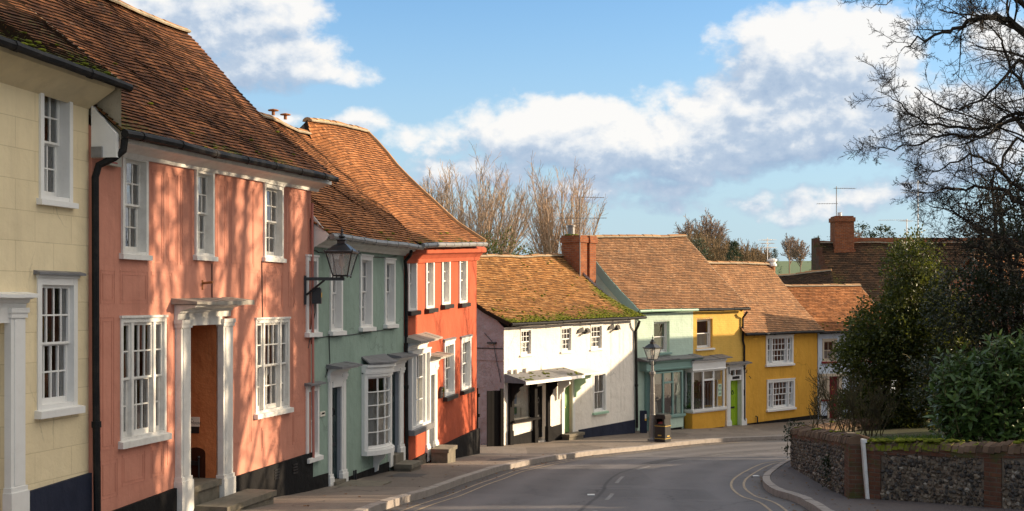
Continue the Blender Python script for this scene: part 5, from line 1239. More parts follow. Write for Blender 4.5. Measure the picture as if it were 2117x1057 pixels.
def flint_wall(name, label, P, zt, zb, th, stones, bricks=(), coping='edge', mossf=None):
    """P polyline of the face seen from the street; th thickness behind it"""
    P = [V((x, y, 0)) for x, y in P]; root = thing(name, label, 'garden wall', V((P[0].x, P[0].y, zb(0) + .3)))
    L = [0]
    for a, b in zip(P, P[1:]): L.append(L[-1] + (b - a).length)
    def at(s):
        for i in range(len(P) - 1):
            if s <= L[i + 1] or i == len(P) - 2:
                d = (P[i + 1] - P[i]).normalized(); return P[i] + d * (s - L[i]), V((-d.y, d.x, 0))
    def Wf(s, o, z): p, n = at(s); return V((p.x - n.x * -o, p.y - n.y * -o, z))
    T = L[-1]; n = int(T / .3); k = MB()
    sgn = stones[2]
    for i in range(n):
        a, b = T * i / n, T * (i + 1) / n
        pa, na = at(a); pb, nb = at(min(b, T - 1e-4)); na, nb = na * sgn, nb * sgn
        k.hexa([V((p.x, p.y, z)) for za, zb_ in ((zb(a), zb(b)), (zt(a) - .1, zt(b) - .1)) for p, z in ((pa, za), (pb, zb_), (pb - nb * th, zb_), (pa - na * th, za))])
    k.build('wall_core', M['flintmortar'], root)
    k = MB(); s0, s1, _ = stones; rows = 15
    for r_ in range(rows + 4):
        s = s0 + R.random() * .06
        while s < s1:
            w = R.uniform(.04, .10); h = R.uniform(.03, .052); z = zb(s) + .25 + (r_ + .5) * .072 + R.gauss(0, .012)
            inb = any(a - .03 < s < b + .03 for a, b in bricks)
            if z < zt(s) - .18 and not inb:
                p, nn = at(s); c = p + nn * sgn * -.005; d = V((nn.y, -nn.x, 0)); q = R.random() * 50; vs = []; ro = Matrix.Rotation(R.random() * 6.28, 3, 'Y') @ Matrix.Rotation(R.random() * 6.28, 3, 'X'); bf = BALLF0 if R.random() < .6 else BALLF; pr_ = R.uniform(.028, .05)
                for b in (BALL0 if bf is BALLF0 else BALL):
                    kk = 1 + .75 * nz(b * 1.4 + V((q, q, q))); b = ro @ b; vs.append(c + d * (b.x * w * .55 * kk) + nn * sgn * (b.y * pr_ * kk) + V((0, 0, z + b.z * h * kk)))
                k.add(vs, bf, 0)
            s += w * 1.02
    k.build('flints', M['flint'], root, uv=False, fix=False)
    k = MB()
    for a, b in list(bricks) + [(s0, s1)]:
        band = (a, b) == (s0, s1)
        m = max(1, int((b - a) / .5))
        for i in range(m):
            x, y = lerp(a, b, i / m), lerp(a, b, (i + 1) / m); pa, na = at(x); pb, nb = at(y - 1e-4); na, nb = na * sgn, nb * sgn; e = .028 if band else .022
            lo = (lambda q: zt(q) - .2) if band else zb
            k.hexa([V((p.x, p.y, z)) for za, zc in ((lo(x), lo(y)), (zt(x) - .1, zt(y) - .1)) for p, z in ((pa + na * e, za), (pb + nb * e, zc), (pb - nb * .05, zc), (pa - na * .05, za))])
    pa, na = at(0); na = na * sgn; d = (P[1] - P[0]).normalized()   # brick quoin closing the end
    k.hexa([V((p.x, p.y, z)) for z in (zb(0), zt(0) - .1) for p in (pa + na * .03 - d * .03, pa + na * .03 + d * .3, pa - na * (th + .02) + d * .3, pa - na * (th + .02) - d * .03)])
    k.build('brick_quoins', M['brickold'], root)
    k = MB(); s = -.02
    while s < T:
        w = .075 if coping == 'edge' else .11
        p, nn = at(clamp(s, 0, T - .01)); nn = nn * sgn; d = V((nn.y, -nn.x, 0)); d = d if d.dot(P[1] - P[0]) > 0 else -d; z = zt(s); j = R.gauss(0, .012); tl = .04 if coping == 'edge' else 0.0
        f0, f1 = .05 + R.gauss(0, .008), th + .05
        q = lambda o, ds, zz: V((p.x + nn.x * o + d.x * ds, p.y + nn.y * o + d.y * ds, zz + j))
        mv = mossf(s) + .12 * R.random() if mossf else .2
        k.add([q(f0, 0, z - .11), q(f0, w * .92, z - .11), q(-f1, w * .92, z - .11), q(-f1, 0, z - .11), q(f0 - .03, tl, z - .01), q(f0 - .03, w * .92 + tl, z - .01), q(-th * .5, w * .92 + tl, z + .05), q(-th * .5, tl, z + .05), q(-f1 + .03, tl, z - .01), q(-f1 + .03, w * .92 + tl, z - .01)],
              [(3, 2, 1, 0), (0, 1, 5, 4), (4, 5, 6, 7), (7, 6, 9, 8), (8, 9, 2, 3), (0, 4, 7, 8, 3), (1, 2, 9, 6, 5)], 0, mv)
        s += w
    k.build('coping', M['coping'], root, uv=False)
    if mossf:
        k = MB()
        for _ in range(int(T * 120)):
            s = R.random() * T
            if mossf(s) + R.gauss(0, .12) < .5: continue
            p, nn = at(s); nn = nn * sgn; o = -R.random() * th * .8 + .03; s_ = R.uniform(.015, .045); k.lump(V((p.x + nn.x * o, p.y + nn.y * o, zt(s) + .02 + .04 * (1 - abs(-o - th * .5) / th))), s_ * 1.5, s_ * 1.5, s_ * .6)
        if k.v: k.build('moss', M['moss'], root, smooth=True, uv=False)['kind'] = 'stuff'
    return root
PW1 = [(5.88, 21.85), (6.05, 23.6), (6.25, 26), (6.40, 28.0), (6.5, 29.2), (6.8, 30.4), (7.4, 31.6), (8.7, 33.2), (10.2, 34.4), (12.2, 35.2), (20, 35.7)]
ztw1 = lambda s: ipl([(0, -2.36), (4.2, -2.68), (7.5, -2.97), (10, -3.12), (24, -3.3)], s)
flint_wall('flint_wall', 'curved flint garden wall with brick on edge coping beside the road bend', PW1, ztw1, lambda s: ztw1(s) - 1.5, .34, (.32, 10.5, 1), bricks=((.0, .5),), mossf=lambda s: .2 + .1 * sin(s * 3))
PW2 = [(6.12, 21.75), (6.9, 20.9), (8.0, 19.5), (11.5, 15.8), (17, 10.5)]
flint_wall('flint_wall', 'flint garden wall with thick yellow green moss below the laurel', PW2, lambda s: ipl([(0, -2.45), (2.9, -2.22), (8, -1.9), (16, -1.4)], s) + .012 * sin(s * 2.2), lambda s: -4.1, .34, (.3, 8, -1), bricks=((0, .3), (2.2, 2.5)), coping='flat', mossf=lambda s: (.5 if s < 1.7 else .27) + .16 * noise.noise(V((s * 2.3, 0, 4))))
M['tar_patch'] = asphalt('tar_patch', (.05, .046, .046), (.065, .06, .058))
def ground_patch(P_, i0, i1, d0_, d1_, zf_, name='pavement_patch', m='tar_patch', dz=.004):
    k = MB()
    for i in range(i0, i1):
        a, b = (off(P_[j - 1:j + 2], d) [1] for j, d in ((i, d0_), (i, d1_))); c, d = (off(P_[j - 1:j + 2], d_)[1] for j, d_ in ((i + 1, d1_), (i + 1, d0_)))
        k.quad(*[V((q.x, q.y, zf_(q) + dz)) for q in (a, b, c, d)])
    return struct(k.build(name, M[m], None, fix=False))
LQ = resample(lk, 1500); near = lambda Y: min(range(len(LQ)), key=lambda i: abs(LQ[i].y - Y))
for Y_, n_, a_, b_ in ((26.3, 16, 1.0, 1.7), (31.5, 30, .5, 1.0), (36.0, 22, 1.6, 2.3)): ground_patch(LQ, near(Y_), near(Y_) + n_, a_, b_, zpave)
for Y_, n_, a_, b_ in ((33.5, 60, -2.6, -3.0),): ground_patch(LQ, near(Y_), near(Y_) + n_, a_, b_, zroad, 'road_patch')
# fallen leaves and grit along the kerbs and wall foot
k = MB(); M['litterleaf'] = leafmat('dead_leaf', (.12, .06, .025), (.22, .12, .05), rough=.8, trans=.05, spec=.2)
for P_, d0_, d1_, n_, zf_ in ((lk, -.02, -.35, 260, zroad), (rk, .02, .3, 260, zroad), (lk, .3, 2.2, 120, zpave), (rk, -.3, -1.1, 260, zpave)):
    for _ in range(n_):
        i = R.randrange(40, NL - 30); q = off(P_[i - 1:i + 2], lerp(d0_, d1_, R.random() ** 1.6))[1] + (P_[i] - P_[i - 1]) * R.random(); a = R.random() * 6.28; s_ = R.uniform(.02, .045); e, f = V((cos(a), sin(a), R.uniform(-.1, .3))) * s_, V((-sin(a), cos(a), R.uniform(-.1, .3))) * s_ * .6; q = V((q.x, q.y, zf_(q) + .012))
        k.quad(q - e, q + f, q + e, q - f)
o = k.build('fallen_leaves', M['litterleaf'], None, fix=False, uv=False); o['kind'] = 'stuff'
# leaning gate posts in the gap
r_ = thing('gate_post', 'dark weathered timber gate post in the gap of the flint wall', 'post', (5.98, 21.9, -3.5)); k = MB()
k.hexa([V((5.9 + a + .0 * z, 22.0 + b, z)) for z in (-3.9, -2.34) for a, b in ((.0, 0), (.1, 0), (.1, .12), (0, .12))]); k.build('post', M['wood_dark'], r_)
k = MB(); k.hexa([V((5.89 + a, 21.99 + b, z)) for z in (-2.339, -2.29) for a, b in ((-.02, -.02), (.13, -.02), (.13, .14), (-.02, .14))]); k.build('post_cap', M['wood'], r_)
r_ = thing('gate_post', 'white painted leaning board post against the mossy flint wall', 'post', (6.08, 21.7, -3.5)); k = MB()
k.hexa([V((6.03 + a - .075 * (z + 2.4), 21.66 + b, z)) for z in (-3.75, -2.42) for a, b in ((.0, 0), (.055, 0), (.055, .1), (0, .1))]); k.build('post', M['white_worn'], r_)
k = MB(); k.hexa([V((6.03 + a, 21.65 + b, z)) for z in (-2.42, -2.36) for a, b in ((-.0, 0), (.08, 0), (.03, .11), (0, .11))]); k.build('post_cap', M['white'], r_)
k = MB(); gx = [5.9 + i * .6 for i in range(30)]
def gardz(x, y): return ipl([(11, -1.7), (15.8, -2.1), (19.5, -2.4), (21.6, -2.6), (24, -2.75), (29.5, -3.2), (34, -3.5), (36, -3.8)], y) + .05 * (x - 7) * .6 + .06 * nz((x, y, 9), .8)
def wallx(y): return ipl([(10.6, 17.1), (15.9, 11.6), (19.6, 8.1), (20.9, 7.05), (21.75, 6.3), (23.6, 6.2), (26, 6.42), (28, 6.58), (29.2, 6.68), (30.4, 7.0), (31.6, 7.6), (33.2, 8.9), (34.4, 10.4), (35.2, 12.4)], y)
ys = [11 + i * .45 for i in range(55)]
rows = []
for y in ys:
    x0 = wallx(y); rows.append([V((lerp(x0, 24, j / 24), y, gardz(lerp(x0, 24, j / 24), y))) for j in range(25)])
for a, b in zip(rows, rows[1:]):
    for j in range(24): k.quad(a[j], a[j + 1], b[j + 1], b[j])
struct(k.build('garden_ground', M['soil'], None, fix=False, smooth=False))

# ------------------------------------------------------------------ street furniture
def lantern(root, c, s, yaw=0.0, glassm='frost'):
    """four sided tapering lantern; c is the middle of its bottom frame, s its top half width"""
    c = V(c); h = s * 1.75; b = s * .56
    def q(r, z, i): a = yaw + pi / 4 + i * pi / 2; return c + V((cos(a) * r * 1.414, sin(a) * r * 1.414, z))
    k = MB()
    for i in range(4):
        k.tube([q(b, 0, i), q(s, h, i)], s * .05, 5); k.tube([q(b, 0, i), q(b, 0, i + 1)], s * .06, 5); k.tube([q(s, h, i), q(s, h, i + 1)], s * .07, 5); k.lump(q(s * 1.08, h + s * .12, i), s * .07, s * .07, s * .13); k.tube([q(b, 0, i), q(b, -s * .16, i)], s * .05, 5)
    ring = [(1.12, h), (1.12, h + s * .1), (.95, h + s * .16), (.45, h + s * .62), (.3, h + s * .7), (.3, h + s * .9), (.36, h + s * .95)]
    vs = [q(r * s, z, i) for r, z in ring for i in range(4)]
    k.add(vs, [(i * 4 + j, i * 4 + (j + 1) % 4, (i + 1) * 4 + (j + 1) % 4, (i + 1) * 4 + j) for i in range(len(ring) - 1) for j in range(4)] + [(3, 2, 1, 0)])
    k.lathe(c + V((0, 0, h + s * .95)), [(s * .42, 0), (s * .42, s * .06), (s * .22, s * .2), (s * .28, s * .3), (s * .14, s * .42), (s * .08, s * .6), (s * .13, s * .7), (s * .05, s * .82), (s * .01, s * 1.15)], 10)
    ob = k.build('lantern', M['iron'], root)
    k = MB()
    for i in range(4): k.quad(q(b * .98, 0, i), q(b * .98, 0, i + 1), q(s * .97, h, i + 1), q(s * .97, h, i))
    k.build('lantern_glass', M[glassm], ob, fix=False)
    k = MB(); k.lathe(c + V((0, 0, h * .35)), [(s * .05, -h * .3), (s * .05, 0), (s * .2, h * .1), (s * .24, h * .35), (s * .15, h * .55), (.01, h * .6)], 10); k.build('lamp_bulb', M['sign'], ob, smooth=True)
    return ob
cP = fA.W(fA.U(629), .02, 0); zl = fA.Z(632, 577)
r_ = thing('wall_lamp', 'black four sided street lantern on an iron bracket of the pink house corner', 'street lamp', V((cP.x, cP.y, zl)))
ax = V((NN.x, NN.y, 0)); ax = (ax * .96 + V((D.x, D.y, 0)) * .28).normalized(); A = V((cP.x, cP.y, zl)); k = MB(); tip = A + ax * .68 + V((0, 0, -.01)); tip.z = zl
k.box(lambda u, o, z: A + ax * u + V((-ax.y, ax.x, 0)) * o + V((0, 0, z)), -.02, .73, -.022, .022, -.03, .03)
k.tube([A + ax * .02 + V((0, 0, -.3)), A + ax * .36 + V((0, 0, -.02))], .022, 6); k.box(lambda u, o, z: A + ax * u + V((-ax.y, ax.x, 0)) * o + V((0, 0, z)), -.015, .02, -.025, .025, -.48, .06)
k.tube([tip, tip + V((0, 0, .05))], .035, 8); k.build('bracket', M['iron'], r_)
lantern(r_, tip + V((0, 0, .06)), .245, yaw=atan2(NN.y, NN.x) + .12)
cb = fA.W(fA.U(640) + .02, .05, fA.Z(643, 613)); k = MB(); bw_ = lambda u, o, z: cb + ax * o + V((-ax.y, ax.x, 0)) * u + V((0, 0, z))
k.box(bw_, -.09, .09, .0, .17, -.14, .15); k.box(bw_, -.07, .07, .02, .15, .15, .17); cbx = k.build('control_box', M['black'], r_)
k = MB(); k.box(bw_, -.08, .08, .168, .174, -.02, .07); k.build('warning_label', M['yellowlab'], cbx)
k = MB(); k.tube([bw_(0, .05, -.14), bw_(.0, .05, -.3), bw_(.0, .0, -.55), bw_(.0, -.02, -.9)], .01, 5); k.build('cable', M['black'], cbx)

def solve_ground(x, y, Y0=18, zf=lambda p: g(p.y)):
    Y = Y0
    while Y < 80:
        q = pt(x, y, Y)
        if q.z < zf(q): return V((q.x, q.y, zf(q)))
        Y += .02
pl_ = solve_ground(1349, 912, 30); sc_ = F / pl_.y
r_ = thing('lamp_post', 'grey cast iron lamp post with black lantern beside the litter bin', 'street lamp', pl_)
H_ = (912 - 743) / sc_; k = MB()
k.lathe(pl_ + V((0, 0, -.05)), [(.17, 0), (.17, .12), (.13, .16), (.12, .2), (.115, .55), (.10, .9), (.105, .93), (.09, .97), (.08, 1.6), (.085, 1.63), (.075, 1.66), (.058, H_ - .55), (.075, H_ - .5), (.1, H_ - .44), (.1, H_ - .38), (.05, H_ - .34), (.035, H_)], 12)
k.build('column', M['greypole'], r_)
k = MB(); t = pl_ + V((0, 0, H_))
for i in range(4): a = i * pi / 2 + .5; k.tube([t + V((cos(a) * q, sin(a) * q, z)) for q, z in ((.03, -.2), (.12, -.17), (.16, -.08), (.12, 0.0))], .011, 4)
k.build('lantern_cradle', M['iron'], r_)
lantern(r_, t, .215, yaw=atan2(-fM.n.y, -fM.n.x) + .3, glassm='frost')
pb = solve_ground(1370, 914, 30)
r_ = thing('litter_bin', 'black litter bin with gold bands behind the lamp post', 'litter bin', pb)
fb_ = Fc((pb.x - .23, pb.y - .1), (pb.x + .20, pb.y + .12)); fb_ = Fc((pb.x - .27, pb.y + .12), (pb.x + .06, pb.y - .12)); BW = lambda u, o, z: fb_.W(u, o, z + pb.z)
def rbox(k, W, u0, u1, o0, o1, z0, z1, r=.05, mat=0, n=3):
    ring = []
    for cu, co, a0 in ((u1 - r, o1 - r, 0), (u0 + r, o1 - r, 1), (u0 + r, o0 + r, 2), (u1 - r, o0 + r, 3)):
        for i in range(n + 1): a = (a0 + i / n) * pi / 2; ring.append((cu + r * cos(a), co + r * sin(a)))
    m = len(ring); k.add([W(u, o, z) for z in (z0, z1) for u, o in ring], [tuple(range(m))[::-1], tuple(range(m, 2 * m))] + [(i, (i + 1) % m, (i + 1) % m + m, i + m) for i in range(m)], mat)
bs, bd = .41, .44; k = MB(); rbox(k, BW, 0, bs, -bd, 0, 0, .6); k.box(BW, .02, .06, -bd + .02, -.02, .6, .8); k.box(BW, bs - .06, bs - .02, -bd + .02, -.02, .6, .8); k.box(BW, .06, bs - .06, -bd + .02, -bd + .05, .6, .8); k.box(BW, .0 + .02, .09, -.05, -.0, .6, .8); k.box(BW, bs - .09, bs - .02, -.05, 0, .6, .8)
bb = k.build('bin_body', M['black'], r_)
k = MB(); rbox(k, BW, -.015, bs + .015, -bd - .015, .015, .78, .88); rbox(k, BW, .02, bs - .02, -bd + .02, -.02, .88, .92); k.build('bin_hood', M['black'], r_)
k = MB()
for z in (.1, .52): rbox(k, BW, -.006, bs + .006, -bd - .006, .006, z, z + .018)
k.box(BW, .14, .28, .001, .008, .2, .24); k.box(BW, bs + .001, bs + .008, -.3, -.14, .17, .21); k.build('gold_bands', M['gold'], bb)
k = MB(); k.lump(BW(.2, -.22, .6), .15, .15, .08); k.build('litter', M['redink'], bb, smooth=True)
pq = fW.W(fW.L + .22, .25, g(46.6)); r_ = thing('bollard', 'short navy bollard with striped label at the white cottage corner', 'bollard', pq)
k = MB(); k.hexa([pq + V((a, b, z)) for z in (-.2, .62) for a, b in ((-.13, -.1), (.12, -.1), (.12, .1), (-.13, .1))]); bo = k.build('post', M['plinth_blue'], r_)
k = MB(); k.box(lambda u, o, z: pq + V((u, -.1 - o, z)), .04, .1, .001, .006, .34, .5, 0); k.box(lambda u, o, z: pq + V((u, -.1 - o, z)), .04, .1, .001, .006, .26, .335, 1); k.build('label', [M['sign'], M['yellowlab']], bo)
# black boarded gates between the red house and the cottage
a, b = V((-1.05, 37.6)), V((-.45, 40.2))
fGt = Fc((-2.1, 37.9), (-.98, 37.3)); r_ = thing('yard_gate', 'tall black boarded gate closing the gap beside the red house', 'gate', fGt.W(.5, 0, g(37.6))); k = MB(); u = 0.0
while u < fGt.L - .05: k.box(fGt.W, u, u + .13, -.03, 0 + R.uniform(-.003, .003), g(37.6) + .05, -2.55); u += .138
gp = k.build('boards', M['wood_dark'], r_)
k = MB()
for z in (.35, 1.0, 1.6): k.box(fGt.W, 0, fGt.L, -.08, -.032, g(37.6) + z, g(37.6) + z + .1)
k.build('rails', M['wood_dark'], r_)
fGp = Fc((-.78, 39.7), (-.30, 39.95)); r_ = thing('yard_gate', 'narrow black boarded gate leaf against the white cottage corner', 'gate', fGp.W(.2, 0, g(39.8))); k = MB(); u = 0
while u < fGp.L - .05: k.box(fGp.W, u, u + .13, -.04, 0 + R.uniform(-.003, .003), g(39.8) - .1, -2.8); u += .138
k.build('boards', M['wood_dark'], r_); k = MB(); k.box(fGp.W, fGp.L - .1, fGp.L, .001, .08, g(39.8) - .1, -2.74); k.build('post', M['wood_dark'], r_)
# ------------------------------------------------------------------ trees and plants
def rnd_dir(d, ang, az=None):
    x = d.orthogonal().normalized(); y = d.cross(x); a = R.uniform(0, 2 * pi) if az is None else az
    return (d * cos(ang) + (x * cos(a) + y * sin(a)) * sin(ang)).normalized()
class Par:
    def __init__(s, **k): s.__dict__.update(k)
def branch(mb, p, d, L, r0, lvl, P):
    n = P.n[lvl]; pts = [V(p)]; rs = [r0]; ds = [d.copy()]; r1 = max(P.rmin, r0 * P.tip[lvl])
    for i in range(n):
        d = (d + V((R.gauss(0, 1), R.gauss(0, 1), R.gauss(0, 1))) * P.wob[lvl] + V((0, 0, P.up[lvl]))).normalized()
        pts.append(pts[-1] + d * (L / n)); rs.append(lerp(r0, r1, (i + 1) / n)); ds.append(d.copy())
    mb.tube(pts, rs, P.sides[lvl], cap=False)
    kids(mb, pts, rs, ds, L, lvl, P)
def kids(mb, pts, rs, ds, L, lvl, P):
    if lvl >= len(P.nch): 
        if P.leaf: P.leaf(pts, ds)
        return
    n = len(pts) - 1
    for c in range(P.nch[lvl]):
        t = lerp(P.start[lvl], 1.0, (c + R.random()) / P.nch[lvl]); i = min(int(t * n), n - 1); f = t * n - i
        q = lerp(pts[i], pts[i + 1], f); r = lerp(rs[i], rs[i + 1], f)
        dd = rnd_dir(ds[i], R.gauss(P.ang[lvl], P.ang[lvl] * .25))
        if getattr(P, 'bias', None): dd = (dd + P.bias * .35).normalized()
        branch(mb, q, dd, L * P.ratio[lvl] * R.uniform(.55, 1.15) * (1.15 - .5 * t), max(P.rmin, r * P.rr[lvl]), lvl + 1, P)
M['bark_dark'] = barkmat('dark_bark', (.03, .024, .019), (.05, .04, .028))
M['bark_grey'] = barkmat('pale_winter_bark', (.52, .37, .27), (.33, .25, .16))
M['bark_far'] = barkmat('far_winter_twigs', (.32, .22, .165), (.24, .17, .12))
M['bark_green'] = barkmat('mossy_bark', (.10, .085, .035), (.06, .05, .035))
M['holly'] = leafmat('holly_leaf', (.035, .055, .014), (.13, .145, .02), rough=.42, trans=.3, spec=.4)
M['ivy'] = leafmat('ivy_leaf', (.018, .03, .012), (.05, .06, .018), rough=.4, trans=.2)
M['laurel'] = leafmat('laurel_leaf', (.062, .115, .026), (.13, .20, .05), rough=.38, trans=.18, spec=.4)
M['pine'] = leafmat('pine_needles', (.03, .05, .024), (.06, .085, .03), rough=.6, trans=.1)
M['grassm'] = leafmat('garden_grass', (.06, .12, .015), (.13, .2, .03), rough=.6, trans=.3)
M['berry'] = paint('red_berries', (.4, .04, .02), .3, .0)

# the big bare tree whose limbs reach in from the right
def limb(mb, pix, Ys, r0, r1, P, L):
    pts = []; 
    for (x, y), Y in zip(pix, Ys): pts.append(pt(x, y, Y))
    fine = []
    for i in range(len(pts) - 1):
        a, b, c, d = pts[max(i - 1, 0)], pts[i], pts[i + 1], pts[min(i + 2, len(pts) - 1)]
        for q in range(4):
            t = q / 4; fine.append(.5 * ((2 * b) + (c - a) * t + (2 * a - 5 * b + 4 * c - d) * t * t + (3 * b - a - 3 * c + d) * t ** 3) + V((R.gauss(0, .03), R.gauss(0, .05), R.gauss(0, .03))))
    fine.append(pts[-1]); n = len(fine)
    rs = [lerp(r0, r1, i / (n - 1)) for i in range(n)]; ds = [(fine[min(i + 1, n - 1)] - fine[max(i - 1, 0)]).normalized() for i in range(n)]
    mb.tube(fine, rs, 7, cap=False); kids(mb, fine, rs, ds, L, 0, P)
YB = 24.0
PT = Par(n=(6, 6, 4, 3), wob=(.13, .2, .22, .25), up=(.0, .02, .03, .02), sides=(6, 4, 3, 3), tip=(.25, .35, .5, .6), nch=(22, 11, 7), start=(.08, .1, .1), ang=(.75, .8, .75), ratio=(.42, .42, .4), rr=(.42, .5, .6), rmin=.0032, leaf=None)
base = pt(2210, 900, YB); base.z = -2.7
rt = thing('bare_tree', 'large bare winter tree reaching dark twigs in from the right edge', 'tree', base); k = MB()
k.tube([base + V((0, 0, -.3)), base + V((.05, 0, 1.2)), base + V((-.05, .05, 3.0)), base + V((.0, .1, 5.2)), base + V((.1, 0, 7.5)), base + V((.15, 0, 11))], [.42, .33, .29, .25, .18, .05], 10); k.build('trunk', M['bark_dark'], rt, uv=False)
for pix, r0, r1, L in (
    ([(2210, 330), (2117, 242), (2040, 262), (1960, 262), (1900, 245), (1860, 215), (1815, 188)], .045, .005, 3.2),
    ([(2210, 330), (2117, 245), (2030, 280), (1960, 275), (1900, 300), (1850, 305), (1800, 312)], .042, .005, 3.0),
    ([(2210, 250), (2117, 70), (2060, 36), (2010, 40), (1960, 70), (1900, 80), (1862, 105)], .085, .006, 2.8),
    ([(2230, 150), (2117, 10), (2060, -30), (2000, -50), (1930, -40), (1860, -8), (1800, 18)], .05, .005, 3.0),
    ([(2180, 300), (2120, 130), (2070, 170), (2020, 210), (1960, 230), (1915, 250)], .042, .005, 2.6),
    ([(2210, 480), (2117, 420), (2050, 385), (1980, 390), (1920, 400), (1865, 392)], .048, .005, 2.8),
    ([(2210, 480), (2117, 400), (2040, 330), (1990, 330), (1940, 350), (1905, 380)], .042, .005, 2.6),
    ([(2210, 560), (2117, 520), (2040, 480), (1975, 440), (1920, 425)], .048, .005, 2.6),
    ([(2210, 560), (2117, 300), (2070, 340), (2040, 400), (2020, 480)], .042, .005, 2.4),
    ([(2210, 600), (2130, 560), (2060, 530), (1990, 500), (1950, 480)], .042, .005, 2.4),
    ([(2200, 260), (2117, 180), (2080, 110), (2050, 60), (2000, 20)], .042, .005, 2.6)):
    k = MB(); Y0 = YB + R.uniform(-.3, .3); limb(k, pix, [lerp(YB, Y0 + R.uniform(-1.2, 1.2), i / len(pix)) for i in range(len(pix))], r0, r1, PT, L); k.build('limb', M['bark_dark'], rt, fix=False, uv=False)

def leafquad(k, p, d, s, w=.55, n=None, fold=.25):
    """one leaf: folded diamond along d"""
    n = n or rnd_dir(d, pi / 2); b = d.cross(n).normalized(); n = b.cross(d)
    k.add([p, p + d * s * .5 + b * s * w * .5 + n * s * fold * .3, p + d * s, p + d * s * .5 - b * s * w * .5 + n * s * fold * .3], [(0, 1, 2), (0, 2, 3)])
def foliage(k, c, rx, ry, rz, n, s, keep=None, clump=9, core=.35, sun=None):
    c = V(c); q = R.random() * 50; made = 0
    while made < n:
        u = rnd_dir(V((0, 0, 1)), math.acos(R.uniform(-1, 1))); t = lerp(core, 1, R.random() ** .45)
        t *= 1 + .42 * noise.noise(u * 2.3 + V((q, 0, 0))) + .15 * noise.noise(u * 6 + V((0, q, 0)))
        p = c + V((u.x * rx, u.y * ry, u.z * rz)) * t
        if keep and not keep(p): continue
        if noise.noise(p * 1.5 + V((q, q, 0))) < -.18: made += 1; continue
        d0 = (u + V((0, 0, .25)) + V((R.gauss(0, .4), R.gauss(0, .4), R.gauss(0, .4)))).normalized()
        for _ in range(clump):
            leafquad(k, p + V((R.gauss(0, 1), R.gauss(0, 1), R.gauss(0, 1))) * s * 1.0, (d0 + V((R.gauss(0, .6), R.gauss(0, .6), R.gauss(0, .6)))).normalized(), s * R.uniform(.7, 1.2))
        made += 1
def leafy(name, label, base, h, blobs, mat, bark, s, cat='shrub', group=None, trunk_r=.1, clump=9, stems=5, keep=None):
    r = thing(name, label, cat, base, group); k = MB(); b = V(base)
    tgt = [V(x[0]) for x in blobs]
    for i, t in enumerate(tgt[:stems]):
        m = lerp(b, t, .5) + V((R.gauss(0, .1), R.gauss(0, .1), 0)); k.tube([b - V((0, 0, .2)), m, t], [trunk_r, trunk_r * .7, trunk_r * .25], 6)
        PB = Par(n=(4, 3, 2), wob=(.2, .25, .3), up=(.05, .03, 0), sides=(4, 3, 3), tip=(.3, .4, .5), nch=(9, 5), start=(.2, .2), ang=(.8, .8), ratio=(.5, .5), rr=(.4, .5), rmin=.006, leaf=None)
        kids(k, [b, m, t], [trunk_r, trunk_r * .7, trunk_r * .3], [(m - b).normalized(), (t - m).normalized(), (t - m).normalized()], (t - b).length * .8, 0, PB)
    k.build('trunk', M[bark], r, uv=False, fix=False)
    k = MB()
    for (c, rx, ry, rz, n) in blobs: foliage(k, c, rx, ry, rz, n, s, clump=clump, keep=keep)
    k.build('crown', M[mat], r, uv=False, fix=False); return r
Yh = 34.2
hp = lambda x, y, dy=0: pt(x, y, Yh + dy)
leafy('holly_bush', 'tall holly bush with yellow lit leaf tips behind the curved flint wall', pt(1870, 905, Yh), 5,
      [(hp(1890, 550), .75, .9, .85, 520), (hp(1905, 615), 1.1, 1.1, .85, 760), (hp(1860, 685), 1.25, 1.2, .85, 900), (hp(1800, 740), 1.0, 1.0, .7, 600), (hp(1845, 805), 1.15, 1.1, .75, 800), (hp(1920, 760), 1.2, 1.2, 1.0, 900), (hp(1785, 800), .65, .7, .55, 260), (hp(1762, 725), .5, .6, .4, 130), (hp(1850, 865), .8, .8, .5, 260), (hp(1960, 680), .9, 1., .9, 600), (hp(1950, 800), 1.1, 1.1, .9, 800), (hp(1895, 855), 1.1, 1.0, .6, 600), (hp(1800, 835), .9, .9, .6, 500), (hp(1825, 690), .9, .9, .7, 450), (hp(1905, 690), 1.2, 1.2, 1.0, 700)], 'holly', 'bark_green', .1, stems=8)
Yi = 29.0; ip = lambda x, y, dy=0: pt(x, y, Yi + dy)
leafy('ivy_clad_tree', 'dark ivy clad tree filling the space above the laurel', pt(2090, 900, Yi + 1), 6,
      [(ip(2060, 640), 1.0, 1.3, 1.0, 520), (ip(2110, 560), 1.1, 1.3, 1.2, 520), (ip(2010, 710), .9, 1.0, .8, 220), (ip(2150, 430), 1.0, 1.2, 1.2, 340), (ip(1995, 620), .9, 1.0, .9, 420), (ip(2090, 740), 1.4, 1.0, .8, 300), (ip(1960, 800), .9, .9, .9, 420), (ip(2060, 470), .9, 1.0, .8, 260)], 'ivy', 'bark_dark', .085, cat='tree', stems=8)
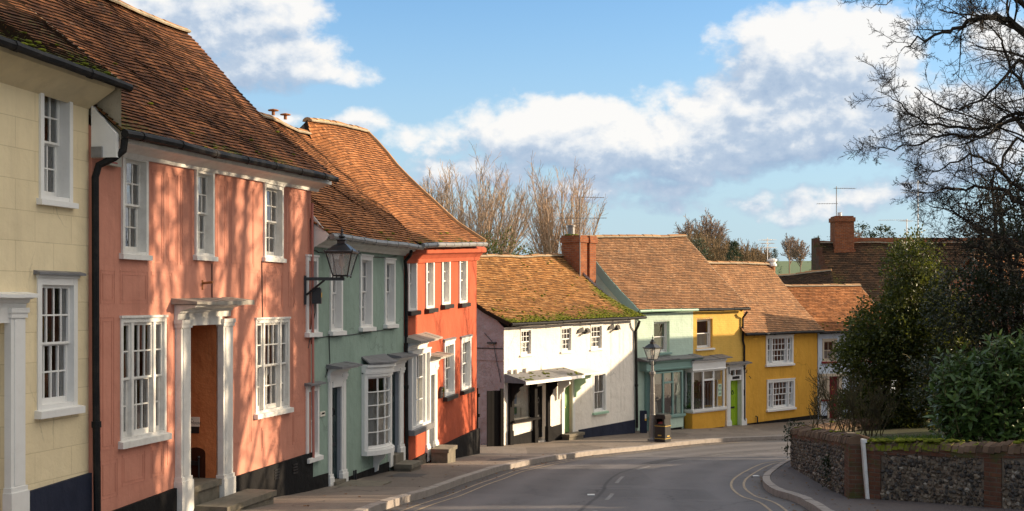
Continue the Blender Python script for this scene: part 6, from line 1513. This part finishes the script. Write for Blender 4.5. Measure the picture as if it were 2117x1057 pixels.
# laurel: whorls of long glossy leaves at the end of upright shoots
def laurel(root_label, base, blobs, n):
    r = thing('laurel_bush', root_label, 'shrub', base); k = MB(); st = MB(); b0 = V(base)
    for (c, rx, ry, rz, n) in blobs:
        c = V(c)
        for _ in range(n):
            u = rnd_dir(V((0, 0, 1)), math.acos(R.uniform(-.55, 1))); t = R.uniform(.55, 1.0) * (1 + .3 * noise.noise(u * 3 + c)) + (R.uniform(.1, .4) if R.random() < .14 and u.z > .1 else 0); p = c + V((u.x * rx, u.y * ry, u.z * rz)) * t
            d = (u * .7 + V((0, 0, .8)) + V((R.gauss(0, .25), R.gauss(0, .25), R.gauss(0, .2)))).normalized(); L = R.uniform(.14, .32)
            st.tube([p - d * L * 1.4 + V((0, 0, -.05)), p + d * L * .4], [.008, .004], 3, cap=False)
            m = R.randint(5, 9); ph = R.random() * 6
            for i in range(m):
                f = i / m; q = p + d * (L * (f - .6)); out = rnd_dir(d, lerp(1.35, .45, f) + R.gauss(0, .12), ph + i * 2.4); s = R.uniform(.13, .27) * lerp(1, .7, f); bb = out.cross(d); 
                if bb.length < .01: continue
                bb.normalize(); nn = bb.cross(out); cur = -nn * s * .16; w = s * .17
                vs = [q, q + out * s * .3 + bb * w + nn * w * .35, q + out * s * .65 + bb * w * .95 + nn * w * .3 + cur * .4, q + out * s + cur, q + out * s * .65 - bb * w * .95 + nn * w * .3 + cur * .4, q + out * s * .3 - bb * w + nn * w * .35, q + out * s * .5 + cur * .15]
                k.add(vs, [(0, 1, 6), (1, 2, 6), (2, 3, 6), (3, 4, 6), (4, 5, 6), (5, 0, 6)])
    for i in range(9): a = b0 + V((R.gauss(0, .3), R.gauss(0, .2), 0)); st.tube([a, lerp(a, V(R.choice(blobs)[0]), .9)], [.035, .015], 5)
    st.build('trunk', M['bark_green'], r, uv=False, fix=False); k.build('crown', M['laurel'], r, uv=False, fix=False, smooth=True)
Yl = 23.4; lp = lambda x, y, dy=0: pt(x, y, Yl + dy)
laurel('big glossy laurel bush leaning over the mossy flint wall', lp(2040, 925), [(lp(2000, 830), .62, .7, .62, 150), (lp(2070, 800), .75, .8, .75, 190), (lp(2130, 770), .8, .8, .85, 180), (lp(1985, 790, .3), .45, .6, .5, 80), (lp(2030, 875), .9, .6, .4, 130), (lp(2110, 870), .9, .6, .45, 130), (lp(1990, 880), .4, .5, .35, 60)], 0)
# bare red-brown shrub in the corner of the garden
PS = Par(n=(6, 4, 3), wob=(.09, .14, .2), up=(.05, .06, .05), sides=(4, 3, 3), tip=(.3, .4, .5), nch=(9, 5), start=(.25, .2), ang=(.42, .5), ratio=(.5, .45), rr=(.55, .6), rmin=.0045, leaf=None)
for i, (x, y, lab) in enumerate(((1752, 893, 'bare twiggy shrub in front of the crimson door'), (1690, 889, 'thin bare shrub at the rounded end of the flint wall'), (1800, 897, 'low bare brown shrub under the holly'))):
    b = pt(x, y, 28.8 + .4 * i); b.z = gardz(b.x, b.y); k = MB()
    for _ in range((9, 6, 12)[i]): branch(k, b + V((R.gauss(0, .15), R.gauss(0, .15), -.05)), V((R.gauss(0, .3), R.gauss(0, .3), 1)).normalized(), R.uniform(.9, (2.0, 1.2, 1.2)[i]), .014, 0, PS)
    tag(setloc(k.build('bare_shrub', M['bark_green'], None, uv=False, fix=False), b), lab, 'shrub', 'bare shrubs in the walled garden')
# ivy trailing over the wall end and a sprig growing from the wall face
def ivy(label, pts_, n, s=.05):
    k = MB()
    for _ in range(n):
        i = R.randrange(len(pts_) - 1); p = lerp(pts_[i], pts_[i + 1], R.random()) + V((R.gauss(0, .05), R.gauss(0, .05), R.gauss(0, .04))); leafquad(k, p, rnd_dir(V((-.6, -.6, .1)).normalized(), 1.0), s * R.uniform(.7, 1.3), .9)
    k.tube(pts_, .006, 4); o = setloc(k.build('ivy', M['ivy'], None, uv=False, fix=False), pts_[0]); tag(o, label, 'ivy')
ivy('ivy trailing over the rounded end of the flint wall', [V((7.2, 30.9, -3.0)), V((6.75, 30.2, -2.9)), V((6.45, 29.3, -2.88)), V((6.36, 29.0, -3.05)), V((6.33, 28.9, -3.35)), V((6.34, 28.95, -3.55))], 170)
ivy('small ivy sprig growing out of the flint wall face', [V((6.02, 23.95, -2.95)), V((5.99, 23.9, -3.15)), V((6.0, 23.92, -3.4))], 150, .045)
k = MB()
for _ in range(5200):
    x, y = R.uniform(6.6, 12), R.uniform(22.1, 27.5)
    if noise.noise(V((x * .7, y * .7, 2))) < -.12 or x < wallx(y) + .1: continue
    z = gardz(x, y); h = R.uniform(.05, .14); a = R.random() * 6.28; w = .012; e = V((cos(a) * w, sin(a) * w, 0)); l = V((R.gauss(0, .04), R.gauss(0, .04), h)); k.add([V((x, y, z)) - e, V((x, y, z)) + e, V((x, y, z)) + l], [(0, 1, 2)])
o = k.build('grass', M['grassm'], None, uv=False, fix=False); o['kind'] = 'stuff'

# pollarded trees behind the roofs
PP = Par(n=(7, 5, 4), wob=(.05, .09, .13), up=(.07, .08, .06), sides=(5, 3, 3), tip=(.25, .35, .5), nch=(19, 7), start=(.18, .15), ang=(.40, .45), ratio=(.40, .42), rr=(.42, .5), rmin=.008, leaf=None)
def pollard(label, x, ytop, w, Y, n, zb=-6):
    b = pt(x, 540, Y); b.z = zb; top = (HY - ytop) / F * Y; r = thing('bare_tree', label, 'tree', b, 'bare trees behind the cottage roofs'); k = MB(); hub = V((b.x, b.y, 1.0)); hz_ = top - 1.0; tk = MB()
    tk.tube([b, lerp(b, hub, .6), hub], [.5, .4, .42], 8); tk.build('trunk', M['bark_green'], r, uv=False)
    for i in range(n):
        a = R.random() * 2 * pi; q = sqrt(R.random()); e = w / 2 / F * Y
        d = V((cos(a) * q * e, sin(a) * q * e, hz_ * R.uniform(.72, .97) * (1 - .28 * q * q))); st = hub + V((cos(a) * q * e * .3, sin(a) * q * e * .3, R.uniform(-.8, .2)))
        branch(k, st, (d + V((0, 0, .0))).normalized(), d.length * .98, R.uniform(.05, .095), 0, PP)
    k.build('crown', M['bark_grey'], r, uv=False, fix=False)
pollard('bare pollarded tree with upright twigs behind the red house roof', 985, 322, 215, 70, 27); pollard('slim bare pollarded tree half hidden by the red roof verge', 905, 340, 125, 72, 13)
pollard('bare pollarded tree with upright twigs behind the brick chimney', 1160, 336, 165, 72, 25)
leafy('evergreen_shrub', 'olive green bush under the bare trees behind the white cottage roof', pt(1040, 560, 66), 3, [(pt(1035, 510, 66), 1.0, 1.0, 1.0, 110), (pt(985, 520, 66), .9, .9, .7, 80), (pt(1075, 530, 66), .7, .8, .5, 60)], 'holly', 'bark_green', .14, clump=6, stems=3)
# far trees on the valley side
PF = Par(n=(5, 4, 3), wob=(.1, .16, .2), up=(.05, .05, .04), sides=(4, 3, 3), tip=(.3, .4, .5), nch=(12, 7), start=(.2, .15), ang=(.55, .6), ratio=(.5, .45), rr=(.5, .55), rmin=.03, leaf=None)
def fartree(label, x, ytop, ybase, w, Y, n=7, mat='bark_far', rmin=None, group='bare trees on the far hillside', name='bare_tree'):
    top, b = pt(x, ytop, Y), pt(x, ybase, Y); h = top.z - b.z; b0 = V((b.x, b.y, min(b.z, hz(b.x, b.y)))); r = thing(name, label, 'tree', b0, group); k = MB(); P = Par(**PF.__dict__); P.rmin = rmin or Y * .00016
    tk = MB(); tk.tube([b0, b, b + V((0, 0, h * .4))], [h * .03, h * .025, h * .018], 6); tk.build('trunk', M[mat], r, uv=False)
    for i in range(n):
        a = R.random() * 6.28; q = sqrt(R.random()) * .9; d = V((cos(a) * q * w / 2 / F * Y, sin(a) * q * w / 2 / F * Y, h * (.95 - .35 * q))); branch(k, b + V((0, 0, h * R.uniform(.1, .3))), d.normalized(), d.length, h * .016, 0, P)
    k.build('crown', M[mat], r, uv=False, fix=False)
fartree('round topped bare tree above the pale tiled ridge, the taller one', 1467, 464, 545, 62, 150, 16); fartree('round topped bare tree just right of the pale shop roof ridge', 1418, 472, 545, 40, 155, 9)
fartree('spreading bare tree alone on the green field', 1632, 497, 556, 60, 210, 9); fartree('leaning bare tree beside the dark parapet on the green field', 1655, 510, 560, 50, 205, 8)
M['thicket'] = barkmat('thicket_twigs', (.24, .16, .085), (.13, .085, .05))
k = MB()
for i in range(300):
    x = R.uniform(1430, 1590); Y = R.uniform(120, 150); yt = lerp(492, 525, clamp((x - 1440) / 150)) + R.uniform(-4, 16); b = pt(x, 565, Y); t = pt(x + R.uniform(-8, 8), yt, Y); P = Par(**PF.__dict__); P.nch = (7, 3); P.rmin = .02; P.ang = (.3, .4); branch(k, b, (t - b).normalized(), (t - b).length, .05, 0, P)
o = k.build('thicket', M['thicket'], None, uv=False, fix=False); o['kind'] = 'stuff'; setloc(o, pt(1510, 565, 135)); tag(o, 'brown bare thicket along the valley side beyond the roofs', 'undergrowth')
def conifer(label, x, ytop, ybase, w, Y, n=160, shape='cone', group='evergreens on the far hillside'):
    top, b = pt(x, ytop, Y), pt(x, ybase, Y); h = top.z - b.z; b0 = V((b.x, b.y, min(b.z, hz(b.x, b.y)))); r = thing('conifer_tree', label, 'tree', b0, group); e = w / 2 / F * Y
    k = MB(); k.tube([b0, top], [h * .035, h * .006], 6); k.build('trunk', M['bark_dark'], r, uv=False); k = MB()
    for i in range(n):
        t = R.random() ** .7
        rad = e * ((1 - t) ** .8 if shape == 'cone' else (sin(pi * clamp(.12 + t * .86)) ** .6)) * R.uniform(.5, 1.08); a = R.random() * 6.28; p = V((b.x + cos(a) * rad, b.y + sin(a) * rad, b.z + h * (t * .97 + .0)))
        if shape != 'cone' and noise.noise(p * (2.2 / e)) < -.12: continue
        for _ in range(9): leafquad(k, p + V((R.gauss(0, 1), R.gauss(0, 1), R.gauss(0, .7))) * e * .13, (V((cos(a), sin(a), .2)) + V((R.gauss(0, .5), R.gauss(0, .5), R.gauss(0, .5)))).normalized(), e * .17 * R.uniform(.6, 1.3), .5)
    k.build('crown', M['pine'], r, uv=False, fix=False)
conifer('dark conifer peeping over the right slope of the pale shop roof', 1440, 492, 560, 52, 110, 150, 'round'); conifer('dark conifer in the middle of the brown thicket', 1517, 500, 560, 44, 118, 150); conifer('small dark fir beside the white aerial', 1602, 514, 565, 26, 120, 110)
conifer('tall dark pine left of the brick parapet', 1692, 487, 600, 34, 100, 150, 'round')
for x, yt, w in ((1775, 463, 62), (1822, 468, 56), (1735, 478, 40)): conifer('dark pine standing behind the %s' % {1775: 'tall brick chimney, on its right', 1822: 'white aerials of the big roof', 1735: 'tall brick chimney itself'}[x], x, yt, 530, w, 105, 170, 'round')
fartree('red brown bare tree between the pines behind the big chimney', 1765, 487, 530, 50, 100, 7)

# ------------------------------------------------------------------ across the street, outside the picture: what shades the houses
simple_house('house_opposite', 'tall brick house standing across the street from the cream house', (15.5, 19.9), (15.5, 8.5), M['brickwall'], -3.5, 7.0, 10.4, 3.2, ((1.5, 2.6, 2.2, 3.9), (5, 6.1, 2.2, 3.9), (8.5, 9.6, 2.2, 3.9), (1.5, 2.6, -1.4, .6), (8.5, 9.6, -1.4, .6)), 'tile_dark')
simple_house('house_opposite', 'low gable fronted brick house at the far right behind the garden trees', (22.0, 45.6), (29, 45.6), M['brickwall'], -6, 1.9, 3.25, 3.4, ((1, 2.1, -1.2, .3), (4, 5.1, -1.2, .3), (1, 2.1, -4.4, -2.9)), 'tile_old')
e = V((.34, -.94))
simple_house('house_opposite', 'tall steep roofed brick house across the street from the green house', (14.6, 30.25), (14.6 + e.x * 5.6, 30.25 + e.y * 5.6), M['brickwall'], -4, 5.6, 11.4, 5.0, ((1, 2.1, 2.2, 3.9), (4, 5.1, 2.2, 3.9)), 'tile_old', shallow=.5)
leafy('evergreen_oak', 'dense evergreen oak across the street from the pink house', (14.2, 21.6, -2.6), 10, [((14, 21.5, 8.2), 2.6, 2.4, 2.0, 420), ((14.2, 23.0, 9.2), 2.2, 2.0, 1.9, 330), ((14.2, 20.5, 10.4), 2.4, 2.4, 2.0, 300), ((14.2, 22.8, 11.4), 2.0, 2.0, 1.8, 260)], 'ivy', 'bark_dark', .2, cat='tree', trunk_r=.22, clump=8, stems=4)
PO = Par(n=(7, 6, 4, 3), wob=(.06, .14, .2, .25), up=(.02, .04, .03, .02), sides=(8, 5, 3, 3), tip=(.3, .4, .4, .6), nch=(8, 5), start=(.3, .2, .1), ang=(.55, .6, .7), ratio=(.45, .45, .4), rr=(.5, .55, .6), rmin=.012, leaf=None)
for (x, y, h, lab) in ((13.2, 19.6, 10.5, 'bare tree across the street, left of the evergreen oak'), (12.6, 24.2, 9.5, 'bare tree across the street, right of the evergreen oak'), (15.1, 36.6, 8.5, 'bare tree at the back of the walled garden'), (13.9, 22.0, 10, 'bare tree across the street, standing under the evergreen oak')):
    b = V((x, y, -2.8)); k = MB(); branch(k, b, V((0, 0, 1)), h, .2, 0, PO)
    for q in range(4): branch(k, b, V((R.gauss(0, .14), R.gauss(0, .2), 1)).normalized(), h * R.uniform(.6, .95), R.uniform(.1, .17), 0, PO)
    tag(setloc(k.build('bare_tree', M['bark_dark'], None, uv=False, fix=False), b), lab, 'tree', 'bare trees across the street')
# ------------------------------------------------------------------ sky with clouds, sun, camera
EL, AZ = radians(15.0), atan2(1.0, .09)      # sun height; bearing measured from +Y towards +X
w = bpy.data.worlds.new('World'); SC.world = w; w.use_nodes = True
nt = NT(w); bg = nt.n['Background']
sky = nt.new('TexSky', sky_type='NISHITA', sun_disc=False, sun_elevation=EL, sun_rotation=AZ, altitude=60, air_density=1.0, dust_density=.6, ozone_density=1.6)
SKY, EXPO, SUN = .094, .8, 5.0
K = 2 ** -EXPO
tc = nt.new('TexCoord').outputs['Generated']
# clouds as soft masses placed by bearing and height above the horizon
def azel(px, py): s, t = (px - CX) / F, (HY - py) / F; a = atan(s); return a, atan(t * cos(a))
BL = [(470, 20, 215, 125, 1.0), (575, 105, 140, 80, .95), (300, 10, 170, 70, .95), (690, 150, 90, 28, .5), (740, 250, 70, 34, .55), (585, 245, 60, 26, .5), (520, 130, 130, 40, .6),
      (1120, 275, 190, 80, 1.0), (1215, 235, 110, 50, .95), (1320, 300, 260, 90, 1.05), (1520, 270, 300, 110, 1.1), (1740, 230, 270, 120, 1.2), (1690, 120, 240, 125, 1.25), (1560, 170, 140, 70, .9), (1790, 80, 130, 70, .8), (1990, 270, 220, 120, 1.0),
      (1260, 392, 210, 34, .7), (1660, 425, 130, 38, .6), (1830, 405, 120, 42, .65), (900, 290, 130, 42, .6), (1380, 425, 120, 22, .4), (1000, 360, 200, 45, .55), (2080, 100, 120, 70, .6), (1420, 345, 260, 40, .8)]
grp = bpy.data.node_groups.new('cloud_density', 'ShaderNodeTree')
grp.interface.new_socket('Dir', in_out='INPUT', socket_type='NodeSocketVector'); grp.interface.new_socket('Shift', in_out='INPUT', socket_type='NodeSocketVector'); grp.interface.new_socket('Density', in_out='OUTPUT', socket_type='NodeSocketFloat')
class G(NT):
    def __init__(s, t): s.t = t; s.n = t.nodes; s.l = t.links
q = G(grp); gi = q.n.new('NodeGroupInput'); go = q.n.new('NodeGroupOutput')
sep = q.new('SeparateXYZ'); q.l.new(gi.outputs[0], sep.inputs[0])
az = q.math('ARCTAN2', sep.outputs[0], sep.outputs[1]); el = q.math('ARCSINE', sep.outputs[2])
cb = q.new('CombineXYZ'); q.l.new(az, cb.inputs[0]); q.l.new(el, cb.inputs[1])
def vm(op, a, b):
    nd = q.n.new('ShaderNodeVectorMath'); nd.operation = op
    for i, x in enumerate((a, b)):
        if isinstance(x, bpy.types.NodeSocket): q.l.new(x, nd.inputs[i])
        else: nd.inputs[i].default_value = x
    return nd
ae = vm('ADD', cb.outputs[0], gi.outputs[1]).outputs[0]
wn = q.new('TexNoise', inp={'Scale': 13, 'Detail': 3, 'Roughness': .55}); q.l.new(ae, wn.inputs['Vector'])
wv = vm('MULTIPLY', vm('SUBTRACT', wn.outputs['Color'], (.5, .5, .5)).outputs[0], (.05, .03, 0)).outputs[0]
aw = vm('ADD', ae, wv).outputs[0]
dens = None
for (px, py, rx, ry, wt) in BL:
    a, e = azel(px, py); ra, re = rx / F * cos(a) ** 2, ry / F * cos(a)
    v = vm('MULTIPLY', vm('SUBTRACT', aw, (a, e, 0)).outputs[0], (1 / ra, 1 / re, 0)).outputs[0]
    d = vm('DOT_PRODUCT', v, v).outputs['Value']; val = q.math('MULTIPLY_ADD', d, -wt, wt)
    dens = val if dens is None else q.math('SMOOTH_MAX', dens, val, .25)
inframe = q.math('LESS_THAN', q.math('ABSOLUTE', az), .55)
gn = q.new('TexNoise', inp={'Scale': 2.2, 'Detail': 3, 'Roughness': .55}); q.l.new(vm('MULTIPLY', gi.outputs[0], (1, 1, 2.5)).outputs[0], gn.inputs['Vector'])
other = q.math('MULTIPLY', q.math('SUBTRACT', gn.outputs['Fac'], .34), 5.0)
fade = q.new('MapRange', inp={'From Min': .42, 'From Max': .62}); q.l.new(q.math('ABSOLUTE', az), fade.inputs[0])
efade = q.new('MapRange', inp={'From Min': .26, 'From Max': .42}); q.l.new(el, efade.inputs[0])
fm = q.math('MAXIMUM', fade.outputs[0], efade.outputs[0])
dens = q.math('MAXIMUM', dens, -1.5)
mx = q.n.new('ShaderNodeMix'); mx.data_type = 'FLOAT'; q.l.new(fm, mx.inputs[0]); q.l.new(dens, mx.inputs[2]); q.l.new(other, mx.inputs[3])
fb = q.new('TexNoise', inp={'Scale': 26, 'Detail': 9, 'Roughness': .56}); q.l.new(vm('MULTIPLY', ae, (1, 1.4, 1)).outputs[0], fb.inputs['Vector'])
vo = q.new('TexNoise', inp={'Scale': 60, 'Detail': 6, 'Roughness': .6}); q.l.new(vm('MULTIPLY', aw, (1, 1.3, 1)).outputs[0], vo.inputs['Vector'])
tot = q.math('ADD', q.math('ADD', mx.outputs[0], q.math('MULTIPLY', q.math('SUBTRACT', fb.outputs['Fac'], .5), 2.3)), q.math('MULTIPLY', q.math('SUBTRACT', vo.outputs['Fac'], .5), .8))
q.l.new(tot, go.inputs[0])
def dens_at(shift):
    nd = nt.n.new('ShaderNodeGroup'); nd.node_tree = grp; nt.l.new(tc, nd.inputs[0]); nd.inputs[1].default_value = shift; return nd.outputs[0]
d0, d1, d2 = dens_at((0, 0, 0)), dens_at((.006, .011, 0)), dens_at((.012, .034, 0))
mask = nt.new('MapRange', interpolation_type='SMOOTHSTEP', inp={'From Min': -.18, 'From Max': .6}); nt.l.new(d0, mask.inputs[0])
lit = nt.math('ADD', .46, nt.math('ADD', nt.math('MULTIPLY', nt.math('SUBTRACT', d0, d1), .42), nt.math('MULTIPLY', nt.math('SUBTRACT', d0, d2), .30)), cl=True)
cloud = nt.ramp(lit, [(.0, (.36, .48, .66)), (.4, (.52, .62, .76)), (.65, (.80, .84, .89)), (.9, (1.0, .98, .95))])
cloud = nt.mix(1.0, cloud, (K, K, K), 'MULTIPLY')
skyc = nt.mix(1.0, sky.outputs[0], (SKY * .92, SKY * 1.2, SKY * 1.44), 'MULTIPLY')
hzn = nt.new('SeparateXYZ'); nt.l.new(tc, hzn.inputs[0]); hm = nt.new('MapRange', interpolation_type='SMOOTHSTEP', inp={'From Min': .0, 'From Max': .27, 'To Min': .88, 'To Max': 0.0}); nt.l.new(hzn.outputs[2], hm.inputs[0])
skyc = nt.mix(hm.outputs[0], skyc, (.53 * K, .68 * K, .80 * K))
fin = nt.mix(nt.math('MULTIPLY', mask.outputs[0], .96), skyc, cloud)
# bright patch added to the unseen sky round the sun to lift the shade
sd_ = nt.n.new('ShaderNodeVectorMath'); sd_.operation = 'DOT_PRODUCT'; nt.l.new(tc, sd_.inputs[0]); sd_.inputs[1].default_value = (sin(AZ) * cos(EL + .5), cos(AZ) * cos(EL + .5), sin(EL + .5))
fill_glow = nt.new('MapRange', interpolation_type='SMOOTHSTEP', inp={'From Min': .55, 'From Max': .95}); nt.l.new(sd_.outputs['Value'], fill_glow.inputs[0])
fin = nt.mix(fill_glow.outputs[0], fin, (1.75 * K, 1.6 * K, 1.38 * K))
nt.l.new(fin, bg.inputs[0]); bg.inputs[1].default_value = 1.0
sd = bpy.data.lights.new('sun', 'SUN'); sd.energy = SUN; sd.angle = radians(.5); sd.color = (1.0, .79, .54)
so = bpy.data.objects.new('sun', sd); COL.objects.link(so)
S = V((sin(AZ) * cos(EL), cos(AZ) * cos(EL), sin(EL))); so.rotation_euler = S.to_track_quat('Z', 'Y').to_euler(); so.location = (30, 10, 30)
cd = bpy.data.cameras.new('camera'); co = bpy.data.objects.new('camera', cd); COL.objects.link(co)
cd.sensor_width = 36.0; cd.lens = F / 2117 * 36; cd.shift_y = (HY - 528.5) / 2117; cd.clip_end = 3000; cd.clip_start = .1
co.rotation_euler = (pi / 2, 0, 0); SC.camera = co
SC.view_settings.view_transform = 'Standard'; SC.view_settings.look = 'None'; SC.view_settings.exposure = EXPO; SC.view_settings.gamma = 1
SC.cycles.max_bounces = 8; SC.cycles.transparent_max_bounces = 16; SC.cycles.use_denoising = True
